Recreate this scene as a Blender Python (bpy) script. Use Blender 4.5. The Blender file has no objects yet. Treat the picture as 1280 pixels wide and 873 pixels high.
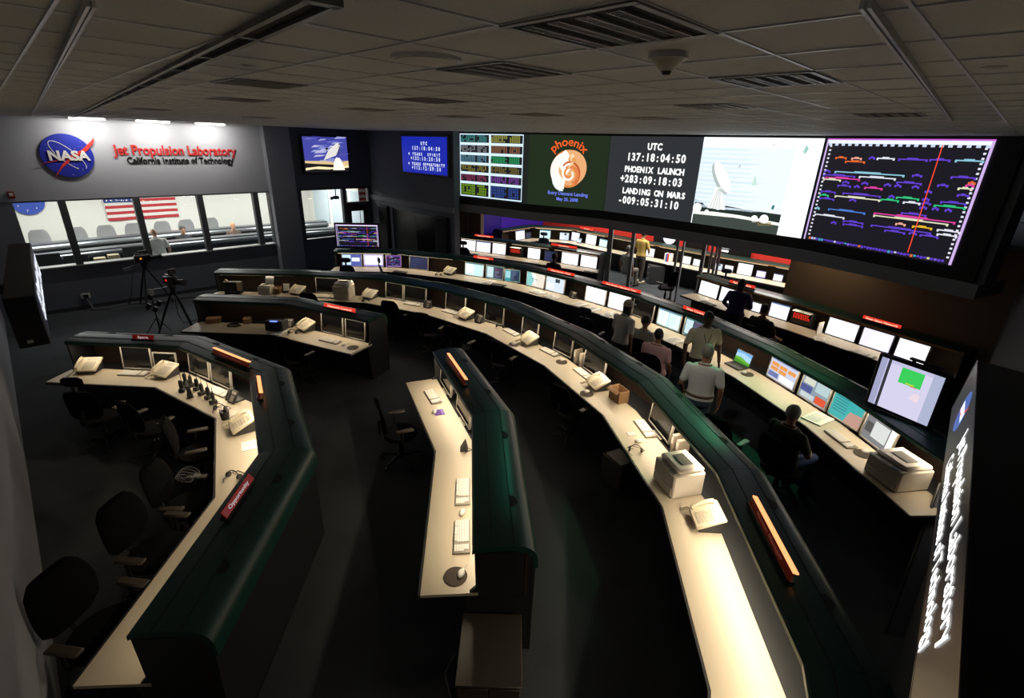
import bpy, bmesh, math, random
from mathutils import Vector, Matrix
random.seed(7)
SC = bpy.context.scene
COL = SC.collection
PI = math.pi

# ------------------------------------------------------------------ camera model
F_PX, PITCH, ROLL, EYE = 617.0, 0.379, 0.0305, 4.4
PPX, PPY = 640.0, 426.0
_f = Vector((0, math.cos(PITCH), -math.sin(PITCH)))
_u0 = Vector((0, math.sin(PITCH), math.cos(PITCH)))
_r0 = Vector((1, 0, 0))
_r = _r0 * math.cos(ROLL) + _u0 * math.sin(ROLL)
_u = -_r0 * math.sin(ROLL) + _u0 * math.cos(ROLL)
CAMP = Vector((0, 0, EYE))


def ray(x, y):
    return _f + _r * ((x - PPX) / F_PX) - _u * ((y - PPY) / F_PX)


def at(x, y, z):
    """point of the place at height z seen at photo point x, y"""
    d = ray(x, y)
    return CAMP + d * ((z - EYE) / d.z)


def onplane(x, y, p, n):
    d = ray(x, y)
    return CAMP + d * ((Vector(p) - CAMP).dot(n) / d.dot(n))


# room axes: TT runs along the lettered wall, SS points from it into the room
BETA = -0.775
SS = Vector((math.cos(BETA), math.sin(BETA), 0))
TT = Vector((-math.sin(BETA), math.cos(BETA), 0))
ROOM_ANG = math.atan2(TT.y, TT.x)


def rm(t, s, z=0.0):
    p = TT * t + SS * s
    return Vector((p.x, p.y, z))


# ------------------------------------------------------------------ materials
def lin(c):
    return tuple(((v / 12.92) if v <= 0.04045 else ((v + 0.055) / 1.055) ** 2.4) for v in c)


def hexc(h):
    return lin(tuple(int(h[i:i + 2], 16) / 255 for i in (0, 2, 4)))


_MC = {}


def mat(name, col, rough=0.5, metal=0.0, emit=0.0, ecol=None, noise=0.0, nscale=40.0, bump=0.0, spec=0.5, alpha=1.0, trans=0.0):
    if name in _MC:
        return _MC[name]
    if isinstance(col, str):
        col = hexc(col)
    m = bpy.data.materials.new(name)
    m.use_nodes = True
    nt = m.node_tree
    b = nt.nodes['Principled BSDF']
    b.inputs['Base Color'].default_value = (*col, 1)
    b.inputs['Roughness'].default_value = rough
    b.inputs['Metallic'].default_value = metal
    b.inputs['Specular IOR Level'].default_value = spec
    b.inputs['Alpha'].default_value = alpha
    b.inputs['Transmission Weight'].default_value = trans
    if emit:
        e = ecol or col
        if isinstance(e, str):
            e = hexc(e)
        b.inputs['Emission Color'].default_value = (*e, 1)
        b.inputs['Emission Strength'].default_value = emit
    if noise or bump:
        tc = nt.nodes.new('ShaderNodeTexCoord')
        nz = nt.nodes.new('ShaderNodeTexNoise')
        nz.inputs['Scale'].default_value = nscale
        nz.inputs['Detail'].default_value = 4
        nt.links.new(tc.outputs['Object'], nz.inputs['Vector'])
        if noise:
            mx = nt.nodes.new('ShaderNodeMixRGB')
            mx.blend_type = 'MULTIPLY'
            mx.inputs['Fac'].default_value = 1
            mx.inputs['Color1'].default_value = (*col, 1)
            rp = nt.nodes.new('ShaderNodeMapRange')
            rp.inputs['To Min'].default_value = 1 - noise
            rp.inputs['To Max'].default_value = 1 + noise
            nt.links.new(nz.outputs['Fac'], rp.inputs['Value'])
            nt.links.new(rp.outputs['Result'], mx.inputs['Color2'])
            nt.links.new(mx.outputs['Color'], b.inputs['Base Color'])
        if bump:
            bp = nt.nodes.new('ShaderNodeBump')
            bp.inputs['Strength'].default_value = bump
            bp.inputs['Distance'].default_value = 0.01
            nt.links.new(nz.outputs['Fac'], bp.inputs['Height'])
            nt.links.new(bp.outputs['Normal'], b.inputs['Normal'])
    _MC[name] = m
    return m


def glow(name, col, strength=1.0):
    """a lit surface: screen content, lamp, lit lettering"""
    if name in _MC:
        return _MC[name]
    if isinstance(col, str):
        col = hexc(col)
    return mat(name, (0.01, 0.01, 0.01), 0.35, emit=strength, ecol=col)


def G(h, s=1.0):
    return glow('lit_%s_%g' % (h, s), h, s)


# ------------------------------------------------------------------ mesh builder
class MB:
    def __init__(self):
        self.v, self.f, self.m, self.s = [], [], [], []

    def add(self, vs, fs, mi=0, smooth=False):
        o = len(self.v)
        self.v += [Vector(p) for p in vs]
        for f in fs:
            self.f.append([i + o for i in f])
            self.m.append(mi)
            self.s.append(smooth)
        return self

    def box(self, c, s, rz=0.0, mi=0, bev=0.0, M=None):
        hx, hy, hz = s[0] / 2, s[1] / 2, s[2] / 2
        T = Matrix.Translation(c) @ (M if M is not None else Matrix.Rotation(rz, 4, 'Z'))
        b = min(bev, hx * .9, hy * .9, hz * .9)
        cs = [(i, j, k) for i in (-1, 1) for j in (-1, 1) for k in (-1, 1)]
        if b <= 0:
            vs = [T @ Vector((i * hx, j * hy, k * hz)) for i, j, k in cs]
            fs = [(0, 1, 3, 2), (4, 6, 7, 5), (0, 4, 5, 1), (2, 3, 7, 6), (0, 2, 6, 4), (1, 5, 7, 3)]
            return self.add(vs, fs, mi)
        vs, ix = [], {}
        for c3 in cs:
            i, j, k = c3
            for a, p in enumerate(((i * hx, j * (hy - b), k * (hz - b)), (i * (hx - b), j * hy, k * (hz - b)), (i * (hx - b), j * (hy - b), k * hz))):
                ix[(c3, a)] = len(vs)
                vs.append(T @ Vector(p))
        fs = []
        for a in range(3):
            o = [q for q in range(3) if q != a]
            for sg in (-1, 1):
                q = []
                for e in ((-1, -1), (1, -1), (1, 1), (-1, 1)):
                    c3 = [0, 0, 0]
                    c3[a] = sg
                    c3[o[0]], c3[o[1]] = e
                    q.append(ix[(tuple(c3), a)])
                fs.append(q)
            for e in ((-1, -1), (1, -1), (1, 1), (-1, 1)):
                lo, hi = [0, 0, 0], [0, 0, 0]
                lo[o[0]], lo[o[1]] = e
                hi[o[0]], hi[o[1]] = e
                lo[a], hi[a] = -1, 1
                lo, hi = tuple(lo), tuple(hi)
                fs.append([ix[(lo, o[0])], ix[(hi, o[0])], ix[(hi, o[1])], ix[(lo, o[1])]])
        for c3 in cs:
            fs.append([ix[(c3, 0)], ix[(c3, 1)], ix[(c3, 2)]])
        return self.add(vs, fs, mi)

    def cyl(self, p0, p1, r0, r1=None, n=12, mi=0, cap=True):
        r1 = r0 if r1 is None else r1
        p0, p1 = Vector(p0), Vector(p1)
        d = (p1 - p0).normalized()
        a = d.orthogonal().normalized()
        b = d.cross(a)
        vs = []
        for p, r in ((p0, r0), (p1, r1)):
            for i in range(n):
                t = 2 * PI * i / n
                vs.append(p + (a * math.cos(t) + b * math.sin(t)) * r)
        fs = [[i, (i + 1) % n, n + (i + 1) % n, n + i] for i in range(n)]
        self.add(vs, fs, mi, True)
        if cap:
            o = len(self.v) - 2 * n
            self.f += [[o + i for i in range(n)][::-1], [o + n + i for i in range(n)]]
            self.m += [mi, mi]
            self.s += [False, False]
        return self

    def tube(self, pts, r, n=8, mi=0):
        pts = [Vector(p) for p in pts]
        rs = r if isinstance(r, (list, tuple)) else [r] * len(pts)
        vs = []
        a = None
        for k, p in enumerate(pts):
            d = (pts[min(k + 1, len(pts) - 1)] - pts[max(k - 1, 0)]).normalized()
            a = d.orthogonal().normalized() if a is None else (a - d * a.dot(d)).normalized()
            b = d.cross(a)
            for i in range(n):
                t = 2 * PI * i / n
                vs.append(p + (a * math.cos(t) + b * math.sin(t)) * rs[k])
        fs = []
        for k in range(len(pts) - 1):
            for i in range(n):
                fs.append([k * n + i, k * n + (i + 1) % n, (k + 1) * n + (i + 1) % n, (k + 1) * n + i])
        fs.append(list(range(n))[::-1])
        fs.append([(len(pts) - 1) * n + i for i in range(n)])
        return self.add(vs, fs, mi, True)

    def ell(self, c, r, mi=0, n=16, m=10, M=None, v0=0.0, v1=1.0):
        """ellipsoid; v0..v1 cuts it between bottom (0) and top (1)"""
        T = Matrix.Translation(c) @ (M if M is not None else Matrix.Identity(4))
        vs, fs = [], []
        for k in range(m + 1):
            ph = PI * (v0 + (v1 - v0) * k / m)
            for i in range(n):
                t = 2 * PI * i / n
                vs.append(T @ Vector((r[0] * math.sin(ph) * math.cos(t), r[1] * math.sin(ph) * math.sin(t), -r[2] * math.cos(ph))))
        for k in range(m):
            for i in range(n):
                fs.append([k * n + i, k * n + (i + 1) % n, (k + 1) * n + (i + 1) % n, (k + 1) * n + i])
        if v0 > 0:
            fs.append(list(range(n))[::-1])
        if v1 < 1:
            fs.append([m * n + i for i in range(n)])
        return self.add(vs, fs, mi, True)

    def loft(self, rings, n=20, mi=0, M=None):
        """rings of (centre, rx, ry) stacked; closed ends"""
        M = M or Matrix.Identity(4)
        vs, fs = [], []
        for c, rx, ry in rings:
            for i in range(n):
                t = 2 * PI * i / n
                vs.append(M @ (Vector(c) + Vector((rx * math.cos(t), ry * math.sin(t), 0))))
        for k in range(len(rings) - 1):
            for i in range(n):
                fs.append([k * n + i, k * n + (i + 1) % n, (k + 1) * n + (i + 1) % n, (k + 1) * n + i])
        fs.append(list(range(n))[::-1])
        fs.append([(len(rings) - 1) * n + i for i in range(n)])
        return self.add(vs, fs, mi, True)

    def capsule(self, p0, p1, r0, r1, n=12):
        p0, p1 = Vector(p0), Vector(p1)
        self.ell(p0, (r0,) * 3, n=n, m=8)
        self.ell(p1, (r1,) * 3, n=n, m=8)
        if (p1 - p0).length > 1e-5:
            self.cyl(p0, p1, r0, r1, n=n)
        return self

    def prism(self, poly, z0, z1, mi=0):
        n = len(poly)
        vs = [(p[0], p[1], z0) for p in poly] + [(p[0], p[1], z1) for p in poly]
        fs = [list(range(n))[::-1], list(range(n, 2 * n))] + [[i, (i + 1) % n, n + (i + 1) % n, n + i] for i in range(n)]
        return self.add(vs, fs, mi)

    def slab(self, poly3, off, mi=0):
        """3-D polygon given thickness vector off"""
        n = len(poly3)
        off = Vector(off)
        vs = [Vector(p) for p in poly3] + [Vector(p) + off for p in poly3]
        fs = [list(range(n))[::-1], list(range(n, 2 * n))] + [[i, (i + 1) % n, n + (i + 1) % n, n + i] for i in range(n)]
        return self.add(vs, fs, mi)

    def quad(self, a, b, c, d, mi=0):
        return self.add([a, b, c, d], [(0, 1, 2, 3)], mi)

    def build(self, name, mats, parent=None, shift=None, recalc=True, sharp=40, kind=None, label=None):
        me = bpy.data.meshes.new(name)
        sh = Vector(shift) if shift is not None else Vector((0, 0, 0))
        me.from_pydata([tuple(p - sh) for p in self.v], [], self.f)
        mats = mats if isinstance(mats, (list, tuple)) else [mats]
        for m in mats:
            me.materials.append(m)
        me.polygons.foreach_set('material_index', self.m)
        me.polygons.foreach_set('use_smooth', [True] * len(self.f))
        if recalc:
            bm = bmesh.new()
            bm.from_mesh(me)
            bmesh.ops.recalc_face_normals(bm, faces=bm.faces)
            bm.to_mesh(me)
            bm.free()
        me.set_sharp_from_angle(angle=math.radians(sharp))
        o = bpy.data.objects.new(name, me)
        COL.objects.link(o)
        if parent is not None:
            o.parent = parent
        if kind:
            o['kind'] = kind
        if label:
            o['label'] = label
        return o


def tag(o, label, cat, group=None):
    o['label'] = label
    o['category'] = cat
    if group:
        o['group'] = group
    return o


def thing(name, label, cat, loc=(0, 0, 0), rz=0.0, group=None):
    o = bpy.data.objects.new(name, None)
    o.empty_display_size = 0.1
    COL.objects.link(o)
    o.location = loc
    o.rotation_euler = (0, 0, rz)
    return tag(o, label, cat, group)


KIDS = {}


def dup(src, name, label, loc, rz, cat=None, group=None, scale=None):
    """a copy of a thing with copies of its parts and sub-parts"""
    if src not in KIDS:
        KIDS[src] = [(c, list(c.children)) for c in src.children]
    r = src.copy()
    r.name = name
    COL.objects.link(r)
    r.location = loc
    r.rotation_euler = (0, 0, rz)
    r['label'] = label
    if cat:
        r['category'] = cat
    if group:
        r['group'] = group
    if scale:
        r.scale = scale
    for c, gs in KIDS[src]:
        k = c.copy()
        COL.objects.link(k)
        k.parent = r
        for g in gs:
            q = g.copy()
            COL.objects.link(q)
            q.parent = k
    return r


def struct(mb, name, m, **k):
    return mb.build(name, m, kind='structure', **k)


def text_mesh(txt, size, M, m, name, parent=None, depth=0.0, bold=0.0, align='CENTER', space=1.0, shift=None, xs=1.0, curve=None):
    """lettering as a mesh; M maps text plane (x right, y up, z out) into the place"""
    cu = bpy.data.curves.new('lettering', 'FONT')
    cu.body = txt
    cu.size = size
    cu.align_x = align
    cu.extrude = depth
    cu.offset = bold
    cu.space_character = space
    cu.resolution_u = 3
    o = bpy.data.objects.new('lettering', cu)
    COL.objects.link(o)
    dg = bpy.context.evaluated_depsgraph_get()
    me = bpy.data.meshes.new_from_object(o.evaluated_get(dg))
    bpy.data.objects.remove(o)
    bpy.data.curves.remove(cu)
    for v in me.vertices:
        p = v.co.copy()
        p.x *= xs
        if curve:
            p = curve(p)
        q = M @ p
        v.co = q - (Vector(shift) if shift is not None else Vector((0, 0, 0)))
    me.materials.clear()
    me.materials.append(m)
    me.name = name
    ob = bpy.data.objects.new(name, me)
    COL.objects.link(ob)
    if parent:
        ob.parent = parent
    return ob


def frame_m(o, x, y):
    x, y = Vector(x).normalized(), Vector(y).normalized()
    z = x.cross(y)
    return Matrix(((x.x, y.x, z.x, o[0]), (x.y, y.y, z.y, o[1]), (x.z, y.z, z.z, o[2]), (0, 0, 0, 1)))


ORD = ['first', 'second', 'third', 'fourth', 'fifth', 'sixth', 'seventh', 'eighth', 'ninth', 'tenth', 'eleventh', 'twelfth',
       'thirteenth', 'fourteenth', 'fifteenth', 'sixteenth', 'seventeenth', 'eighteenth', 'nineteenth', 'twentieth']

# common materials
M_BLACK = mat('black_plastic', (0.008, 0.008, 0.009), 0.45)
M_BLKFAB = mat('black_fabric', (0.004, 0.004, 0.005), 0.95, noise=.25, nscale=150, spec=.1)
M_DGREY = mat('dark_grey_plastic', (0.03, 0.03, 0.032), 0.5)
M_GREY = mat('grey_plastic', (0.2, 0.2, 0.2), 0.5)
M_BEIGE = mat('beige_plastic', (0.6, 0.55, 0.47), 0.45, noise=.04, nscale=20)
M_WHITE = mat('white_plastic', (0.72, 0.7, 0.65), 0.45)
M_PAPER = mat('white_paper', (0.8, 0.79, 0.75), 0.8)
M_SILVER = mat('silver_frame', (0.5, 0.47, 0.42), 0.35, metal=.3)
M_STEEL = mat('brushed_steel', (0.5, 0.5, 0.5), 0.3, metal=1.0)
M_SCROFF = mat('dark_screen', (0.006, 0.006, 0.007), 0.12)
M_RED = mat('red_acrylic', (0.5, 0.02, 0.015), 0.25, emit=.05, ecol=(1, .04, .02))
M_REDLIT = mat('red_acrylic_lit', (0.5, 0.03, 0.015), 0.25, emit=.75, ecol=(1, .055, .03))
M_ORLIT = glow('lit_edge', (1, .38, .14), 1.6)
# ------------------------------------------------------------------ the setting
CEIL = 4.7
M_WALL = mat('wall_paint_grey', hexc('85888f'), 0.85, noise=.05, nscale=3)
M_WALLD = mat('wall_paint_slate', hexc('666b73'), 0.85, noise=.05, nscale=3)
M_WALLB = mat('wall_paint_taupe', hexc('7a6a5a'), 0.8, noise=.05, nscale=3)
M_WHITEWALL = mat('wall_paint_white', hexc('dcdcd6'), 0.8, noise=.03, nscale=2)
M_PURPLE = mat('wall_paint_violet', hexc('4a24c8'), 0.7, noise=.05, nscale=2)
M_REDWALL = mat('wall_paint_red', hexc('d83022'), 0.75, noise=.05, nscale=2)
M_FRAME = mat('window_frame_metal', hexc('4d5054'), 0.5, metal=.2)
M_TRIM = mat('baseboard_dark', hexc('35373a'), 0.6)


def carpet():
    m = bpy.data.materials.new('carpet_blue_grey')
    m.use_nodes = True
    nt = m.node_tree
    b = nt.nodes['Principled BSDF']
    b.inputs['Roughness'].default_value = 0.95
    b.inputs['Specular IOR Level'].default_value = 0.1
    tc = nt.nodes.new('ShaderNodeTexCoord')
    n1 = nt.nodes.new('ShaderNodeTexNoise')
    n1.inputs['Scale'].default_value = 1.2
    n2 = nt.nodes.new('ShaderNodeTexNoise')
    n2.inputs['Scale'].default_value = 160
    for n in (n1, n2):
        nt.links.new(tc.outputs['Object'], n.inputs['Vector'])
    ad = nt.nodes.new('ShaderNodeMath')
    ad.operation = 'ADD'
    nt.links.new(n1.outputs['Fac'], ad.inputs[0])
    nt.links.new(n2.outputs['Fac'], ad.inputs[1])
    cr = nt.nodes.new('ShaderNodeValToRGB')
    cr.color_ramp.elements[0].position = .5
    cr.color_ramp.elements[0].color = (0.018, 0.021, 0.025, 1)
    cr.color_ramp.elements[1].position = 1.4
    cr.color_ramp.elements[1].color = (0.06, 0.065, 0.072, 1)
    nt.links.new(ad.outputs[0], cr.inputs['Fac'])
    nt.links.new(cr.outputs['Color'], b.inputs['Base Color'])
    bp = nt.nodes.new('ShaderNodeBump')
    bp.inputs['Strength'].default_value = .4
    nt.links.new(n2.outputs['Fac'], bp.inputs['Height'])
    nt.links.new(bp.outputs['Normal'], b.inputs['Normal'])
    return m


def glass_mat():
    m = bpy.data.materials.new('window_glass')
    m.use_nodes = True
    nt = m.node_tree
    nt.nodes.clear()
    out = nt.nodes.new('ShaderNodeOutputMaterial')
    mix = nt.nodes.new('ShaderNodeMixShader')
    tr = nt.nodes.new('ShaderNodeBsdfTransparent')
    tr.inputs['Color'].default_value = (.93, .95, .95, 1)
    gl = nt.nodes.new('ShaderNodeBsdfGlossy')
    gl.inputs['Roughness'].default_value = .03
    fr = nt.nodes.new('ShaderNodeFresnel')
    fr.inputs['IOR'].default_value = 1.25
    nt.links.new(fr.outputs[0], mix.inputs[0])
    nt.links.new(tr.outputs[0], mix.inputs[1])
    nt.links.new(gl.outputs[0], mix.inputs[2])
    nt.links.new(mix.outputs[0], out.inputs['Surface'])
    return m


M_CARPET = carpet()
M_GLASS = glass_mat()
M_TILE = mat('ceiling_tile', hexc('dadbda'), 0.9, noise=.08, nscale=90, bump=.15)
M_TBAR = mat('ceiling_grid_bar', hexc('dadbda'), 0.3)


def rbox(mb, t0, t1, s0, s1, z0, z1, mi=0, bev=0):
    c = rm((t0 + t1) / 2, (s0 + s1) / 2, (z0 + z1) / 2)
    return mb.box(c, (t1 - t0, s1 - s0, z1 - z0), mi=mi, bev=bev, M=Matrix(((TT.x, SS.x, 0, 0), (TT.y, SS.y, 0, 0), (0, 0, 1, 0), (0, 0, 0, 1))))


# floor and ceilings
mb = MB()
rbox(mb, -3, 19, -24, 9, -0.1, 0)
struct(mb, 'floor', M_CARPET)
mb = MB()
rbox(mb, -0.6, 15, -16.95, 6, CEIL, CEIL + .1)
ceil_o = struct(mb, 'ceiling', M_TILE)
TILE = .425
mb = MB()
k = -5
t = 1.28 + TILE / 2 - TILE * 6
while t < 15:
    if t > -.5:
        rbox(mb, t - .005, t + .005, -16.8, 6, CEIL - .004, CEIL + .002)
    t += TILE
s = -.92 + TILE / 2
while s > -16.8:
    rbox(mb, -.5, 15, s - .005, s + .005, CEIL - .004, CEIL + .002)
    s -= TILE
s = -.92 + TILE * 1.5
while s < 6:
    rbox(mb, -.5, 15, s - .005, s + .005, CEIL - .004, CEIL + .002)
    s += TILE
struct(mb, 'trim_1', M_TBAR)

# left near wall
mb = MB()
rbox(mb, -.85, -.65, -16.9, -0.6, 0, CEIL)
struct(mb, 'wall_left', M_WALL)

# lettered wall with its window band
SN = -16.8
mb = MB()
rbox(mb, 6.4, 9.8, SN - .2, SN, 2.80, CEIL)
rbox(mb, -.65, 8.55, SN - .2, SN, 0, 1.17)
rbox(mb, -.65, .18, SN - .2, SN, 1.17, 2.80)
rbox(mb, 6.0, 7.02, SN - .2, SN, 1.17, 2.80)
rbox(mb, 8.55, 9.8, SN - .2, SN, 2.78, 2.80)
rbox(mb, 9.55, 9.8, SN - .2, SN, 0, 2.80)
struct(mb, 'wall_front', M_WALLD)
mb = MB()
rbox(mb, -.65, 6.4, SN - .2, SN, 2.80, CEIL)
struct(mb, 'wall_lettered', mat('wall_paint_pale_grey', hexc('a4a6ac'), .8, noise=.03, nscale=3))
mb = MB()
rbox(mb, 6.02, 6.78, SN, SN + .3, 0, CEIL)
struct(mb, 'trim_2', M_WALL)
mb = MB()
rbox(mb, -.45, 6.0, SN, SN + .02, 0, .1)
rbox(mb, 6.8, 8.5, SN, SN + .02, 0, .1)
struct(mb, 'baseboard_front', M_TRIM)
mb = MB()
rbox(mb, .18, 6.0, SN - .22, SN + .06, 1.15, 1.185)
struct(mb, 'trim_3', mat('window_sill_pale', hexc('9a9a98'), .5))

edges = [.18, 1.0, 1.13, 2.5, 2.65, 4.0, 4.15, 5.5, 5.64, 6.0]
wins = [(.18, .98), (1.12, 2.5), (2.64, 4.01), (4.15, 5.53), (5.66, 6.0)]
for i, (a, b) in enumerate(wins):
    mb = MB()
    rbox(mb, a, b, SN - .11, SN - .095, 1.18, 2.80)
    w = struct(mb, 'window_%d' % (i + 1), M_GLASS)
    mb = MB()
    rbox(mb, b, min(b + .15, 6.02), SN - .16, SN + .03, 1.17, 2.80)
    rbox(mb, a, b, SN - .14, SN - .06, 2.76, 2.80)
    f = mb.build('window_frame', M_FRAME, w)
# window beside the column and the half-glazed door
mb = MB()
rbox(mb, 7.02, 8.50, SN - .11, SN - .095, 1.18, 2.80)
w = struct(mb, 'window_6', M_GLASS)
mb = MB()
rbox(mb, 6.96, 7.04, SN - .14, SN + .02, 1.17, 2.80)
rbox(mb, 8.48, 8.62, SN - .14, SN + .02, 0, 2.80)
rbox(mb, 7.02, 8.50, SN - .14, SN + .04, 1.15, 1.19)
rbox(mb, 6.96, 9.6, SN - .14, SN + .02, 2.78, 2.85)
rbox(mb, 8.6, 9.5, SN - .14, SN + .02, 2.22, 2.32)
rbox(mb, 9.46, 9.58, SN - .14, SN + .02, 0, 2.80)
mb.build('window_frame', M_FRAME, w)
mb = MB()
rbox(mb, 8.62, 9.46, SN - .11, SN - .095, 2.32, 2.78)
struct(mb, 'window_7', M_GLASS)
mb = MB()
rbox(mb, 8.62, 8.80, SN - .12, SN - .06, 0, 2.22)
rbox(mb, 9.28, 9.46, SN - .12, SN - .06, 0, 2.22)
rbox(mb, 8.80, 9.28, SN - .12, SN - .06, 0, 1.0)
rbox(mb, 8.80, 9.28, SN - .12, SN - .06, 2.0, 2.22)
d1 = struct(mb, 'door_1', mat('door_dark_grey', hexc('2c2e31'), .5))
mb = MB()
rbox(mb, 8.80, 9.28, SN - .1, SN - .09, 1.0, 2.0)
mb.build('pane', M_GLASS, d1)
mb = MB()
mb.cyl(rm(8.7, SN - .06, 1.05), rm(8.7, SN, 1.05), .012)
mb.cyl(rm(8.69, SN - .01, 1.05), rm(8.82, SN - .01, 1.05), .011)
mb.build('handle', M_STEEL, d1)

# back wall with the dark double door
TB = 9.6
mb = MB()
rbox(mb, TB, TB + .2, SN - .2, -15.45, 0, CEIL)
rbox(mb, TB, TB + .2, -15.45, -12.95, 2.22, CEIL)
rbox(mb, TB, TB + .2, -12.95, -12.0, 0, CEIL)
struct(mb, 'wall_back', M_WALLD)
mb = MB()
rbox(mb, TB - .05, TB, SN, -12.0, 2.40, 2.56)
struct(mb, 'trim_4', M_WALL)
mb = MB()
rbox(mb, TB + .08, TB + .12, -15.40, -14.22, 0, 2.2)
d2 = struct(mb, 'door_2', mat('smoked_door_lit_tone', hexc('3b3f3c'), .25))  # lighter copy: the light on this leaf is put into its colour
mb = MB()
rbox(mb, TB + .06, TB + .14, -15.45, -15.38, 0, 2.22)
rbox(mb, TB + .06, TB + .14, -12.99, -12.93, 0, 2.22)
rbox(mb, TB + .06, TB + .14, -15.45, -12.93, 2.16, 2.22)
mb.build('door_frame', M_FRAME, d2)
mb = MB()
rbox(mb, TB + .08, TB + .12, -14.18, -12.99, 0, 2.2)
d3 = struct(mb, 'door_3', mat('smoked_door_unlit_tone', hexc('191715'), .2))  # darker copy of the same door, its lack of light put into the colour
mb = MB()
mb.cyl(rm(TB + .04, -14.08, .95), rm(TB + .04, -14.08, 1.3), .012)
mb.build('handle', M_STEEL, d3)
for a, lab in ((-15.9, 'tall black column loudspeaker left of the dark double door'), (-12.55, 'tall black column loudspeaker right of the dark double door')):
    t = thing('column_loudspeaker', lab, 'loudspeaker', rm(TB - .07, a, .0))
    mb = MB()
    rbox(mb, TB - .13, TB, a - .28, a + .28, .62, 2.25, bev=.01)
    mb.build('cabinet', M_BLACK, t, shift=t.location)
    mb = MB()
    rbox(mb, TB - .14, TB - .125, a - .24, a + .24, .68, 2.2, bev=.004)
    mb.build('grille', mat('speaker_cloth', (.006, .006, .007), .95), t, shift=t.location)
    mb = MB()
    rbox(mb, TB - .1, TB - .02, a - .2, a + .2, 0, .62)
    mb.build('plinth', M_BLACK, t, shift=t.location)

# the screen wall: five facets, fascia under them
ZS0, ZSH = 2.867, 1.786
JN = [Vector((-1.7452, 15.6229, 0)), Vector((0.1735, 14.2105, 0)), Vector((2.2710, 13.0751, 0)), Vector((3.9552, 11.3879, 0)), Vector((5.5474, 9.6143, 0)), Vector((6.6743, 7.5150, 0))]


def offs(pts, d):
    """offset a plan polyline by d to the left of its direction, with mitres"""
    out = []
    for i, p in enumerate(pts):
        ns = []
        for a, b in ((i - 1, i), (i, i + 1)):
            if a >= 0 and b < len(pts):
                e = (pts[b] - pts[a]).normalized()
                ns.append(Vector((-e.y, e.x, 0)))
        n = sum(ns, Vector()).normalized()
        out.append(p + n * (d / max(.4, n.dot(ns[0]))))
    return out


def strip(mb, pts, d0, d1, z0, z1, mi=0):
    a, b = offs(pts, d0), offs(pts, d1)
    n = len(pts)
    vs, fs = [], []
    for p, q in zip(a, b):
        vs += [(p.x, p.y, z0), (q.x, q.y, z0), (q.x, q.y, z1), (p.x, p.y, z1)]
    for i in range(n - 1):
        for k in range(4):
            fs.append((4 * i + k, 4 * i + (k + 1) % 4, 4 * i + 4 + (k + 1) % 4, 4 * i + 4 + k))
    fs += [(3, 2, 1, 0), (4 * n - 4, 4 * n - 3, 4 * n - 2, 4 * n - 1)]
    return mb.add(vs, fs, mi)


e0 = (JN[0] - JN[1]).normalized()
e5 = (JN[5] - JN[4]).normalized()
JX = [JN[0] + e0 * .13] + JN[1:5] + [JN[5] + e5 * .32]
JF = [JN[0] + e0 * .22] + JN[1:5] + [JN[5] + e5 * .42]
mb = MB()
strip(mb, JF, -.03, .9, 2.44, 2.66)
strip(mb, JF, .12, .5, 2.66, CEIL)
struct(mb, 'wall_screen', M_WALL)
# recess behind the third console row
mb = MB()
rbox(mb, 12.2, 12.35, -15.0, -13.73, 0, 3.0)
struct(mb, 'wall_recess', M_WALLB)
mb = MB()
rbox(mb, 12.17, 12.2, -14.45, -14.38, 0, 3.0)
struct(mb, 'trim_5', M_WALL)
# taupe wall behind the right half of the third row
wd = Vector((.486, -.874, 0))
wn = Vector((.874, .486, 0))
w0 = Vector((7.22, 11.09, 0))
pl = onplane(984, 345, w0, wn)
k0 = (pl - w0).dot(wd)
mb = MB()
a, b = w0 + wd * k0, w0 + wd * 3.3
mb.slab([a, b, b + Vector((0, 0, 2.9)), a + Vector((0, 0, 2.9))], wn * .2)
struct(mb, 'wall_right', M_WALLB)
mb = MB()
rbox(mb, -.2, 13.2, .38, .58, 0, CEIL)
struct(mb, 'wall_near', mat('wall_paint_charcoal', hexc('303236'), .85, noise=.05, nscale=3))

# back room
mb = MB()
rbox(mb, 12.3, 17.3, -15.2, -15.0, 0, 3.0)
struct(mb, 'wall_violet', M_PURPLE)
mb = MB()
rbox(mb, 13.1, 13.14, -15.0, -14.98, 0, 2.3)
rbox(mb, 14.4, 14.44, -15.0, -14.98, 0, 2.3)
rbox(mb, 13.1, 14.44, -15.0, -14.98, 2.26, 2.3)
struct(mb, 'trim_6', mat('door_trim_violet', hexc('24108a'), .5))
mb = MB()
rbox(mb, 13.14, 14.4, -15.0, -14.985, 0, 2.26)
struct(mb, 'door_4', mat('door_violet', hexc('3020a0'), .45))
mb = MB()
rbox(mb, 17.1, 17.3, -15.2, 1, 0, 3.0)
struct(mb, 'wall_red', M_REDWALL)
mb = MB()
rbox(mb, 12.35, 17.3, -15.2, 1, 2.9, 3.0)
struct(mb, 'ceiling_low', M_WHITEWALL)

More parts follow.
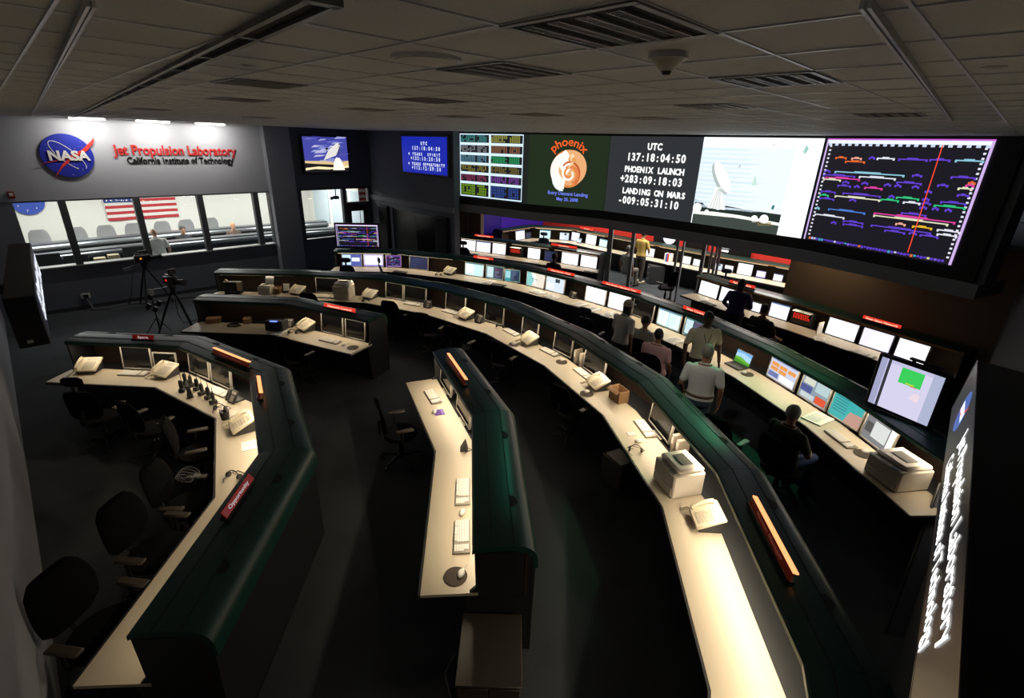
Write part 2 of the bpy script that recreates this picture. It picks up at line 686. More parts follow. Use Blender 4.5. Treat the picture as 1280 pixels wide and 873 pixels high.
# briefing room behind the lettered wall
mb = MB()
rbox(mb, -2.5, 13, -23.2, -23.0, 0, 3.2)
struct(mb, 'wall_far', M_WHITEWALL)
mb = MB()
rbox(mb, -2.7, -2.5, -23.2, -17, 0, 3.2)
rbox(mb, 9.9, 10.1, -23.2, -17, 0, 3.2)
struct(mb, 'wall_side', M_WHITEWALL)
mb = MB()
rbox(mb, -2.7, 10.1, -23.2, -17.0, 3.2, 3.3)
struct(mb, 'ceiling_far', M_WHITEWALL)
mb = MB()
rbox(mb, 9.86, 9.9, -22.3, -20.9, 1.0, 2.5)
rbox(mb, 9.86, 9.9, -20.6, -19.2, 1.0, 2.5)
rbox(mb, 9.86, 9.9, -18.9, -17.6, 1.0, 2.5)
struct(mb, 'window_8', mat('bluish_glass_panel', hexc('b8c8d2'), .2))
# ------------------------------------------------------------------ things on the ceiling
M_LOUV = mat('louver_metal', (0.5, 0.46, 0.4), 0.3, metal=.25)
M_RECSHADE = mat('painted_recess_shade', (0.004, 0.004, 0.005), 0.8)  # near-black colour stands in for shade inside unmodelled openings
def make_lum():
    t = thing('ceiling_light', '', 'ceiling light')
    h = TILE / 2
    mb = MB()
    for a in (-1, 1):
        mb.box((a * (h - .012), 0, -.001), (.024, TILE, .008), bev=.002)
        mb.box((0, a * (h - .012), -.001), (TILE - .05, .024, .008), bev=.002)
    mb.build('frame', mat('light_trim', hexc('6f6d68'), .4), t)
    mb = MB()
    mb.box((0, 0, .001), (TILE - .05, TILE - .05, .004))  # flat plate, the recess shade is only its dark colour
    mb.build('recess', M_RECSHADE, t)
    mb = MB()
    for i in range(4):
        y = -.135 + .09 * i
        mb.box((0, y - .018, -.004), (TILE - .06, .003, .009))
        mb.box((0, y + .018, -.004), (TILE - .06, .003, .009))
        for j in range(22):
            mb.box((-.175 + j * .0167, y, -.004), (.0025, .036, .008))
    mb.build('louver', M_LOUV, t)
    return t
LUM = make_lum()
lums = [(755, 28, 'large dark louvred ceiling light nearest the camera'), (628, 87, 'dark louvred ceiling light right of the round ceiling speaker'),
        (943, 99, 'louvred ceiling light right of the smoke detector'), (343, 108, 'louvred ceiling light with white glints, left middle of ceiling'),
        (266, 123, 'small louvred ceiling light with glints beyond the larger glinting one'), (442, 136, 'dark ceiling light in front of the column by the dish television'),
        (540, 128, 'dark ceiling light in the middle, nearer the camera than its neighbour'), (872, 135, 'dark ceiling light above the right half of the clock panel'),
        (666, 142, 'dark ceiling light above the orange emblem panel'), (815, 149, 'thin dark ceiling light just above the clock readout'),
        (1143, 143, 'dark ceiling light above the coloured timeline panel'), (210, 137, 'dim ceiling light above the lettered wall'),
        (330, 147, 'thin ceiling light in front of the grey column'), (571, 146, 'thin dark ceiling light above left end of video wall')]
first = True
used = set()
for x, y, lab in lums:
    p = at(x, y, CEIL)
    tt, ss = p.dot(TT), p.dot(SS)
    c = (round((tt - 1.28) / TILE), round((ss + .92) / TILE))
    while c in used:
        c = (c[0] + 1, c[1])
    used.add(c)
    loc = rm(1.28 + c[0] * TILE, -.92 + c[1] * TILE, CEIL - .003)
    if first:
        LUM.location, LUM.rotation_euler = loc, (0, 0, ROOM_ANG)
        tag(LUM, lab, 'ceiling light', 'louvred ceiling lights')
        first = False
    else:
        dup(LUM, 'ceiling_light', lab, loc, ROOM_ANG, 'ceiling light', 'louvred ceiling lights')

# linear slot diffuser
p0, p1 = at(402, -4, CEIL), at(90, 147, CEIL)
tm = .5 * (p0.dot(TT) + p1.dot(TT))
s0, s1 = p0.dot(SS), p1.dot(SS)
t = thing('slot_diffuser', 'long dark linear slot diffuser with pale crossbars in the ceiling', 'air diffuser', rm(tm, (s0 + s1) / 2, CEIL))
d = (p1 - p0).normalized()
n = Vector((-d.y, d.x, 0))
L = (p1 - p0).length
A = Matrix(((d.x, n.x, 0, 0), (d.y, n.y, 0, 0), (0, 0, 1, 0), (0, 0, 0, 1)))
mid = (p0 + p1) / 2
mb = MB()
mb.box(mid + Vector((0, 0, -.004)), (L, .05, .004), M=A)  # flat strip coloured dark in place of shade inside the slot
mb.build('slot', M_RECSHADE, t, shift=t.location)
mb = MB()
for q in (-.034, .034):
    mb.box(mid + n * q + Vector((0, 0, -.008)), (L, .018, .016), M=A)
mb.build('rail', mat('slot_rail', hexc('8a877e'), .4), t, shift=t.location)
k = .0
while k < L:
    mb = MB()
    mb.box(p0 + d * k + Vector((0, 0, -.009)), (.03, .09, .014), M=A)
    mb.build('crossbar', mat('slot_rail', (0, 0, 0)), t, shift=t.location)
    k += .6
# narrow track on the far left and the pale track on the right
for (xa, ya, xb, yb, lab, w) in ((112, -2, 38, 146, 'thin grey ceiling track on the left', .012), (1084, -2, 1190, 150, 'pale curtain track crossing the ceiling on the right', .014)):
    a, b = at(xa, ya, CEIL), at(xb, yb, CEIL)
    t = thing('ceiling_track', lab, 'track', (a + b) / 2)
    d = (b - a).normalized()
    A = Matrix(((d.x, -d.y, 0, 0), (d.y, d.x, 0, 0), (0, 0, 1, 0), (0, 0, 0, 1)))
    n = Vector((-d.y, d.x, 0))
    mb = MB()
    for q in (-1, 1):
        mb.box((a + b) / 2 + n * q * w / 2 + Vector((0, 0, -.009)), ((b - a).length, .008, .018), M=A)
    mb.box((a + b) / 2 + Vector((0, 0, -.003)), ((b - a).length, w, .004), M=A)
    mb.build('rail', M_TBAR, t, shift=t.location)
# ceiling speaker and smoke detector
p = at(533, 72, CEIL)
t = thing('ceiling_speaker', 'round pale ceiling speaker grille beside the dark louvred light', 'speaker', p)
mb = MB()
mb.cyl((0, 0, -.012), (0, 0, .0), .135, n=40)
mb.build('rim', M_TBAR, t)
mb = MB()
mb.cyl((0, 0, -.015), (0, 0, -.011), .12, n=40)
mb.build('grille', mat('speaker_grille_grey', hexc('d4d2cc'), .7), t)
p = at(836, 66, CEIL)
t = thing('smoke_detector', 'small white cone shaped smoke detector on the ceiling', 'smoke detector', p)
mb = MB()
mb.cyl((0, 0, -.02), (0, 0, 0), .066, n=28)
mb.build('base', M_WHITE, t)
mb = MB()
mb.cyl((0, 0, -.055), (0, 0, -.02), .02, .058, n=28)
mb.build('sensor_housing', M_BEIGE, t)
mb = MB()
mb.cyl((0, 0, -.066), (0, 0, -.055), .012, .018, n=16)
mb.build('sensor_tip', M_DGREY, t)
sp = None
for x, y, lab in ((310, 82, 'small white sprinkler cap on ceiling left of the round speaker'), (184, 123, 'small white sprinkler cap beside the slot diffuser end'), (1242, 84, 'small white sprinkler cap at the right ceiling edge'), (1090, 160, 'small white sensor dome above the timeline panel')):
    if sp is None:
        sp = thing('sprinkler_cap', lab, 'sprinkler', at(x, y, CEIL), 0, 'sprinkler caps')
        mb = MB()
        mb.ell((0, 0, 0), (.03, .03, .012), v1=.55)
        mb.build('cap', M_WHITE, sp)
        mb = MB()
        mb.cyl((0, 0, -.003), (0, 0, 0), .038, n=20)
        mb.build('plate', M_TBAR, sp)
    else:
        dup(sp, 'sprinkler_cap', lab, at(x, y, CEIL), 0, 'sprinkler', 'sprinkler caps')
# wall-wash lamps in front of the lettered wall
for i, (x0, x1, y, lab) in enumerate(((87, 129, 147.5, 'leftmost of three lit strips above the lettered wall'), (171, 210, 150.5, 'middle of three lit strips above the lettered wall'), (245, 279, 153.5, 'rightmost of three lit strips above the lettered wall'))):
    a, b = at(x0, y, CEIL), at(x1, y, CEIL)
    t0, t1 = TT.dot(onplane(x0, y, rm(0, SN + .5), SS)), TT.dot(onplane(x1, y, rm(0, SN + .5), SS))
    t = thing('wall_wash_light', lab, 'ceiling light', rm((t0 + t1) / 2, SN + .45, CEIL), 0, 'wall wash lights')
    mb = MB()
    rbox(mb, t0, t1, SN + .42, SN + .48, CEIL - .03, CEIL - .02)
    mb.build('lamp', G('fff4e6', 3.0), t, shift=t.location)
    mb = MB()
    for q in (.39, .51):
        rbox(mb, t0 - .03, t1 + .03, SN + q - .02, SN + q + .02, CEIL - .045, CEIL)
    mb.build('trim', M_WHITE, t, shift=t.location)
    l = bpy.data.lights.new('wall_wash', 'AREA')
    l.shape = 'RECTANGLE'
    l.size, l.size_y = t1 - t0, .05
    l.energy = 19
    l.color = (1, .95, .88)
    lo = bpy.data.objects.new('wall_wash_lamp', l)
    COL.objects.link(lo)
    lo.location = rm((t0 + t1) / 2, SN + .62, CEIL - .05)
    # aim down and towards the wall
    z = -(Vector((0, 0, -1)) - SS * .75).normalized()
    x = TT
    y = z.cross(x)
    lo.matrix_world = Matrix(((x.x, y.x, z.x, lo.location.x), (x.y, y.y, z.y, lo.location.y), (x.z, y.z, z.z, lo.location.z), (0, 0, 0, 1)))
# ------------------------------------------------------------------ console rows
M_TOP = mat('console_worktop', hexc('c2b6a0'), 0.42, noise=.04, nscale=60)
M_EDGE = mat('worktop_edge_black', (0.012, 0.012, 0.012), 0.6)
M_HOOD = mat('console_hood_teal', (0.010, 0.052, 0.042), 0.36, spec=.3, noise=.08, nscale=6)
M_SEAM = mat('hood_seam', (0.003, 0.005, 0.005), 0.7)
M_BACK = mat('console_back_black', (0.012, 0.013, 0.015), 0.5)
M_WOOD = mat('console_inner_brown', hexc('32231a'), 0.6, noise=.15, nscale=8)
M_PORT = mat('cable_port_black', (0.003, 0.004, 0.004), 0.8)
M_WARM = glow('task_tube', (1, .82, .56), 2.5)
M_TRIMWARM = mat('hood_wood_trim', hexc('8a6238'), 0.45)
ZT = 0.74
CONS = {}


def extr(mb, pts, prof, mi=0, cap=True, mis=None):
    """extrude a closed (d, z) profile along a plan polyline with mitred corners"""
    lines = [offs(pts, d) for d, z in prof]
    n, m = len(pts), len(prof)
    vs = []
    for i in range(n):
        for j, (d, z) in enumerate(prof):
            vs.append((lines[j][i].x, lines[j][i].y, z))
    for i in range(n - 1):
        for j in range(m):
            mb.add([vs[i * m + j], vs[i * m + (j + 1) % m], vs[(i + 1) * m + (j + 1) % m], vs[(i + 1) * m + j]], [(0, 1, 2, 3)], (mis[j] if mis else mi))
    if cap:
        mb.add([vs[j] for j in range(m)], [list(range(m))[::-1]], mi)
        mb.add([vs[(n - 1) * m + j] for j in range(m)], [list(range(m))], mi)


HOOD = [(0.0, 1.175), (0.0, 1.215), (.015, 1.228), (.165, 1.252), (.355, 1.252), (.44, 1.24), (.50, 1.212), (.54, 1.17), (.562, 1.11), (.57, 1.0), (.535, 1.0), (.52, 1.10), (.46, 1.17), (.34, 1.2), (.03, 1.19)]


def seg_pts(pts, i, lo, hi):
    """pts[i]..pts[i+1] offset strip as its own module with mitred ends"""
    a, b = offs(pts, lo), offs(pts, hi)
    return [a[i], a[i + 1], b[i + 1], b[i]]


def console(key, label, pts, lights, cat='control console', desk=(-.48, .05), hood_m=None, trim=False, ends=(True, True), ports=True, group='control console rows', z_l=None):
    pts = [Vector((p[0], p[1], 0)) for p in pts]
    CONS[key] = pts
    hm = hood_m or M_HOOD
    mid = pts[len(pts) // 2]
    t = thing('control_console', label, cat, mid, 0, group)
    nseg = len(pts) - 1
    mitre = {}
    offl = {}

    def line(d):
        if d not in offl:
            offl[d] = offs(pts, d)
        return offl[d]

    def module(i, prof, mb, mi=0, g=0.0):
        m = len(prof)
        A, B = [], []
        for d, z in prof:
            l = line(d)
            e = (l[i + 1] - l[i]).normalized() * g
            A.append(Vector((l[i].x + e.x, l[i].y + e.y, z)))
            B.append(Vector((l[i + 1].x - e.x, l[i + 1].y - e.y, z)))
        vs = A + B
        fs = [[j, (j + 1) % m, m + (j + 1) % m, m + j] for j in range(m)] + [list(range(m))[::-1], list(range(m, 2 * m))]
        mb.add(vs, fs, mi)

    def rect(d0, d1, z0, z1):
        return [(d0, z0), (d1, z0), (d1, z1), (d0, z1)]

    for i in range(nseg):
        mb = MB()
        module(i, HOOD, mb, 0, .0015)
        h = mb.build('hood', hm, t, shift=t.location, sharp=25)
        mb = MB()
        module(i, rect(.160, .168, 1.2495, 1.2545), mb)
        module(i, rect(.352, .360, 1.2495, 1.2545), mb)
        mb.build('seam', M_SEAM, h, shift=t.location)
        mb = MB()
        module(i, rect(desk[0], desk[1], ZT - .03, ZT), mb)
        mb.build('worktop', M_TOP, t, shift=t.location)
        mb = MB()
        module(i, rect(desk[0] - .022, desk[0], ZT - .045, ZT - .002), mb)
        mb.build('edge_strip', M_EDGE, t, shift=t.location)
        mb = MB()
        module(i, rect(.05, .47, ZT - .09, ZT - .07), mb)
        mb.build('recess_shelf', M_BACK, t, shift=t.location)
        mb = MB()
        module(i, rect(.455, .475, ZT - .07, 1.175), mb)
        mb.build('inner_panel', M_WOOD, t, shift=t.location)
        mb = MB()
        module(i, rect(.515, .535, .0, 1.05), mb)
        module(i, rect(.0, .02, .0, ZT - .03), mb)
        mb.build('back_panel', M_BACK, t, shift=t.location)
        if trim:
            mb = MB()
            module(i, rect(-.012, .0, 1.18, 1.214), mb)
            mb.build('hood_trim', M_TRIMWARM, t, shift=t.location)
        # lamp under the lip
        p, q = line(.075)[i], line(.075)[i + 1]
        e = (q - p)
        L = e.length
        e.normalize()
        nn = Vector((-e.y, e.x, 0))
        if lights[i] > 0:
            mb = MB()
            a, b = p + e * .12, q - e * .12
            mb.cyl((a.x, a.y, 1.166), (b.x, b.y, 1.166), .011, n=8)
            mb.build('task_light', M_WARM, t, shift=t.location)
            l = bpy.data.lights.new('task', 'AREA')
            l.shape = 'RECTANGLE'
            l.size, l.size_y = L - .24, .03
            l.energy = 4.8 * lights[i] * L
            l.color = (1, .83, .6)
            lo = bpy.data.objects.new('task_lamp', l)
            COL.objects.link(lo)
            c = (p + q) / 2 - nn * .03
            z = (Vector((0, 0, 1)) + nn * .35).normalized()   # lamp points along -z: down and towards the operator
            y = z.cross(e)
            lo.matrix_world = Matrix(((e.x, y.x, z.x, c.x), (e.y, y.y, z.y, c.y), (e.z, y.z, z.z, 1.16), (0, 0, 0, 1)))
        if ports:
            npt = max(1, int(L / .75))
            for k in range(npt):
                u = (k + .5) / npt
                pp = line(.36)[i].lerp(line(.36)[i + 1], u)
                mb = MB()
                n = 12
                vs = [pp + e * (.075 * math.cos(PI * a / n)) + nn * (.068 * math.sin(PI * a / n)) for a in range(n + 1)]
                zz = lambda p: 1.2535 - max(0, (p - pp).dot(nn) - .0) * .16
                mb.slab([(v.x, v.y, zz(v)) for v in vs], (0, 0, .003))
                mb.build('cable_port', M_PORT, t, shift=t.location)
    for ii, en in ((0, ends[0]), (nseg, ends[1])):
        if en:
            j = 0 if ii == 0 else nseg - 1
            e = (pts[j + 1] - pts[j]).normalized() * (1 if ii == 0 else -1)
            nn = Vector((-e.y, e.x, 0)) * (1 if ii == 0 else -1)
            p = pts[ii]
            poly = [(.0, .0), (.53, .0), (.545, 1.0), (.53, 1.12), (.45, 1.19), (.02, 1.18), (.03, .8), (-.06, .70)]
            mb = MB()
            mb.slab([p + nn * d + Vector((0, 0, z)) + e * .004 for d, z in poly], e * .03)
            mb.build('end_panel', M_BACK, t, shift=t.location)
    return t


def mods(poly, n_each=None):
    return poly


console('L', 'angled dark console on the left with red spacecraft name plates and radio chargers',
        [(-7.25, 7.33), (-5.37, 7.27), (-3.72, 6.28), (-2.70, 4.46), (-2.56, 2.34)], [.55, 1.15, 1.25, .4])
# its near desk runs on beyond the hood
console('C', 'short two-part green topped console island in the middle of the floor',
        [(-1.29, 7.37), (-.48, 5.41), (-.28, 3.19)], [1.1, 1.0], desk=(-.45, .05))
console('CL', 'dark console island with blue glowing box and red plate, left of centre',
        [(-6.60, 9.68), (-4.68, 9.64), (-2.72, 8.75)], [.05, .6], desk=(-.52, .05))
console('M', 'longest curved green topped console row with dark beige monitors',
        [(-7.45, 11.9), (-5.4, 12.02), (-3.4, 11.85), (-1.75, 11.12), (-.17, 9.9), (1.03, 8.3), (1.86, 6.5), (2.22, 4.4), (2.02, 2.3), (1.6, 1.2)],
        [.3, .45, .6, .8, .95, 1.15, 1.5, 1.9, 2.3, 2.3], desk=(-.50, .03))
console('R2', 'second curved console row with lit monitors behind the standing people',
        [(-5.5, 14.83), (-3.7, 14.97), (-1.75, 14.4), (.1, 13.52), (1.55, 12.27), (2.75, 11.02), (3.68, 9.6), (4.37, 7.95), (4.78, 6.3), (4.93, 4.4)],
        [.5, .6, .7, .75, .8, .85, .9, .9, .9], desk=(-.50, .05))
console('R3', 'far console row with white monitors left of the glass doors',
        [(-2.1, 18.05), (-.24, 17.2), (1.2, 16.45), (2.68, 15.5)], [.5, .6, .6], trim=True, ports=False)
console('R3b', 'far console row with white monitors along the taupe wall on the right',
        [(4.94, 13.13), (5.55, 12.0), (6.5, 10.62), (7.95, 8.05)], [.5, .5, .5], trim=True, ports=False)
console('R4', 'farthest console row in front of the red wall behind glass',
        [(-.5, 19.6), (.75, 20.9), (2.4, 20.5), (3.5, 19.2), (5.0, 17.6), (6.3, 16.2), (7.8, 14.85), (8.9, 13.7)], [.3] * 7, trim=True, ports=False)
# desk tongue of the left console beyond its hood
# ------------------------------------------------------------------ the curved video wall
class Canvas:
    """flat lit picture on a panel: quads and polygons in 0..1 panel coordinates, stacked by thin layers"""
    def __init__(self, o, ux, uy, w, h, shift=None):
        self.M = frame_m(o, ux, uy)
        self.w, self.h = w, h
        self.mb = MB()
        self.mats = []
        self.layer = 0
        self.shift = shift

    def mi(self, m):
        if m not in self.mats:
            self.mats.append(m)
        return self.mats.index(m)

    def p(self, u, v, z):
        return self.M @ Vector((u * self.w, v * self.h, z))

    def poly(self, uvs, m, dz=None):
        z = self.layer * .0006 if dz is None else dz
        self.mb.add([self.p(u, v, z) for u, v in uvs], [list(range(len(uvs)))], self.mi(m))

    def rect(self, u0, v0, u1, v1, m):
        self.poly([(u0, v0), (u1, v0), (u1, v1), (u0, v1)], m)

    def up(self):
        self.layer += 1

    def build(self, name, parent=None, label=None):
        return self.mb.build(name, self.mats, parent, shift=self.shift, recalc=False, label=label)

    def textm(self, u, v, dz=.012):
        return self.M @ Matrix.Translation((u * self.w, v * self.h, dz))


VW = thing('video_wall', 'huge curved five panel video wall in a black frame', 'video wall', JN[2] + Vector((0, 0, 2.6)))
mb = MB()
strip(mb, JX, .02, .14, 2.66, CEIL)
mb.build('frame', mat('video_frame_black', (.002, .002, .002), .5), VW, shift=VW.location)
FR = VW.location
PAN = []
for i in range(5):
    a, b = JN[i], JN[i + 1]
    e = (b - a).normalized()
    n = Vector((e.y, -e.x, 0))       # towards the room
    PAN.append(Canvas((a.x, a.y, ZS0), e, (0, 0, 1), (b - a).length, ZSH, shift=FR))
# panel 1: telemetry tables
c = PAN[0]
c.rect(.0, .0, 1, 1, G('20242a', .8))
c.up()
c.rect(.02, .02, .985, .995, G('cfe6f4', 1.2))
c.up()
rows = [(.98, .865), (.825, .715), (.675, .565), (.525, .415), (.375, .265), (.225, .04)]
cols = [('3f8f8c', 'a3a24a'), ('8a8c92', '9a6848'), ('5f8fa5', '2fae6a'), ('8a8038', '7d7038'), ('8c3a5a', '7d46a8'), ('7aa51e', '3450a0')]
for (v1, v0), (ca, cb) in zip(rows, cols):
    for u0, u1, cc in ((.03, .485, ca), (.515, .975, cb)):
        c.rect(u0, v0, u1, v1, G('1c1e24', .8))
c.up()
for (v1, v0), (ca, cb) in zip(rows, cols):
    for u0, u1, cc in ((.035, .485, ca), (.52, .975, cb)):
        n_ = 15
        for k in range(n_):
            if k == 8:
                continue
            a = u0 + (u1 - u0) * k / n_
            b = a + (u1 - u0) / n_ * .74
            if k == n_ - 1 and random.random() < .8:
                continue
            vv = (v1 - v0)
            for q in range(4):
                if random.random() < .12:
                    continue
                c.rect(a, v0 + vv * (.08 + .23 * q), b, v0 + vv * (.08 + .23 * q + .19), G(cc, .75))
P1 = c.build('screen_panel', VW, 'panel of coloured telemetry tables')
# panel 2: mission emblem on dark green
c = PAN[1]
c.rect(0, 0, 1, 1, G('232925', .8))
c.up()
c.rect(.06, 0, .99, 1, G('23301f', .95))
c.up()
asp = c.w / c.h


def disc(c, u, v, r, m, n=40, a0=0, a1=2 * PI, squash=1):
    c.poly([(u + r / asp * math.cos(a0 + (a1 - a0) * k / n), v + r * squash * math.sin(a0 + (a1 - a0) * k / n)) for k in range(n + (0 if a1 - a0 > 6.2 else 1))], m)


cx, cy, R = .548, .545, .262
disc(c, cx, cy, R, G('e08a48', 1.0))
c.up()
disc(c, cx + .03, cy + .015, R * .93, G('f0b27a', 1.0))
c.up()


def swoosh(c, fn, n, m):
    L, Rr = [], []
    for k in range(n + 1):
        (x, y), (nx, ny), w = fn(k / n)
        L.append((x + nx * w, y + ny * w))
        Rr.append((x - nx * w, y - ny * w))
    for k in range(n):
        q = [L[k], L[k + 1], Rr[k + 1], Rr[k]]
        c.poly([(cx + x / asp, cy + y) for x, y in q], m)


def spiral(r0, r1, a0, a1, w0, w1, ox=0, oy=0):
    def f(t):
        a = a0 + (a1 - a0) * t
        r = r0 + (r1 - r0) * t
        return (ox + r * math.cos(a), oy + r * math.sin(a)), (math.cos(a), math.sin(a)), w0 + (w1 - w0) * t
    return f


def arc3(p0, p1, p2, w0, w1, w2):
    def f(t):
        x = (1 - t) ** 2 * p0[0] + 2 * t * (1 - t) * p1[0] + t * t * p2[0]
        y = (1 - t) ** 2 * p0[1] + 2 * t * (1 - t) * p1[1] + t * t * p2[1]
        dx = 2 * (1 - t) * (p1[0] - p0[0]) + 2 * t * (p2[0] - p1[0])
        dy = 2 * (1 - t) * (p1[1] - p0[1]) + 2 * t * (p2[1] - p1[1])
        L = math.hypot(dx, dy) + 1e-9
        w = (1 - t) ** 2 * w0 + 2 * t * (1 - t) * w1 + t * t * w2
        return (x, y), (-dy / L, dx / L), w
    return f


swoosh(c, spiral(.19, .2, 1.9, 4.6, .06, .075, -.02, -.02), 24, G('f6efe6', 1.15))
swoosh(c, arc3((-.02, .22), (-.16, .1), (.02, -.02), .05, .09, .08), 18, G('fbf4ea', 1.15))
swoosh(c, arc3((-.2, -.08), (-.21, -.27), (-.06, -.31), .05, .06, .005), 18, G('e8f0f8', 1.15))
c.up()
swoosh(c, spiral(.15, .03, -1.2, 5.4, .032, .012, .02, -.07), 36, G('e88a4c', 1.0))
swoosh(c, spiral(.2, .11, -.9, 2.4, .02, .012, .0, -.04), 28, G('d86a3a', .9))
swoosh(c, arc3((.04, .2), (.1, .1), (.0, .02), .028, .03, .01), 12, G('f4d4a8', 1.1))
c.up()
swoosh(c, spiral(.11, .05, 2.2, 7.0, .016, .01, .02, -.07), 30, G('fff6ea', 1.2))
disc(c, cx + .06, cy + .13, .03, G('e8a050', 1))
P2 = c.build('screen_panel', VW, 'dark green panel with round orange and white bird emblem')


def arch(p):
    r = .56
    a = p.x / r
    return Vector((math.sin(a) * (r + p.y), math.cos(a) * (r + p.y) - r, p.z))


text_mesh('phoenix', .29, c.textm(.54, .86), G('f0622c', 1.1), 'lettering', P2, bold=.004, shift=FR, curve=arch)
text_mesh('Entry Descent Landing', .125, c.textm(.56, .175), G('6f7ef0', 1.2), 'lettering', P2, bold=.002, shift=FR)
text_mesh('May 25, 2008', .115, c.textm(.56, .095), G('6f7ef0', 1.2), 'lettering', P2, bold=.002, shift=FR)
# panel 3: clocks
c = PAN[2]
c.rect(0, 0, 1, 1, G('34373a', .85))
P3 = c.build('screen_panel', VW, 'grey panel with white mission clock readouts')
WT = G('f4f4f2', 1.3)


def mono(c, txt, u0, u1, v, size, m, par, xs=.9, bold=.008):
    """fixed-pitch line from u0 to u1"""
    n = len(txt)
    for k, ch in enumerate(txt):
        pass
    mbj = None
    obs = []
    for k, ch in enumerate(txt):
        if ch == ' ':
            continue
        u = u0 + (u1 - u0) * (k + .5) / n
        obs.append((ch, u))
    # one mesh for the line
    me = None
    vs, fs = [], []
    for ch, u in obs:
        cu = bpy.data.curves.new('l', 'FONT')
        cu.body = ch
        cu.size = size
        cu.align_x = 'CENTER'
        cu.offset = bold
        cu.resolution_u = 2
        o = bpy.data.objects.new('l', cu)
        COL.objects.link(o)
        dg = bpy.context.evaluated_depsgraph_get()
        m2 = bpy.data.meshes.new_from_object(o.evaluated_get(dg))
        T = c.textm(u, v)
        off = len(vs)
        for q in m2.vertices:
            vs.append(T @ Vector((q.co.x * xs, q.co.y, 0)))
        for f in m2.polygons:
            fs.append([i + off for i in f.vertices])
        bpy.data.objects.remove(o)
        bpy.data.curves.remove(cu)
        bpy.data.meshes.remove(m2)
    b = MB()
    b.add(vs, fs)
    return b.build('lettering', m, par, shift=c.shift, recalc=False)


mono(c, 'UTC', .44, .60, .84, .20, WT, P3)
mono(c, '137:18:04:50', .215, .86, .70, .24, WT, P3)
mono(c, 'PHOENIX LAUNCH', .20, .86, .555, .185, WT, P3)
mono(c, '+283:09:18:03', .165, .86, .42, .24, WT, P3)
mono(c, 'LANDING ON MARS', .20, .91, .275, .185, WT, P3)
mono(c, '-009:05:31:10', .165, .855, .14, .24, WT, P3)
# panel 4: antenna dish slide
c = PAN[3]
c.rect(0, 0, .98, 1, G('fbfdff', 1.5))
c.rect(.98, 0, 1, 1, G('10141a', .8))
c.up()
c.rect(0, .11, .79, .90, G('dfe9f4', 1.25))
c.up()
for k in range(14):
    v = .2 + .05 * k
    c.poly([(0, v), (.3 + .25 * random.random(), v + .01), (.4 + .3 * random.random(), v + .03), (0, v + .035)], G(random.choice(['d4e4f0', 'd8e6f2', 'e4edf6', 'd0e0ee']), 1.2))
c.poly([(.008, .0), (.79, .0), (.79, .22), (.5, .23), (.31, .25), (.25, .19), (.12, .22), (.07, .27), (.008, .29)], G('2c3834', .8))
c.up()
c.poly([(.008, .0), (.79, .0), (.79, .09), (.6, .12), (.3, .13), (.008, .115)], G('4a544e', .8))
c.poly([(.008, .11), (.4, .125), (.79, .10), (.79, .13), (.45, .16), (.2, .165), (.008, .14)], G('fbfff0', 1.3))
for u, v, r in ((.04, .19, .055), (.66, .15, .05), (.58, .14, .04), (.14, .15, .03)):
    disc(c, u, v, r, G('fffff4', 1.5), 18)
c.poly([(.62, .07), (.74, .09), (.72, .13), (.6, .12)], G('a8905a', .8))
c.up()
def ellp(u, v, a, b, rot, m, n=32):
    c.poly([(u + (a * math.cos(q) * math.cos(rot) - b * math.sin(q) * math.sin(rot)) / asp, v + a * math.cos(q) * math.sin(rot) + b * math.sin(q) * math.cos(rot)) for q in [2 * PI * k / n for k in range(n)]], m)


asp = c.w / c.h
c.poly([(.14, .2), (.19, .44), (.24, .46), (.31, .2)], G('eff2f0', 1.3))
ellp(.215, .55, .20, .075, -.98, G('b9c6c2', 1.0))
c.up()
ellp(.232, .565, .20, .062, -.98, G('fdfdfb', 1.5))
c.up()
for k in range(4):
    c.poly([(.155 + .03 * k, .2), (.165 + .03 * k, .2), (.215 + .008 * k, .43), (.208 + .008 * k, .43)], G('c6cec8', 1.1))
c.poly([(.232, .565), (.30, .66), (.304, .655), (.24, .56)], G('d8dedc', 1.2))
c.poly([(.50, .50), (.515, .62), (.535, .56), (.54, .50)], G('c4e0d4', 1.15))
c.poly([(.845, .86), (.86, .94), (.885, .90), (.87, .85)], G('a8d8cc', 1))
c.poly([(.70, .27), (.705, .31), (.725, .31), (.72, .26)], G('4a8a90', .8))
c.poly([(.60, .91), (.62, .93), (.63, .95), (.61, .93)], G('808878', .8))
c.poly([(.36, .68), (.375, .69), (.37, .72)], G('a0b0b0', .9))
P4 = c.build('screen_panel', VW, 'overexposed white panel with an antenna dish slide')
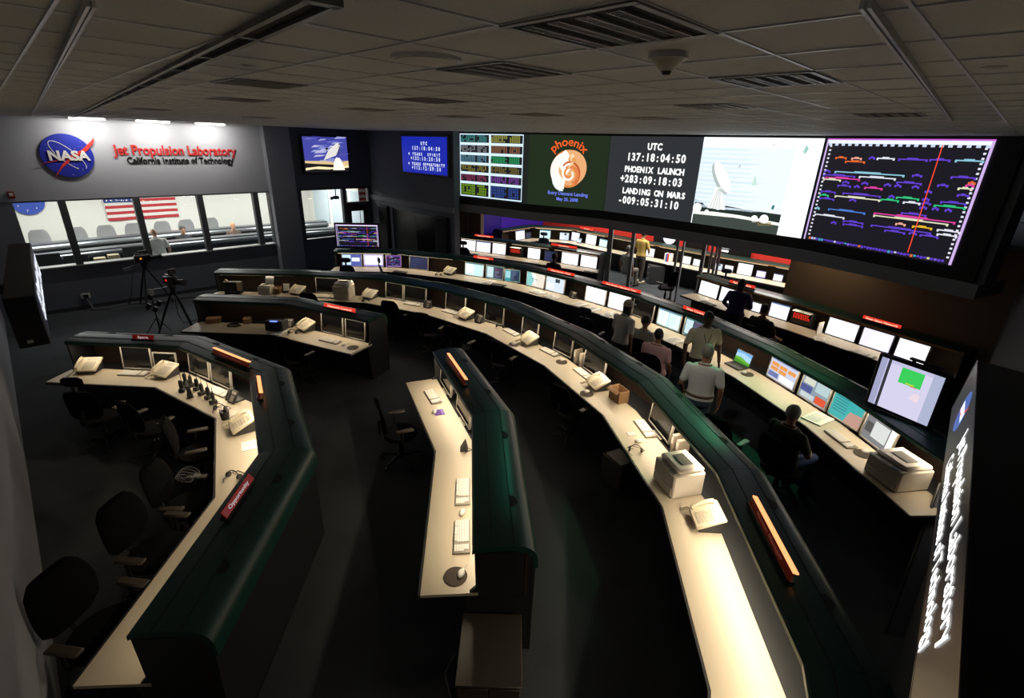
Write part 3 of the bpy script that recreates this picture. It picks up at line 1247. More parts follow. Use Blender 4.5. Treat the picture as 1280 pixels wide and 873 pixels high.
# panel 5: timeline
BARC = {'o': 'e0662e', 'p': 'e8a890', 'v': '5f40c8', 'w': 'e0e2ee', 'c': '8ac4d8', 'm': 'd8409a', 'y': 'dfe0c0', 'g': '2fc07a', 'b': '4a7ad0', 'Y': 'e8b82a'}
BARS = [(0.091,0.825,0.174,0.826,'o'),(0.207,0.827,0.281,0.821,'p'),(0.168,0.793,0.310,0.795,'o'),(0.326,0.836,0.370,0.832,'v'),(0.379,0.832,0.494,0.832,'w'),(0.515,0.833,0.688,0.830,'v'),(0.696,0.836,0.811,0.836,'v'),(0.834,0.837,0.980,0.837,'c'),(0.031,0.696,0.081,0.693,'v'),(0.112,0.692,0.583,0.698,'c'),(0.626,0.702,0.686,0.701,'v'),(0.840,0.706,0.971,0.709,'v'),(0.032,0.656,0.270,0.662,'v'),(0.051,0.630,0.307,0.640,'m'),(0.294,0.661,0.537,0.664,'w'),(0.040,0.616,0.175,0.618,'y'),(0.188,0.603,0.239,0.601,'v'),(0.324,0.607,0.371,0.605,'v'),(0.545,0.635,0.698,0.638,'v'),(0.474,0.608,0.519,0.606,'v'),(0.540,0.607,0.584,0.606,'v'),(0.784,0.636,0.845,0.636,'v'),(0.938,0.671,0.977,0.669,'o'),(0.929,0.651,0.976,0.650,'m'),(0.159,0.567,0.258,0.568,'v'),(0.279,0.573,0.319,0.571,'v'),(0.350,0.565,0.473,0.572,'m'),(0.646,0.608,0.689,0.607,'v'),(0.896,0.623,0.972,0.623,'y'),(0.044,0.496,0.160,0.500,'v'),(0.726,0.577,0.769,0.577,'v'),(0.043,0.462,0.114,0.464,'g'),(0.210,0.496,0.476,0.504,'v'),(0.159,0.463,0.479,0.470,'y'),(0.523,0.510,0.562,0.509,'v'),(0.571,0.507,0.711,0.508,'g'),(0.726,0.513,0.769,0.513,'v'),(0.904,0.570,0.968,0.570,'v'),(0.048,0.428,0.163,0.433,'v'),(0.271,0.444,0.321,0.445,'v'),(0.479,0.479,0.597,0.474,'g'),(0.621,0.471,0.726,0.474,'w'),(0.731,0.478,0.785,0.480,'v'),(0.830,0.504,0.969,0.504,'v'),(0.801,0.473,0.972,0.468,'g'),(0.726,0.441,0.771,0.442,'v'),(0.798,0.443,0.836,0.444,'v'),(0.868,0.443,0.907,0.443,'v'),(0.036,0.331,0.070,0.329,'c'),(0.135,0.333,0.407,0.337,'b'),(0.041,0.265,0.272,0.270,'w'),(0.461,0.349,0.947,0.347,'m'),(0.463,0.327,0.914,0.326,'y'),(0.629,0.374,0.782,0.382,'v'),(0.183,0.209,0.224,0.210,'v'),(0.266,0.235,0.414,0.246,'v'),(0.271,0.208,0.418,0.213,'v'),(0.616,0.278,0.680,0.281,'p'),(0.719,0.273,0.836,0.281,'Y'),(0.465,0.239,0.839,0.234,'v'),(0.862,0.281,0.990,0.269,'w'),(0.560,0.206,0.693,0.209,'v'),(0.713,0.216,0.762,0.217,'v'),(0.869,0.240,0.981,0.238,'w'),(0.778,0.215,0.886,0.208,'v')]


def timeline(c, par, lab, s=1.0):
    c.rect(0, 0, 1, 1, G('ccb0e8', 1.1 * s))
    c.up()
    c.rect(.012, 0, .985, .955, G('1f1d26', .8))
    c.rect(.012, .955, .985, .985, G('e6eefa', 1.2))
    c.rect(.0, .99, 1, 1, G('d05ad0', 1.0))
    c.up()
    for k in range(21):
        u = .03 + .945 * k / 20
        c.rect(u - .012, .935, u + .012, .957, G('c8d4e8', 1.1))
    for k in range(24):
        v = .06 + .87 * k / 23
        c.rect(.03, v - .008, .045, v + .008, G('e0e0f0', 1.1))
        c.rect(.962, v - .008, .976, v + .008, G('e0e0f0', 1.1))
    for k in range(46):
        u = .04 + .92 * k / 46
        c.rect(u, .010 + .01 * random.random(), u + .016, .034, G(random.choice(['5f40c8', '5f40c8', '7a60d8', 'c8c8f0', '5f40c8', 'd8d8a0', '40a0c0', 'e06a4a'] if random.random() < .5 else ['5f40c8']), 1))
    c.up()
    for u0, v0, u1, v1, k in BARS:
        m = G(BARC[k], 1.05)
        th = .0105
        vm = (v0 + v1) / 2
        c.rect(u0, vm - th * .5, u1, vm + th * .5, m)
        c.rect(u0, vm - th * 1.5, u0 + .012, vm, m)
        c.rect(u1 - .012, vm - th * 1.5, u1, vm, m)
        w = (u1 - u0)
        c.rect(u0 + w * .3, vm, u0 + w * .68, vm + th * 1.3, m)
    c.up()
    c.rect(.740, .045, .746, .955, G('f04a32', 1.2))
    return c.build('screen_panel', par, lab)


timeline(PAN[4], VW, 'dark panel with a coloured timeline chart and red line')

# ------------------------------------------------------------------ wall televisions


def tv_box(name, lab, cat, quad, p, n, bez, depth, group=None, col=None):
    """a flat screen on a vertical plane seen at pixel corners (left, top, right, bottom)"""
    x0, y0, x1, y1 = quad
    ex = Vector((-n.y, n.x, 0))
    if ex.dot(_r) < 0:
        ex = -ex
    a, b = onplane(x0, y1, p, n), onplane(x1, y1, p, n)
    c2, d2 = onplane(x0, y0, p, n), onplane(x1, y0, p, n)
    w = ((b - a).dot(ex) + (d2 - c2).dot(ex)) / 2
    h = ((c2.z - a.z) + (d2.z - b.z)) / 2
    cen = (a + b + c2 + d2) / 4
    t = thing(name, lab, cat, cen + Vector((0, 0, -h / 2)), 0, group)
    nrm = n if n.dot(CAMP - cen) > 0 else -n
    M = frame_m(cen, ex, (0, 0, 1))
    mb = MB()
    A = Matrix(((ex.x, nrm.x, 0, 0), (ex.y, nrm.y, 0, 0), (0, 0, 1, 0), (0, 0, 0, 1)))
    mb.box(cen - nrm * (depth / 2 + .004), (w + 2 * bez, depth, h + 2 * bez), M=A, bev=.012)
    mb.build('casing', col or M_BLACK, t, shift=t.location)
    mb = MB()
    mb.box(cen - nrm * (depth + .06), (w * .3, .12, h * .4), M=A)
    mb.build('wall_mount', M_BLACK, t, shift=t.location)
    o = cen - ex * w / 2 - Vector((0, 0, h / 2)) + nrm * .004
    return t, Canvas(o, ex, (0, 0, 1), w, h, shift=t.location), nrm


t, c, _ = tv_box('wall_television', 'wall television showing an antenna dish at dusk, above the half-glazed door', 'television', (380, 171.5, 434.5, 215), rm(0, SN + .2), SS, .06, .1)
c.rect(0, 0, 1, 1, G('4a4fb0', .9))
c.up()
for k in range(26):
    v = .25 + .72 * random.random()
    u = random.random() * .8
    c.poly([(u, v), (u + .1 + .15 * random.random(), v + .02), (u + .3, v + .06), (u + .08, v + .07)], G(random.choice(['6a70c8', '8f98dc', 'a8b0e8', '3a3a9c', '5a58b8', 'c8c8f0']), .9))
c.rect(0, .12, 1, .32, G('e8c890', 1.0))
c.up()
c.poly([(0, 0), (1, 0), (1, .14), (.75, .20), (.5, .22), (.2, .24), (0, .26)], G('20201c', .7))
c.up()
c.poly([(0, .05), (.2, .09), (.5, .07), (1, .12), (1, .18), (.6, .13), (.3, .16), (0, .12)], G('f4e0b0', 1.2))
c.poly([(.62, .05), (.66, .3), (.72, .42), (.8, .4), (.86, .25), (.9, .05)], G('fff4e0', 1.3))
c.poly([(.42, .33), (.47, .36), (.72, .48), (.84, .78), (.80, .86), (.74, .82), (.55, .62)], G('e8e6e0', 1.0))
c.poly([(.84, .78), (.80, .86), (.78, .6), (.74, .48), (.80, .55)], G('50506a', .7))
c.poly([(.48, .66), (.52, .72), (.56, .68), (.52, .63)], G('2c3038', .6))
c.build('screen', t)
t, c, _ = tv_box('wall_television', 'blue wall television with white spacecraft clock text', 'television', (503, 171, 559, 217), rm(TB - .1, 0), TT, .06, .1)
c.rect(0, 0, 1, 1, G('1226b4', .85))
P = c.build('screen', t)
WT2 = G('eaf4ff', 1.2)
for txt, u0, u1, v, sz in (('UTC', .44, .60, .78, .13), ('137:18:04:50', .24, .87, .64, .15), ('4 YEARS  SPIRIT', .15, .87, .49, .12), ('+133:13:20:50', .20, .87, .36, .15), ('4 YEARS OPPORTUNITY', .14, .96, .22, .115), ('+112:12:59:50', .22, .88, .10, .15)):
    mono(c, txt, u0, u1, v, sz, WT2, P, xs=.8, bold=.005)

# ------------------------------------------------------------------ emblem and lettering on the left wall
tc, zc, Rr = 1.42, 3.83, .50
pn = rm(tc, SN + .05, zc)
t = thing('wall_emblem', 'round blue space agency emblem with red swoosh on the left wall', 'emblem', rm(tc, SN, zc - Rr))
M = frame_m(pn, TT, (0, 0, 1))
mb = MB()
n = 48
mb.slab([M @ Vector((Rr * math.cos(2 * PI * k / n), Rr * math.sin(2 * PI * k / n), 0)) for k in range(n)], SS * -.05)
mb.build('disc', mat('emblem_blue', hexc('1c2a9c'), .5), t, shift=t.location)
mb = MB()


def ring(mb, a, b, th, rot, z, t0=0, t1=2 * PI, n=48):
    c_, s_ = math.cos(rot), math.sin(rot)
    pts = []
    for k in range(n + 1):
        q = t0 + (t1 - t0) * k / n
        x, y = a * math.cos(q), b * math.sin(q)
        pts.append(M @ Vector((x * c_ - y * s_, x * s_ + y * c_, z)))
    mb.tube(pts, th, n=5)


ring(mb, .42, .15, .007, -.85, .004, .1, 5.6)
mb.build('orbit_ring', M_PAPER, t, shift=t.location)
mb = MB()
sw = [(-.62, -.2), (-.3, -.12), (0, -.02), (.3, .14), (.52, .34), (.60, .44), (.56, .30), (.40, .12), (.15, -.02), (-.1, -.09), (-.35, -.15)]
sw2 = [(.40, .2), (.1, .02), (-.15, -.2), (-.3, -.42), (-.36, -.52), (-.2, -.32), (0, -.14), (.2, -.01), (.42, .13)]
for q, z in ((sw, .012), (sw2, .008)):
    mb.slab([M @ Vector((x, y, z)) for x, y in q], SS * .006)
mb.build('swoosh', mat('emblem_red', hexc('c8302c'), .5), t, shift=t.location)
mb = MB()
for k in range(34):
    a, r = random.random() * 2 * PI, .47 * math.sqrt(random.random())
    p = M @ Vector((r * math.cos(a), r * math.sin(a), .002))
    q = random.choice((.004, .006, .009))
    mb.box(p, (q, q, q))
mb.build('stars', M_PAPER, t, shift=t.location)
t['label'] = 'round blue space agency emblem with red swoosh on the left wall'
text_mesh('NASA', .30, frame_m(rm(tc + .02, SN + .075, zc - .10), TT, (0, 0, 1)), M_WHITE, 'lettering', t, depth=.006, bold=.012, shift=t.location, xs=1.0)
M_REDLET = mat('red_letter', hexc('c03030'), .45)
t = thing('wall_lettering', 'red raised wall lettering beside the round blue emblem', 'sign', rm(3.76, SN, 3.80))
text_mesh('Jet Propulsion Laboratory', .345, frame_m(rm(3.80, SN + .018, 3.86), TT, (0, 0, 1)), M_REDLET, 'lettering', t, depth=.012, bold=.007, shift=t.location, xs=.80)
t = thing('wall_lettering', 'black raised wall lettering below the red line of letters', 'sign', rm(3.76, SN, 3.55))
text_mesh('California Institute of Technology', .235, frame_m(rm(3.86, SN + .014, 3.64), TT, (0, 0, 1)), M_BLACK, 'lettering', t, depth=.010, bold=.004, shift=t.location, xs=.80)

# ------------------------------------------------------------------ the two lit signs hung beside the camera
# left one: seen nearly edge-on
t = thing('lit_sign', 'long black sign box hung by the left wall, lit face edge-on', 'sign', rm(.0, -5.3, 3.1))
sA, sB = rm(.10, -6.35), rm(.005, -4.22)
e = (sB - sA).normalized()
n = Vector((-e.y, e.x, 0))
if n.dot(TT) < 0:
    n = -n
L = (sB - sA).length
A = Matrix(((e.x, n.x, 0, 0), (e.y, n.y, 0, 0), (0, 0, 1, 0), (0, 0, 0, 1)))
mid = (sA + sB) / 2
mb = MB()
mb.box(mid - n * .075 + Vector((0, 0, 3.265)), (L, .15, .33), M=A, bev=.006)
mb.build('cabinet', M_BLACK, t, shift=t.location)
mb = MB()
mb.box(sB - n * .09 + e * .002 + Vector((0, 0, 3.14)), (.004, .03, .02), M=A)
mb.build('maker_plate', M_WHITE, t, shift=t.location, label='small white maker plate')
mb = MB()
mb.box(mid - n * .26 + Vector((0, 0, 3.265)), (.08, .26, .06), M=A)
mb.build('bracket', M_BLACK, t, shift=t.location)
c = Canvas(sB + n * .001 + Vector((0, 0, 3.12)), -e, (0, 0, 1), L, .29, shift=t.location)
c.rect(.02, 0, .98, 1, G('0c1024', .8))
P = c.build('screen', t)
for txt, v, sz in (('Jet Propulsion Laboratory', .56, .15), ('California Institute of Technology', .2, .12)):
    text_mesh(txt, sz, c.textm(.55, v, .003), G('f0f4ff', 1.6), 'lettering', P, bold=.003, shift=t.location, xs=1.1)
# right one
t = thing('lit_sign', 'long black sign on the near right with white lettering running away', 'sign', rm(2.5, .2, 2.8))
kS = 3.0
zt, zb = EYE - .379 * kS, EYE - .494 * kS
A0, B0 = rm(1.322 * kS, .081), rm(.85, .2366)
e = (B0 - A0).normalized()
n = Vector((-e.y, e.x, 0))
if n.dot(SS) > 0:
    n = -n
L = (B0 - A0).length
upv = (Vector((0, 0, zt - zb)) - n * .025)
hS = upv.length
upv.normalize()
nS = e.cross(upv).normalized()
A = Matrix(((e.x, nS.x, upv.x, 0), (e.y, nS.y, upv.y, 0), (e.z, nS.z, upv.z, 0), (0, 0, 0, 1)))
mid = (A0 + B0) / 2 + Vector((0, 0, zt)) - upv * hS / 2
mb = MB()
mb.box(mid - nS * .12, (L, .236, hS), M=A, bev=.006)
mb.build('cabinet', mat('sign_cabinet_black', (.004, .004, .005), .35), t, shift=t.location)
mb = MB()
for q in (-1, 1):
    mb.box(mid - nS * .0065 + upv * q * (hS / 2 - .006), (L, .016, .012), M=A, bev=.003)
    mb.box(mid - nS * .0065 + e * q * (L / 2 - .008), (.016, .016, hS), M=A, bev=.003)
mb.build('bezel', mat('sign_bezel', (.05, .05, .055), .3, metal=.5), t, shift=t.location)
c = Canvas(mid - e * L / 2 - upv * (hS / 2 - .012) + nS * .0005, e, upv, L, hS - .024, shift=t.location)
c.rect(.0, 0, 1, 1, G('14141a', .6))
c.up()
ws = c.w / c.h
EU = .165
c.poly([(EU + .045 * math.cos(2 * PI * k / 32), .55 + .36 * math.sin(2 * PI * k / 32)) for k in range(32)], G('3a5aa8', 1.1))
c.up()
c.poly([(EU - .05, .42), (EU, .5), (EU + .05, .85), (EU + .02, .48)], G('d84a40', 1.0))
c.poly([(EU - .035, .46), (EU + .035, .46), (EU + .035, .64), (EU - .035, .64)], G('e8f0fa', 1.2))
P = c.build('screen', t)
for txt, u0, u1, v, sz in (('Jet Propulsion Laboratory', .255, .83, .58, .13), ('California Institute of Technology', .24, .80, .14, .12)):
    text_mesh(txt, sz, c.textm((u0 + u1) / 2, v, .0025), G('ffffff', 1.8), 'lettering', P, bold=.002, shift=t.location, xs=(u1 - u0) * c.w / (len(txt) * sz * .515))
# ------------------------------------------------------------------ placing things along a console


def seg_hit(key, x, y, d):
    """where the sight line through x, y meets the upright plane d behind the lip of a console"""
    pts = offs(CONS[key], d)
    best = None
    for i in range(len(pts) - 1):
        a, b = pts[i], pts[i + 1]
        e = (b - a).normalized()
        n = Vector((-e.y, e.x, 0))
        den = ray(x, y).dot(n)
        if abs(den) < 1e-6:
            continue
        p = onplane(x, y, a, n)
        L = (b - a).length
        u = (p - a).dot(e) / L
        pen = max(0, -u, u - 1)
        if (p - CAMP).dot(_f) < .3:
            continue
        if best is None or pen < best[0] - 1e-6:
            best = (pen, p, n, e)
    return best[1], best[2], best[3]


def near_seg(key, p):
    pts = CONS[key]
    best = None
    for i in range(len(pts) - 1):
        a, b = pts[i], pts[i + 1]
        e = (b - a).normalized()
        L = (b - a).length
        u = min(max((p - a).dot(e), 0), L)
        q = a + e * u
        dd = ((p - q).xy).length
        if best is None or dd < best[0]:
            best = (dd, q, e)
    n = Vector((-best[2].y, best[2].x, 0))
    d = (p - best[1]).dot(n)
    return best[1], n, best[2], d


def desk(key, x, y, lo=-.40, hi=-.02, z=ZT):
    """point on a console worktop under the pixel, kept on the worktop; and the angle facing the operator"""
    p = at(x, y, z)
    q, n, e, d = near_seg(key, p)
    if d < lo or d > hi:
        p = p + n * (min(max(d, lo), hi) - d)
    p.z = z + .0015
    return p, math.atan2(n.y, n.x) - PI / 2


# ------------------------------------------------------------------ prototypes (built facing -Y)


def monitor(name, lab, w, h, frame_m_, content, loc, rz, group, tilt=.10, z_low=.06, bez=.022, bot=.028):
    """flat monitor: casing with bezel, screen, neck, foot; loc is the foot on the shelf"""
    t = thing(name, lab, 'monitor', loc, rz, group)
    T = Matrix.Translation((0, 0, z_low + h / 2 + bot)) @ Matrix.Rotation(-tilt, 4, 'X')
    mb = MB()
    W, Hh = w / 2, h / 2
    for sx in (-1, 1):
        mb.box(T @ Vector((sx * (W + bez / 2), 0, (bez - bot) / 2)), (bez, .035, h + bez + bot), M=T.to_3x3().to_4x4(), bev=.005)
    mb.box(T @ Vector((0, 0, Hh + bez / 2)), (w + .002, .035, bez), M=T.to_3x3().to_4x4(), bev=.005)
    mb.box(T @ Vector((0, 0, -Hh - bot / 2)), (w + .002, .035, bot), M=T.to_3x3().to_4x4(), bev=.005)
    mb.box(T @ Vector((0, .02, 0)), (w + .01, .03, h + .01), M=T.to_3x3().to_4x4(), bev=.008)
    mb.box(T @ Vector((0, .045, -.02)), (w * .6, .04, h * .6), M=T.to_3x3().to_4x4(), bev=.015)
    mb.build('casing', frame_m_, t)
    M = T @ Matrix(((1, 0, 0, -W), (0, 0, -1, -.012), (0, 1, 0, -Hh), (0, 0, 0, 1)))
    c = Canvas((0, 0, 0), (1, 0, 0), (0, 1, 0), w, h)
    c.M = M
    content(c)
    c.build('screen', t)
    mb = MB()
    mb.box((0, .05, (z_low + h * .4) / 2), (.07, .03, z_low + h * .4), bev=.006)
    mb.build('neck', frame_m_, t)
    mb = MB()
    mb.box((0, .03, .008), (.24, .16, .016), bev=.006)
    mb.build('foot', frame_m_, t)
    return t


def c_off(c):
    c.rect(0, 0, 1, 1, M_SCROFF)


def c_white(c):
    c.rect(0, 0, 1, 1, G('fbf9ff', 1.25))


def c_whitelav(c):
    c.rect(0, 0, 1, 1, G('ece8ff', 1.15))
    c.up()
    c.rect(.3, .1, .9, .9, G('fbfaff', 1.3))


def c_docs(c):
    c.rect(0, 0, 1, 1, G('b8e6e8', 1.05))
    c.up()
    c.rect(.03, .06, .46, .88, G('eefcff', 1.2))
    c.rect(.52, .06, .97, .88, G('e2f6fa', 1.2))
    c.rect(0, .92, 1, 1, G('5f8fb0', .9))
    c.up()
    for k in range(9):
        c.rect(.08, .78 - .075 * k, .2 + .2 * random.random(), .80 - .075 * k, G('a8c4cc', .9))
        c.rect(.57, .78 - .075 * k, .7 + .2 * random.random(), .80 - .075 * k, G('a8c4cc', .9))


def c_cyan(c):
    c.rect(0, 0, 1, 1, G('cdf2f4', 1.1))
    c.up()
    c.rect(.05, .1, .5, .9, G('e8fdff', 1.2))
    c.rect(.0, .92, 1, 1, G('6aa4a8', .9))


def c_term(c):
    c.rect(0, 0, 1, 1, G('4a8f92', .8))
    c.up()
    c.rect(.05, .08, .42, .92, G('d4ecf0', 1.0))
    c.rect(.46, .06, .98, .94, G('403a58', .75))
    c.up()
    for k in range(12):
        c.rect(.5, .86 - .065 * k, .6 + .32 * random.random(), .88 - .065 * k, G(random.choice(['a85a7a', '7a88b8', 'b0b0d0']), .85))


def c_teal(c):
    c.rect(0, 0, 1, 1, G('3c9aa4', .9))
    c.up()
    c.rect(.4, .05, .97, .95, G('303c58', .75))
    c.rect(.03, .3, .36, .9, G('a8dce4', 1.0))
    c.up()
    for k in range(10):
        c.rect(.44, .85 - .075 * k, .55 + .36 * random.random(), .88 - .075 * k, G('7a90b8', .85))


def c_cream(c):
    c.rect(0, 0, 1, 1, G('eee6d8', 1.05))
    c.up()
    c.poly([(0, 0), (.3, 0), (.42, .45), (.3, 1), (0, 1)], G('8fd8d8', 1.0))
    c.poly([(.2, 1), (.4, 1), (.6, .5), (.5, .1), (.42, .45)], G('fffefa', 1.2))
    c.up()
    c.rect(.28, .54, .62, .58, G('38404a', .7))
    c.rect(.5, .44, .62, .48, G('5a6068', .7))


def c_pale(c):
    c.rect(0, 0, 1, 1, G('d8e4f2', 1.1))
    c.up()
    c.rect(.5, .68, .75, .95, G('2c4650', .7))
    c.rect(.05, .1, .45, .6, G('e8eef8', 1.15))


def c_hill(c):
    c.rect(0, 0, 1, 1, G('a8d4f4', 1.1))
    c.up()
    c.poly([(0, .75), (.5, .85), (1, .7), (1, 1), (0, 1)], G('7cb8ec', 1.0))
    c.poly([(0, 0), (1, 0), (1, .28), (.7, .36), (.35, .52), (0, .46)], G('6cb83c', 1.0))
    c.up()
    c.poly([(0, 0), (1, 0), (1, .12), (.5, .2), (0, .3)], G('4c9a2c', .9))


def c_orange(c):
    c.rect(0, 0, 1, 1, G('cfd4ec', 1.0))
    c.up()
    c.rect(.0, .9, 1, 1, G('8a9ac8', .9))
    for u, v in ((.05, .62), (.36, .60), (.05, .40), (.36, .38), (.68, .58)):
        c.rect(u, v, u + .28, v + .18, G('e89a4a', 1.05))
    c.rect(.02, .08, .4, .32, G('6f7fb8', .9))
    c.rect(.45, .05, .97, .34, G('f0f2fa', 1.15))


def c_blocks(c):
    c.rect(0, 0, 1, 1, G('8fa4b4', .9))
    c.up()
    c.rect(.06, .66, .46, .94, G('d8dccc', 1.0))
    c.rect(.52, .5, .98, .94, G('b8d0d4', 1.0))
    c.rect(.0, .3, .42, .6, G('4a58a0', .85))
    c.rect(.6, .04, .98, .36, G('e0502e', 1.0))
    c.rect(.06, .04, .56, .26, G('c8d4d8', 1.0))


def c_cyanpink(c):
    c.rect(0, 0, 1, 1, G('3ab4b4', .95))
    c.up()
    c.poly([(.5, 0), (1, 0), (1, .55), (.62, .5)], G('c89a8c', .95))
    for k in range(6):
        c.rect(.06, .88 - .12 * k, .5, .92 - .12 * k, G('2a8a94', .8))


def c_greydoc(c):
    c.rect(0, 0, 1, 1, G('8a8c92', .8))
    c.up()
    c.rect(.3, .2, .8, .85, G('d8dcda', 1.05))
    c.rect(.05, .3, .28, .7, G('5c5e62', .6))
    c.rect(.84, 0, 1, .9, G('fffaf0', 1.3))


def c_darkblue(c):
    c.rect(0, 0, 1, 1, G('2c3358', .75))
    c.up()
    for k in range(8):
        c.rect(.08, .8 - .09 * k, .2 + .6 * random.random(), .82 - .09 * k, G('4a5690', .8))


def c_lav(c):
    c.rect(0, 0, 1, 1, G('d4ccff', 1.15))
    c.up()
    c.rect(.05, .15, .95, .9, G('e8e4ff', 1.25))
    c.rect(.0, .0, 1, .1, G('8c84d8', 1))


def c_bluewin(c):
    c.rect(0, 0, 1, 1, G('5c66b8', .9))
    c.up()
    c.rect(.02, .1, .45, .95, G('c8e4f8', 1.15))
    c.rect(.5, .4, .92, .72, G('e8eeff', 1.2))


def c_tl(c):
    c.rect(0, 0, 1, 1, G('8a5ac0', .8))
    c.up()
    c.rect(.06, .08, .94, .9, G('241c40', .7))
    c.up()
    for k in range(26):
        u, v = random.random() * .7 + .08, random.random() * .75 + .1
        c.rect(u, v, u + .08 + .12 * random.random(), v + .025, G(random.choice(['7a5ae0', 'd848a0', 'c8d8e8', '6048c8', '3a78d0']), 1))


def c_sheet(c):
    c.rect(0, 0, 1, 1, G('f6f4fc', 1.2))
    c.up()
    for k in range(10):
        c.rect(.1, .86 - .08 * k, .4 + .5 * random.random(), .875 - .08 * k, G('a8b4d8', 1))
    c.rect(0, .93, 1, 1, G('6a88c8', .9))


# monitors on shelves: key, (x0, x1 on photo, y of picture centre), picture, frame
SHELF = ZT - .067


def put_monitors(key, lst, frame, group, d=.17, hmax=.36, row='', z_low=.05):
    for i, q in enumerate(lst):
        x0, x1, yc, cont, lab = q[:5]
        yaw = q[5] if len(q) > 5 else 0
        pa, n, e = seg_hit(key, x0, yc, d)
        pb, _, _ = seg_hit(key, x1, yc, d)
        pm, n, e = seg_hit(key, (x0 + x1) / 2, yc, d)
        w = min(max((pb - pa).length - .06, .26), .60)
        h = min(w * .76, hmax)
        P_ = CONS[key]
        for a_, b_ in ((P_[0], P_[1]), (P_[-1], P_[-2])):      # keep clear of the end panels
            ee = (b_ - a_).normalized()
            gap = (pm - a_).dot(ee)
            if (pm - a_).length < 1.2 and gap < w / 2 + .09:
                pm = pm + ee * (w / 2 + .09 - gap)
        pm.z = SHELF
        monitor('monitor', lab, w, h, frame, cont, pm, math.atan2(n.y, n.x) - PI / 2 + yaw, group, z_low=z_low)


GM = 'dark monitors on the longest green console'
put_monitors('M', [
    (394, 424, 354, c_off, 'dark pale-framed monitor behind the boxy printer, leftmost on the longest green console'),
    (482, 504, 362, c_off, 'dark narrow monitor just right of the tilted intercom, left one of a touching pair'),
    (505, 533, 366, c_off, 'dark monitor right one of a touching pair, beside the small upright telephone'),
    (557, 582, 377, c_off, 'dark monitor between the upright telephone and the tilted white intercom'),
    (606, 630, 390, c_off, 'dark monitor right of the fourth ivory intercom, above an empty desk stretch'),
    (653, 673, 407, c_off, 'dark monitor behind the intercom with mouse pad in front'),
    (693, 716, 425, c_off, 'dark monitor left of the leaning binders on the green console'),
    (731, 757, 450, c_off, 'dark monitor right of the leaning binders on the green console'),
    (813, 843, 522, c_off, 'large dark monitor nearest to the big printer on the green console'),
], M_SILVER, GM, d=.15)
GL = 'dark monitors on the left console'
put_monitors('L', [
    (152, 190, 448, c_off, 'dark pale-framed monitor, leftmost on the left console'),
    (191, 221, 450, c_off, 'dark pale-framed monitor, second from left on the left console'),
    (239, 262, 464, c_off, 'dark monitor left one of the pair behind the radio chargers'),
    (267, 289, 476, c_off, 'dark monitor right one of the pair behind the radio chargers'),
], M_SILVER, GL, d=.14)
GC = 'dark monitors on the island console'
put_monitors('C', [
    (545, 571, 490, c_off, 'dark tilted monitor at the far end of the middle island console'),
    (572, 589, 520, c_off, 'dark monitor at the bend of the middle island console'),
], M_SILVER, GC, d=.13, hmax=.34)
put_monitors('CL', [
    (402, 429, 408, c_off, 'dark pale-framed monitor under the red plate, left of a pair'),
    (432, 457, 415, c_off, 'dark pale-framed monitor under the red plate, right of a pair'),
], M_SILVER, 'dark monitors on the left-centre island', d=.13)
G2 = 'lit monitors on the second console row'
put_monitors('R2', [
    (427, 453, 327, c_bluewin, 'lit blue monitor with white windows below the raised timeline screen'),
    (454, 480, 327, c_lav, 'glowing lavender monitor right of the blue one below the raised timeline screen'),
    (482, 502, 327, c_tl, 'small purple timeline monitor at the left end of second row'),
    (510, 537, 328, c_darkblue, 'dim dark blue monitor standing alone on the second row left part'),
    (580, 606, 337, c_cyan, 'bright pale cyan monitor right of the tilted beige intercom'),
    (607, 630, 341, c_term, 'monitor with purple terminal window between two cyan-lit monitors'),
    (631, 650, 346, c_teal, 'teal monitor angled inward, right of the terminal monitor', .25),
    (657, 682, 352, c_cream, 'cream and aqua monitor left of the pale blue one'),
    (682, 706, 358, c_pale, 'pale blue monitor with small dark square, left of the tablet telephone'),
    (731, 758, 371, c_white, 'blank white monitor left of the pair beside the capped person'),
    (760, 788, 379, c_white, 'blank white monitor behind the capped person, right of a pair'),
    (790, 818, 389, c_off, 'black switched-off monitor behind the capped person'),
    (818, 854, 402, c_docs, 'cyan monitor showing two documents behind the pink shirted woman'),
    (855, 880, 412, c_term, 'greenish terminal monitor partly behind the lanyard man'),
    (958, 1000, 465, c_orange, 'monitor with orange blocks right of the laptop'),
    (1000, 1038, 488, c_blocks, 'monitor with blue and red blocks above the grey haired man'),
    (1038, 1078, 516, c_cyanpink, 'turquoise and pink monitor right of the red block monitor'),
    (1080, 1122, 536, c_greydoc, 'grey document monitor behind the near printer on the second row'),
], M_SILVER, G2, d=.15)
G3 = 'white monitors on the far console row'
put_monitors('R3', [
    (575, 595, 307, c_white, 'white monitor with dark headrest in front, leftmost of the far row'),
    (595, 614, 308, c_sheet, 'white monitor with faint boxes, second of the far row'),
    (615, 633, 311, c_white, 'white monitor left of the red LED box, third of the far row'),
    (659, 676, 319, c_white, 'white monitor right of the red LED box on the far row'),
    (680, 696, 320, c_darkblue, 'dim blue monitor behind the dark blue seated person'),
    (701, 724, 324, c_white, 'large white monitor left one near the glass doors on the far row'),
    (725, 747, 329, c_white, 'large white monitor right one near the glass doors on the far row'),
], M_BLACK, G3, d=.12)
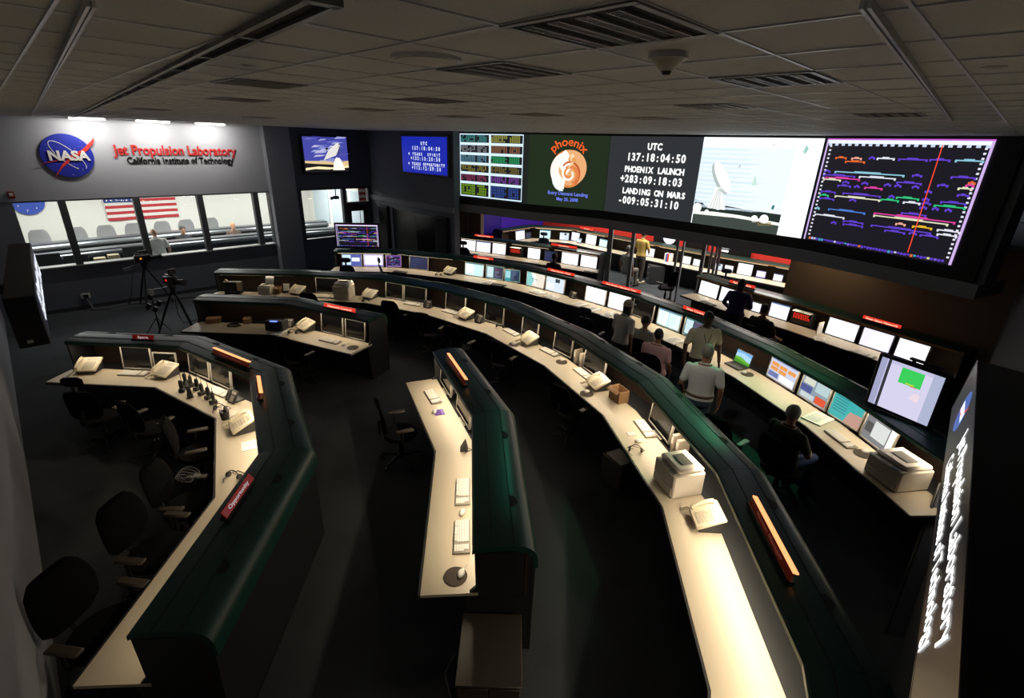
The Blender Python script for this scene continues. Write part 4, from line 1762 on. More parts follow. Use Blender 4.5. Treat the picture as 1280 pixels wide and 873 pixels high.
put_monitors('R3b', [
    (871, 896, 362, c_white, 'white monitor at left end of the taupe-wall row'),
    (899, 921, 371, c_white, 'white monitor behind the navy shirted person'),
    (936, 952, 386, c_white, 'white monitor between the navy shirted person and the seated one'),
    (960, 986, 394, c_sheet, 'bluish document monitor right of the seated dark-shirted person'),
    (1030, 1074, 414, c_white, 'wide white monitor left of the three under the red plate'),
    (1074, 1116, 427, c_whitelav, 'wide white monitor in the middle of three under the red plate'),
    (1117, 1160, 443, c_white, 'wide white monitor at the right end behind the raised green-block screen'),
], M_BLACK, G3, d=.12)
G4 = 'monitors in the glazed back room'
put_monitors('R4', [
    (644, 656, 296, c_sheet, 'small paper-white monitor at left end of the glazed back room'),
    (657, 664, 294, c_darkblue, 'dim monitor in the left corner of the back room row'),
    (674, 689, 291, c_cyan, 'pale green-white monitor behind a dark chair in the back room'),
    (699, 712, 294, c_pale, 'pale blue monitor left of its twin under the red wall'),
    (713, 726, 296, c_whitelav, 'lavender white monitor behind the small tablet in the back room'),
    (732, 746, 300, c_white, 'white monitor right of the small tablet in the back room'),
    (749, 760, 302, c_docs, 'cyan document monitor beside the first glass post'),
    (806, 819, 315, c_white, 'white monitor just right of the yellow shirted person'),
    (852, 865, 322, c_white, 'white monitor seen between the thin glass posts'),
    (866, 878, 327, c_white, 'white monitor left of the steel posts'),
    (893, 904, 330, c_pale, 'light blue monitor right of the steel posts'),
    (905, 917, 337, c_white, 'small white monitor beside the blue one in the back room'),
    (921, 942, 336, c_white, 'large white monitor below the black wall board in the back room'),
    (945, 959, 340, c_lav, 'lavender monitor near the right end of the back room'),
    (965, 979, 350, c_sheet, 'pale monitor by the dark cabinet at the taupe wall edge'),
], M_BLACK, G4, d=.12)
# ------------------------------------------------------------------ desk things (each prototype faces -Y: towards the operator)


def mk_keyboard(m, name='keyboard', base=None):
    t = thing(name, '', 'keyboard')
    mb = MB()
    mb.box((0, 0, .012), (.45, .165, .018), bev=.005, M=Matrix.Rotation(.05, 4, 'X'))
    mb.build('base', base or m, t)
    mb = MB()
    for r in range(6):
        y = -.06 + .0235 * r
        n = 15 if r else 9
        for k in range(n):
            w = .0185 if r or k != 4 else .11
            x = -.205 + (.02 * k if r else (.0205 * k if k < 4 else .0205 * k + (.05 if k == 4 else .1)))
            mb.box((x, y, .025 + y * .05), (w, .02, .006))
        for k in range(3 if r > 3 else 4):
            mb.box((.13 + .021 * k, y, .025 + y * .05), (.0185, .02, .006))
    mb.build('keys', m, t)
    return t


def mk_mouse(m):
    t = thing('mouse', '', 'mouse')
    mb = MB()
    mb.ell((0, 0, .009), (.032, .055, .03), v0=.42, n=14, m=8)
    mb.build('shell', m, t)
    mb = MB()
    mb.cyl((0, .028, .026), (0, .042, .024), .006, n=8)
    mb.build('wheel', M_DGREY, t)
    mb = MB()
    mb.tube([(0, .05, .008), (.01, .09, .006), (.03, .11, .006)], .0025, n=6)
    mb.build('cable', m, t)
    return t


def mk_pad(m):
    t = thing('mouse_pad', '', 'mouse pad')
    mb = MB()
    mb.cyl((0, 0, 0), (0, 0, .005), .105, n=32)
    mb.build('mat', m, t)
    mb = MB()
    mb.tube([(.105 * math.cos(2 * PI * k / 32), .105 * math.sin(2 * PI * k / 32), .004) for k in range(33)], .003, n=5)
    mb.build('rim', M_BLACK, t)
    return t


def mk_intercom(m, name='intercom'):
    """wedge shaped voice panel on a dark foot with a handset on a coiled lead"""
    t = thing(name, '', 'intercom')
    R = Matrix.Rotation(.42, 4, 'X')
    mb = MB()
    mb.add([(-.12, -.09, 0), (.12, -.09, 0), (.12, .11, 0), (-.12, .11, 0), (-.12, -.09, .03), (.12, -.09, .03), (.12, .11, .12), (-.12, .11, .12)],
           [(0, 1, 2, 3), (4, 7, 6, 5), (0, 4, 5, 1), (1, 5, 6, 2), (2, 6, 7, 3), (3, 7, 4, 0)])
    mb.build('foot', M_DGREY, t)
    mb = MB()
    mb.box((0, .0, .10), (.28, .27, .035), M=R, bev=.01)
    mb.build('body', m, t)
    mb = MB()
    T = Matrix.Translation((0, 0, .10)) @ R
    for r in range(5):
        for k in range(6):
            mb.box(T @ Vector((-.03 + .024 * k, -.09 + .03 * r, .019)), (.017, .02, .005), M=R)
    mb.box(T @ Vector((.03, .085, .018)), (.13, .05, .004), M=R)
    mb.build('buttons', mat('intercom_keys', hexc('b8b0a0'), .5), t)
    mb = MB()
    mb.tube([T @ Vector((-.105, -.10, .035)), T @ Vector((-.105, -.06, .052)), T @ Vector((-.105, .05, .052)), T @ Vector((-.105, .10, .035))], [.022, .017, .017, .022], n=10)
    mb.build('handset', m, t)
    mb = MB()
    mb.tube([(-.11, -.13, .055), (-.14, -.17, .02), (-.19, -.17, .012), (-.21, -.12, .012), (-.18, -.06, .012), (-.13, -.02, .02)], .008, n=6)
    mb.build('lead', m, t)
    return t


def mk_phone(m):
    """upright desk telephone with sloping face and lit labels"""
    t = thing('telephone', '', 'telephone')
    R = Matrix.Rotation(1.0, 4, 'X')
    mb = MB()
    mb.box((0, .0, .085), (.18, .19, .03), M=R, bev=.008)
    mb.box((0, .06, .01), (.16, .14, .02), bev=.005)
    mb.build('body', m, t)
    T = Matrix.Translation((0, 0, .085)) @ R
    mb = MB()
    mb.box(T @ Vector((.02, .055, .016)), (.1, .045, .003), M=R)
    for r in range(4):
        for k in range(3):
            mb.box(T @ Vector((-.01 + .028 * k, .005 - .024 * r, .017)), (.02, .016, .005), M=R)
    mb.build('keys', mat('phone_keys', hexc('b9b2a6'), .5), t)
    mb = MB()
    mb.tube([T @ Vector((-.068, -.075, .025)), T @ Vector((-.068, -.05, .045)), T @ Vector((-.068, .05, .045)), T @ Vector((-.068, .075, .025))], [.022, .016, .016, .022], n=10)
    mb.build('handset', m, t)
    return t


def mk_printer(m, name='printer', w=.42, d=.42, h=.38):
    t = thing(name, '', 'printer')
    mb = MB()
    mb.box((0, 0, h * .42), (w, d, h * .84), bev=.018)
    mb.build('body', m, t)
    mb = MB()
    mb.box((0, .02, h * .92), (w * .94, d * .86, h * .17), bev=.03)
    mb.build('lid', m, t)
    mb = MB()
    mb.box((0, .0, h * 1.003), (w * .5, d * .42, .008), M=Matrix.Rotation(.05, 4, 'X'))
    mb.box((0, -.04, h * 1.008), (w * .4, .012, .012))
    mb.build('output_tray', mat('printer_slot', hexc('55504a'), .6), t)
    mb = MB()
    mb.box((0, -d / 2 - .003, h * .2), (w * .86, .012, h * .26), bev=.004)
    mb.build('paper_drawer', m, t)
    mb = MB()
    mb.box((w * .3, -d / 2 + .02, h * .86), (w * .24, .05, .012), bev=.003)
    mb.build('control_panel', M_GREY, t)
    return t


def mk_paper():
    t = thing('paper', '', 'paper')
    mb = MB()
    mb.box((0, 0, .003), (.216, .28, .006))
    mb.build('sheets', M_PAPER, t)
    mb = MB()
    for k in range(9):
        mb.box((-.02 + .01 * (k % 2), .1 - .025 * k, .0063), (.13, .004, .0006))
    mb.build('print', mat('ink_grey', hexc('8a8a88'), .8), t)
    return t


def mk_bookset(name='binder'):
    t = thing(name, '', 'binder')
    mb = MB()
    mb.box((0, 0, .14), (.05, .22, .28), bev=.004)
    mb.build('cover', mat('binder_cover', hexc('a89c8c'), .6), t)
    mb = MB()
    mb.box((0, -.112, .2), (.034, .004, .1))
    mb.build('spine_label', M_PAPER, t)
    mb = MB()
    mb.box((0, .006, .142), (.038, .216, .272))
    mb.build('pages', M_PAPER, t)
    return t


class Kit:
    """copies of a prototype, each with its own label"""
    def __init__(self, proto, name, cat, group):
        self.p, self.n, self.c, self.g, self.used = proto, name, cat, group, False

    def put(self, lab, loc, rz, group=None, scale=None):
        g = group or self.g
        if not self.used:
            self.used = True
            self.p.location = loc
            self.p.rotation_euler = (0, 0, rz)
            if scale:
                self.p.scale = scale
            tag(self.p, lab, self.c, g)
            return self.p
        r = dup(self.p, self.n, lab, loc, rz, self.c, g)
        r.scale = scale or (1, 1, 1)
        return r


KB = Kit(mk_keyboard(M_WHITE, base=mat('keyboard_base', hexc('8f897c'), .5)), 'keyboard', 'keyboard', 'white keyboards on the consoles')
KBB = Kit(mk_keyboard(M_DGREY), 'keyboard', 'keyboard', 'dark keyboards on the consoles')
MO = Kit(mk_mouse(M_WHITE), 'mouse', 'mouse', 'white mice on the consoles')
PAD = Kit(mk_pad(mat('pad_brown', hexc('3c3026'), .8)), 'mouse_pad', 'mouse pad', 'round dark mouse pads')
IC = Kit(mk_intercom(mat('intercom_ivory', hexc('d8cdb4'), .45)), 'intercom', 'intercom', 'tilted ivory intercom panels')
PH = Kit(mk_phone(M_DGREY), 'telephone', 'telephone', 'dark desk telephones')
PA = Kit(mk_paper(), 'paper', 'paper', 'papers on the consoles')
BK = Kit(mk_bookset(), 'binder', 'binder', 'binders leaning on the consoles')
PR = Kit(mk_printer(M_BEIGE), 'printer', 'printer', 'beige printers')


def on(kit, key, lst, dz=0.0, lo=-.38, hi=-.04):
    for q in lst:
        x, y, lab = q[:3]
        yaw = q[3] if len(q) > 3 else 0
        p, a = desk(key, x, y, lo, hi)
        p.z += dz + .001
        sc_ = None
        if kit is IC:
            sc_ = (1.16, 1.16, 1.16)
        elif kit is PA:
            sc_ = (.4, .4, 1) if 'note' in lab else ((1.3, 1.4, 2.6) if key == 'R2' else None)
        kit.put(lab, p, a + yaw, scale=sc_)


# left console
on(KB, 'L', [(168, 468, 'white keyboard before the leftmost pair of monitors on the left console'),
             (277, 490, 'white keyboard behind the radio chargers on the left console', .05)])
on(IC, 'L', [(113, 464, 'ivory intercom standing high at the far left end of the left console', .2), (208, 470, 'ivory intercom between keyboard and radio chargers on the left console', -.3),
             (304, 537, 'ivory intercom half under the hood at the left console bend', .15)])
on(PH, 'L', [(303, 498, 'dark telephone right of the paired monitors on the left console')], hi=-.08)
on(PA, 'L', [(318, 556, 'paper sheet under the hood edge below the left console intercom')], hi=-.06)
# island C
on(KB, 'C', [(541, 497, 'white keyboard at the far end of the middle island', .05), (583, 616, 'white keyboard half hidden by the green hood of the island'),
             (582, 672, 'white keyboard at the near end of the middle island')], lo=-.40, hi=-.10)
on(MO, 'C', [(543, 516, 'white mouse on the purple pad of the middle island', 1.2), (583, 642, 'white mouse between two keyboards on the middle island', 1.3), (582, 719, 'white mouse on the round pad at the near end of island', 1.3)], dz=.006, lo=-.42, hi=-.10)
on(PAD, 'C', [(577, 721, 'round brown mouse pad at the near end of the middle island')], lo=-.36, hi=-.15)
p, a = desk('C', 549, 516)
t = thing('mouse_pad', 'small square purple mouse pad on the middle island', 'mouse pad', p, a)
mb = MB()
mb.box((0, 0, .002), (.16, .14, .004))
mb.build('mat', mat('purple_pad', hexc('5a3a92'), .7), t)
mb = MB()
mb.box((.0, .045, .0045), (.13, .03, .001))
mb.build('print', mat('purple_pad_print', hexc('8a70c0'), .7), t)
p, a = desk('C', 580, 562, hi=.0)
t = thing('headset_box', 'small dark triangular speaker box at the bend of the island', 'speaker', p, a)
mb = MB()
mb.add([(-.06, -.05, 0), (.06, -.05, 0), (.06, .05, 0), (-.06, .05, 0), (-.05, .02, .13), (.05, .02, .13)], [(0, 3, 2, 1), (0, 1, 5, 4), (2, 3, 4, 5), (1, 2, 5), (3, 0, 4)])
mb.build('cabinet', M_DGREY, t)
mb = MB()
mb.tube([(0, .05, .02), (.03, .1, .01), (.06, .05, .008), (.1, .0, .006)], .004, n=6)
mb.build('cable', M_BLACK, t)
# island CL
on(KB, 'CL', [(413, 427, 'white keyboard in front of the monitors under the red plate')])
on(PAD, 'CL', [(441, 435, 'round dark mouse pad at right end of the left-centre island')])
on(MO, 'CL', [(430, 432, 'white mouse between keyboard and pad on the left-centre island')])
on(IC, 'CL', [(395, 408, 'ivory intercom left of the monitors under the red plate', -.3)], hi=.0)
on(PH, 'CL', [(375, 399, 'dark telephone with small picture, right of the blue glowing box')], hi=-.06)
on(PA, 'CL', [(336, 421, 'paper sheet at the left end of the lit desk half, left-centre island', .3)])
p, a = desk('CL', 347, 413, hi=.1)
t = thing('control_box', 'dark box with blue glowing display on the left-centre island', 'box', p, a)
mb = MB()
mb.box((0, 0, .118), (.36, .26, .2), bev=.012, M=Matrix.Rotation(-.1, 4, 'X'))
mb.build('casing', mat('box_blueblack', (.02, .022, .03), .5), t)
mb = MB()
mb.box((0, -.10, .225), (.15, .06, .012), bev=.004)
mb.build('display', G('5a7cff', 2.0), t)
mb = MB()
mb.tube([(-.16, 0, .2), (-.16, 0, .24), (.16, 0, .24), (.16, 0, .2)], .008, n=6)
mb.build('handle', M_DGREY, t)
for x, y, lab in ((268, 403, 'flat cardboard carton in the dim left half of the island'), (312, 402, 'small pale carton beside papers in the dim half of the island'), (292, 408, 'dark coiled cable bundle on the dim half of the island')):
    p, a = desk('CL', x, y, hi=.1)
    if 'cable' in lab:
        t = thing('cable_bundle', lab, 'cable', p, a)
        mb = MB()
        pts = [(.14 * math.cos(k * .5) * (1 - k * .006), .09 * math.sin(k * .5), .008 + .0006 * k) for k in range(60)]
        mb.tube(pts, .007, n=6)
        mb.build('coil', M_BLACK, t)
        mb = MB()
        mb.box((.14, 0, .015), (.04, .02, .02), bev=.003)
        mb.build('plug', M_DGREY, t)
    else:
        t = thing('carton', lab, 'box', p, a + .3)
        mb = MB()
        w_ = .26 if 'flat' in lab else .14
        mb.box((0, 0, .05), (w_, .18, .1), bev=.003)
        mb.build('body', mat('cardboard', hexc('8a6a48'), .8, noise=.1, nscale=20), t)
        mb = MB()
        mb.box((0, -.05, .108), (w_, .09, .003), M=Matrix.Rotation(.3, 4, 'X'))
        mb.build('flap', mat('cardboard', (0, 0, 0)), t)
# longest console
on(KB, 'M', [(408, 372, 'white keyboard in front of the leftmost dark monitor, longest console'), (516, 381, 'white keyboard before the touching monitor pair, longest console'), (563, 391, 'white keyboard left of the intercom by the empty desk stretch'),
             (645, 415, 'white keyboard left of the intercom with the mouse pad'), (687, 441, 'white keyboard right of the intercom with the mouse pad'), (729, 468, 'white keyboard left of the third bright intercom'),
             (806, 537, 'white keyboard left of the big beige printer')])
on(PAD, 'M', [(638, 432, 'round dark mouse pad overlapped by the bright intercom'), (702, 453, 'round dark mouse pad at the keyboard end, middle of longest console'), (732, 493, 'round pale mouse pad left of the third bright intercom')])
on(MO, 'M', [(638, 432, 'white mouse on the pad overlapped by the bright intercom'), (703, 451, 'white mouse on the middle pad of longest console'), (733, 491, 'white mouse on the pale round pad'), (798, 553, 'white mouse below the keyboard nearest the big printer')], dz=.006)
on(IC, 'M', [(381, 361, 'ivory intercom lit brightly left of the leftmost dark monitor', -.4), (466, 370, 'ivory intercom right of the boxy printer', -.3), (594, 394, 'ivory intercom left of the empty desk stretch, longest console', -.2),
             (668, 428, 'bright intercom in the middle of the longest console', -.15), (757, 483, 'bright intercom above the third keyboard from the near end', -.1),
             (884, 655, 'white intercom with curled lead nearest the camera on the longest console', .05)], hi=-.1)
on(PH, 'M', [(545, 380, 'dark upright telephone right of the touching monitor pair'), (603, 402, 'dark telephone tucked behind the intercom by the empty desk stretch')], hi=-.10)
on(PA, 'M', [(319, 371, 'white papers beside the small white printer'), (789, 543, 'small white note beside the near keyboard')])
p, a = desk('M', 434, 370, lo=-.3, hi=-.18)
PR.put('boxy grey-white printer on the left part of the longest console', p, a, scale=(.95, .95, 1.05))
p, a = desk('M', 864, 606, lo=-.28, hi=-.18)
PR.put('big beige printer near the camera on the longest console', p, a + .1, scale=(1.0, .95, .95))
p, a = desk('R2', 1118, 600, lo=-.3, hi=-.1)
PR.put('dim grey printer at the near end of the second row below the raised screen', p, a + .1, scale=(1.1, 1.1, .85))
p, a = desk('M', 334, 367, hi=-.1)
PR.put('small white printer with raised paper tray at left end of longest console', p, a, scale=(.72, .7, .6))
pt = thing('paper_tray', 'raised grey paper tray standing on the small white printer', 'paper tray', p + Vector((0, .06, .25)), a)
mb = MB()
mb.box((.06, .06, .07), (.2, .012, .18), M=Matrix.Rotation(-.5, 4, 'X'))
mb.build('sheet_support', M_GREY, pt)
mb = MB()
mb.box((.06, .02, .006), (.2, .1, .012))
mb.build('hinge_bar', M_DGREY, pt)
for k, (x, y, lab) in enumerate(((723, 441, 'left binder leaning between two dark monitors'), (730, 445, 'right binder leaning between two dark monitors'),
                                 (847, 553, 'left book standing behind the big printer'), (853, 560, 'right book standing behind the big printer'))):
    p, n, e = seg_hit('M', x, y, .185)
    p.z = SHELF + .001
    BK.put(lab, p, math.atan2(n.y, n.x) - PI / 2 + .15, scale=(1, .8, 1))
for x, y, lab, w_, h_ in ((776, 474, 'open cardboard box behind the third bright intercom', .26, .2), (347, 359, 'small pale cardboard box beside papers on the left end', .14, .16)):
    p, n, e = seg_hit('M', x, y, -.02)
    p.z = ZT + .001
    t = thing('carton', lab, 'box', p, math.atan2(n.y, n.x) - PI / 2)
    mb = MB()
    for q in (-1, 1):
        mb.box((q * w_ / 2, 0, h_ / 2), (.006, .18, h_))
        mb.box((0, q * .09, h_ / 2), (w_, .006, h_))
    mb.box((0, 0, .004), (w_, .18, .008))
    mb.build('body', mat('cardboard', (0, 0, 0)), t)
    mb = MB()
    mb.box((0, -.12, h_ - .01), (w_, .07, .004), M=Matrix.Rotation(.6, 4, 'X'))
    mb.build('flap', mat('cardboard', (0, 0, 0)), t)
p, n, e = seg_hit('M', 296, 365, .05)
p.z = SHELF + .02
p = p - n * .12
p.z = ZT + .001
t = thing('desk_fan_box', 'dark equipment box with pale card at the left end of longest console', 'equipment', p, math.atan2(n.y, n.x) - PI / 2)
mb = MB()
mb.box((0, 0, .15), (.42, .14, .28), bev=.01)
mb.build('casing', M_DGREY, t)
mb = MB()
mb.box((.17, -.074, .18), (.1, .006, .22))
mb.build('card', mat('card_manila', hexc('d8b684'), .7), t)
mb = MB()
mb.ell((-.15, 0, .31), (.035, .035, .04))
mb.build('lamp_cap', mat('lamp_cap_pale', hexc('e8d0a0'), .5), t)
p, n, e = seg_hit('M', 357, 354, .0)
p.z = ZT + .001
t = thing('document_stand', 'dark stand holding a paper left of the brightly lit intercom', 'stand', p, math.atan2(n.y, n.x) - PI / 2)
mb = MB()
mb.box((0, .02, .13), (.2, .012, .24), M=Matrix.Rotation(-.25, 4, 'X'))
mb.box((0, 0, .006), (.18, .14, .012))
mb.build('board', M_DGREY, t)
mb = MB()
mb.box((0, .008, .14), (.15, .004, .18), M=Matrix.Rotation(-.25, 4, 'X'))
mb.build('sheet', M_PAPER, t)
# second row
on(IC, 'R2', [(571, 338, 'ivory intercom left of the first cyan monitor of second row', -.3)], hi=-.05)
on(KB, 'R2', [(1050, 550, 'white keyboard behind the grey haired seated man', .05)])
on(KBB, 'R2', [(500, 341, 'dark keyboard on the left part of the second row'), (623, 357, 'dark keyboard sliding out below the terminal monitor', 0)], lo=-.44)
on(PA, 'R2', [(612, 353, 'paper sheet below the terminal monitor of second row'), (672, 366, 'long white papers below the cream monitor of second row', 1.4), (690, 372, 'white papers below the pale blue monitor', 1.4),
              (724, 381, 'white paper stack below the tablet telephone'), (740, 387, 'white paper stack left of the capped person'), (760, 395, 'white paper beside the capped person'), (838, 428, 'paper below the two-document monitor'), (1022, 524, 'white papers right of the grey haired man', .3)])
on(PH, 'R2', [(719, 372, 'tablet telephone with pale screen between pale blue and white monitors')], hi=0)
on(PAD, 'R2', [(1078, 568, 'round dark mouse pad beside the near printer'), (934, 468, 'round dark mouse pad in front of the laptop')])
on(MO, 'R2', [(1081, 566, 'white mouse on the pad beside the near printer'), (930, 467, 'white mouse on the pad in front of the laptop')], dz=.006)
p, a = desk('R2', 938, 455, lo=-.35, hi=-.1)
t = thing('laptop', 'open laptop with green hill wallpaper on the second row', 'laptop', p, a)
mb = MB()
mb.box((0, -.02, .014), (.34, .25, .024), bev=.006)
mb.build('base', M_DGREY, t)
mb = MB()
for r in range(5):
    for k in range(13):
        mb.box((-.145 + .0242 * k, -.02 + .023 * r, .028), (.02, .018, .004))
mb.build('keys', M_BLACK, t)
mb = MB()
LT = Matrix.Translation((0, .12, .14)) @ Matrix.Rotation(-.22, 4, 'X')
mb.box(LT @ Vector((0, 0, 0)), (.36, .014, .25), M=LT.to_3x3().to_4x4(), bev=.004)
lid = mb.build('lid', M_DGREY, t)
c = Canvas((0, 0, 0), (1, 0, 0), (0, 1, 0), .34, .225)
c.M = LT @ Matrix(((1, 0, 0, -.17), (0, 0, -1, -.0085), (0, 1, 0, -.11), (0, 0, 0, 1)))
c_hill(c)
c.build('screen', lid)
p, a = desk('R2', 858, 431)
t = thing('paper_cup', 'tan paper cup on the second row behind the lanyard man', 'cup', p, 0)
mb = MB()
mb.cyl((0, 0, 0), (0, 0, .11), .028, .038, n=18)
mb.build('cup', mat('cup_tan', hexc('b8966a'), .6), t)
mb = MB()
mb.cyl((0, 0, .108), (0, 0, .12), .041, .036, n=18)
mb.build('lid', M_WHITE, t)
# far rows
on(PA, 'R3', [(612, 320, 'papers left of the red LED box on the far row', 1.2), (654, 328, 'white papers right of the red LED box, left heap', 1.0), (676, 331, 'white papers before the dim blue monitor', 1.0)])
on(KB, 'R3', [(590, 318, 'white keyboard at left end of the far row'), (735, 342, 'white keyboard before the two large monitors by the doors')])
on(KBB, 'R3b', [(880, 381, 'dark keyboard tray at left end of the taupe-wall row')], lo=-.45)
on(PA, 'R3b', [(880, 374, 'white papers at left end of the taupe-wall row', 1.0), (999, 431, 'open white papers right of the seated dark-shirted person', .6)])
on(KB, 'R3b', [(1060, 449, 'white keyboard below the three wide monitors')], lo=-.44)
on(MO, 'R3b', [(1102, 453, 'white mouse below the middle wide monitor')])
for key, x, y, lab in (('R3', 645, 318, 'black equipment box with red LED lettering on the far left row'), ('R3b', 1001, 405, 'black equipment box with red LED lettering on the taupe-wall row')):
    p, n, e = seg_hit(key, x, y, .16)
    p.z = SHELF
    t = thing('led_box', lab, 'equipment', p, math.atan2(n.y, n.x) - PI / 2, 'boxes with red LED lettering')
    mb = MB()
    mb.box((0, .05, .18), (.46, .2, .36), bev=.01)
    mb.build('casing', M_DGREY, t)
    c = Canvas((0, 0, 0), (1, 0, 0), (0, 1, 0), .44, .3)
    c.M = Matrix(((1, 0, 0, -.22), (0, 0, -1, -.053), (0, 1, 0, .05), (0, 0, 0, 1)))
    c.rect(0, 0, 1, 1, mat('led_glass', (.01, .008, .008), .2))
    c.up()
    for r in range(4):
        u = .08
        while u < .85:
            w_ = .05 + .08 * random.random()
            c.rect(u, .50 + .11 * r, u + w_, .57 + .11 * r, G('e03020', 1.1) if r < 4 else M_BLACK)
            u += w_ + .03
    c.build('display', t)
    mb = MB()
    mb.box((0, -.05, .375), (.4, .14, .006), M=Matrix.Rotation(.1, 4, 'X'))
    mb.build('paper_on_top', M_PAPER, t)
p, n, e = seg_hit('R3b', 1024, 420, .0)
p.z = ZT + .001
t = thing('folder', 'manila folder standing beside the right red LED box', 'folder', p - n * .05, math.atan2(n.y, n.x) - PI / 2)
mb = MB()
mb.box((0, 0, .13), (.012, .2, .26))
mb.build('cover', mat('card_manila', (0, 0, 0)), t)
mb = MB()
mb.box((.008, 0, .13), (.005, .19, .25))
mb.build('sheets', M_PAPER, t)
# back room desk
for x, y, lab in ((705, 304, 'reddish lit papers below the pale blue monitor, back room'), (752, 312, 'reddish lit papers beside the first glass post'), (823, 333, 'papers right of the yellow shirted person'), (868, 343, 'papers between the posts in the back room')):
    p, a = desk('R4', x, y)
    PA.put(lab, p + Vector((0, 0, .001)), a + 1.2)
p, n, e = seg_hit('R4', 724, 303, -.12)
p.z = ZT
t = thing('tablet', 'small lit tablet on the back room row below the red wall', 'tablet', p, math.atan2(n.y, n.x) - PI / 2)
mb = MB()
mb.box((0, 0, .11), (.26, .02, .2), M=Matrix.Rotation(-.3, 4, 'X'), bev=.006)
mb.build('casing', M_DGREY, t)
c = Canvas((0, 0, 0), (1, 0, 0), (0, 1, 0), .22, .16)
c.M = Matrix.Translation((0, 0, .11)) @ Matrix.Rotation(-.3, 4, 'X') @ Matrix(((1, 0, 0, -.11), (0, 0, -1, -.012), (0, 1, 0, -.08), (0, 0, 0, 1)))
c_pale(c)
c.build('screen', t)
p, n, e = seg_hit('R4', 838, 322, .05)
for k, (hx_, q) in enumerate((('d8d0c8', 0), ('3a5ab0', .06), ('c83a2c', .12), ('e0e0e0', .18))):
    pp = p + e * (q - .1) - n * .1
    pp.z = ZT + .001
    t = thing('book', ['white', 'blue', 'red', 'pale grey'][k] + ' book in the row by the thin glass posts', 'book', pp, math.atan2(n.y, n.x) - PI / 2, 'books in the back room')
    mb = MB()
    mb.box((0, 0, .14), (.05, .2, .28), bev=.003)
    mb.build('cover', mat('book_' + hx_, hexc(hx_), .6), t)
    mb = MB()
    mb.box((0, .004, .141), (.038, .194, .274))
    mb.build('pages', M_PAPER, t)
# radio chargers on the left console: black handheld radios standing in their bases
RC = thing('radio_charger', '', 'radio charger')
mb = MB()
mb.box((0, 0, .03), (.075, .10, .06), bev=.008)
mb.build('cradle', M_BLACK, RC)
mb = MB()
mb.box((0, .01, .115), (.056, .035, .13), bev=.006)
rb = mb.build('radio', mat('radio_body', (.015, .015, .016), .4), RC)
mb = MB()
mb.cyl((.018, .012, .178), (.018, .012, .29), .005, .0035, n=8)
mb.build('antenna', M_BLACK, rb)
mb = MB()
mb.cyl((-.014, .012, .178), (-.014, .012, .195), .008, n=10)
mb.cyl((.004, .012, .178), (.004, .012, .19), .006, n=10)
mb.build('knob', M_GREY, rb)
mb = MB()
mb.box((0, -.009, .14), (.04, .004, .04))
mb.build('speaker_grille', M_DGREY, rb)
mb = MB()
mb.tube([(0, .05, .01), (.01, .065, .006), (.025, .07, .006)], .004, n=6)
mb.build('cable', M_BLACK, RC)
RK = Kit(RC, 'radio_charger', 'radio charger', 'black radio chargers on the left console')
for k, (x, y, yaw) in enumerate(((232, 481, .2), (239, 484, -.1), (247, 488, .3), (253, 494, 0), (261, 499, .2), (267, 505, -.2), (228, 490, .9), (238, 497, 1.2))):
    p, a = desk('L', x, y)
    RK.put('black handheld radio in its charger, %s counted from the left in the cluster' % ORD[k], p + Vector((0, 0, .001)), a + yaw)
# headset tangle, dark bin with clips and small items beside the chargers
HS = thing('headset', '', 'headset')
mb = MB()
mb.tube([(.075 * math.cos(a_), 0, .02 + .085 * math.sin(a_)) for a_ in [PI * k / 12 for k in range(13)]], .006, n=6)
mb.build('headband', M_BLACK, HS)
for q in (-1, 1):
    mb = MB()
    mb.cyl((q * .062, 0, .035), (q * .088, 0, .035), .032, n=16)
    mb.build('ear_cup', M_DGREY, HS)
mb = MB()
mb.tube([(-.08, -.01, .02), (-.08, -.07, .01), (-.04, -.11, .008)], .004, n=6)
mb.build('microphone_boom', M_BLACK, HS)
mb = MB()
mb.tube([(.08, 0, .01), (.12, .05, .005), (.05, .1, .005), (-.05, .12, .005), (-.1, .07, .005), (-.02, .05, .006)], .004, n=6)
mb.build('lead', M_BLACK, HS)
HK = Kit(HS, 'headset', 'headset', 'black headsets')
for key, x, y, yaw, lab in (('L', 276, 513, .5, 'black headset in the clutter above the dark bin, left console'), ('L', 293, 598, .8, 'black headset half under the hood above the red name plate'),
                            ('M', 454, 380, .7, 'black headset lying before the boxy printer'), ('M', 625, 410, .4, 'black headset on the empty desk stretch, longest console'), ('M', 783, 566, 1.2, 'black headset lead tangle near the big printer'),
                            ('CL', 366, 418, .4, 'black headset below the small telephone, left-centre island'), ('R2', 548, 345, .3, 'black headset left of the tilted intercom on second row')):
    p, a = desk(key, x, y)
    HK.put(lab, p + Vector((0, 0, .002)), a + yaw)
p, a = desk('L', 282, 524)
t = thing('desk_bin', 'small black bin full of clips at the left console bend', 'bin', p, a)
mb = MB()
n_ = 18
mb.loft([((0, 0, 0), .05, .05), ((0, 0, .12), .062, .062), ((0, 0, .12), .056, .056), ((0, 0, .01), .045, .045)], n=n_)
mb.build('bin', M_BLACK, t)
mb = MB()
for k in range(9):
    a_ = random.random() * 6
    mb.cyl((.03 * math.cos(a_), .03 * math.sin(a_), .02), (.05 * math.cos(a_), .05 * math.sin(a_), .15 + .03 * random.random()), .005, n=6)
mb.build('pens', M_GREY, t)
# ------------------------------------------------------------------ red name plates on the hoods


M_REDDK = mat('red_acrylic_dark', (.06, .006, .004), .3, emit=.03, ecol=(1, .1, .04))


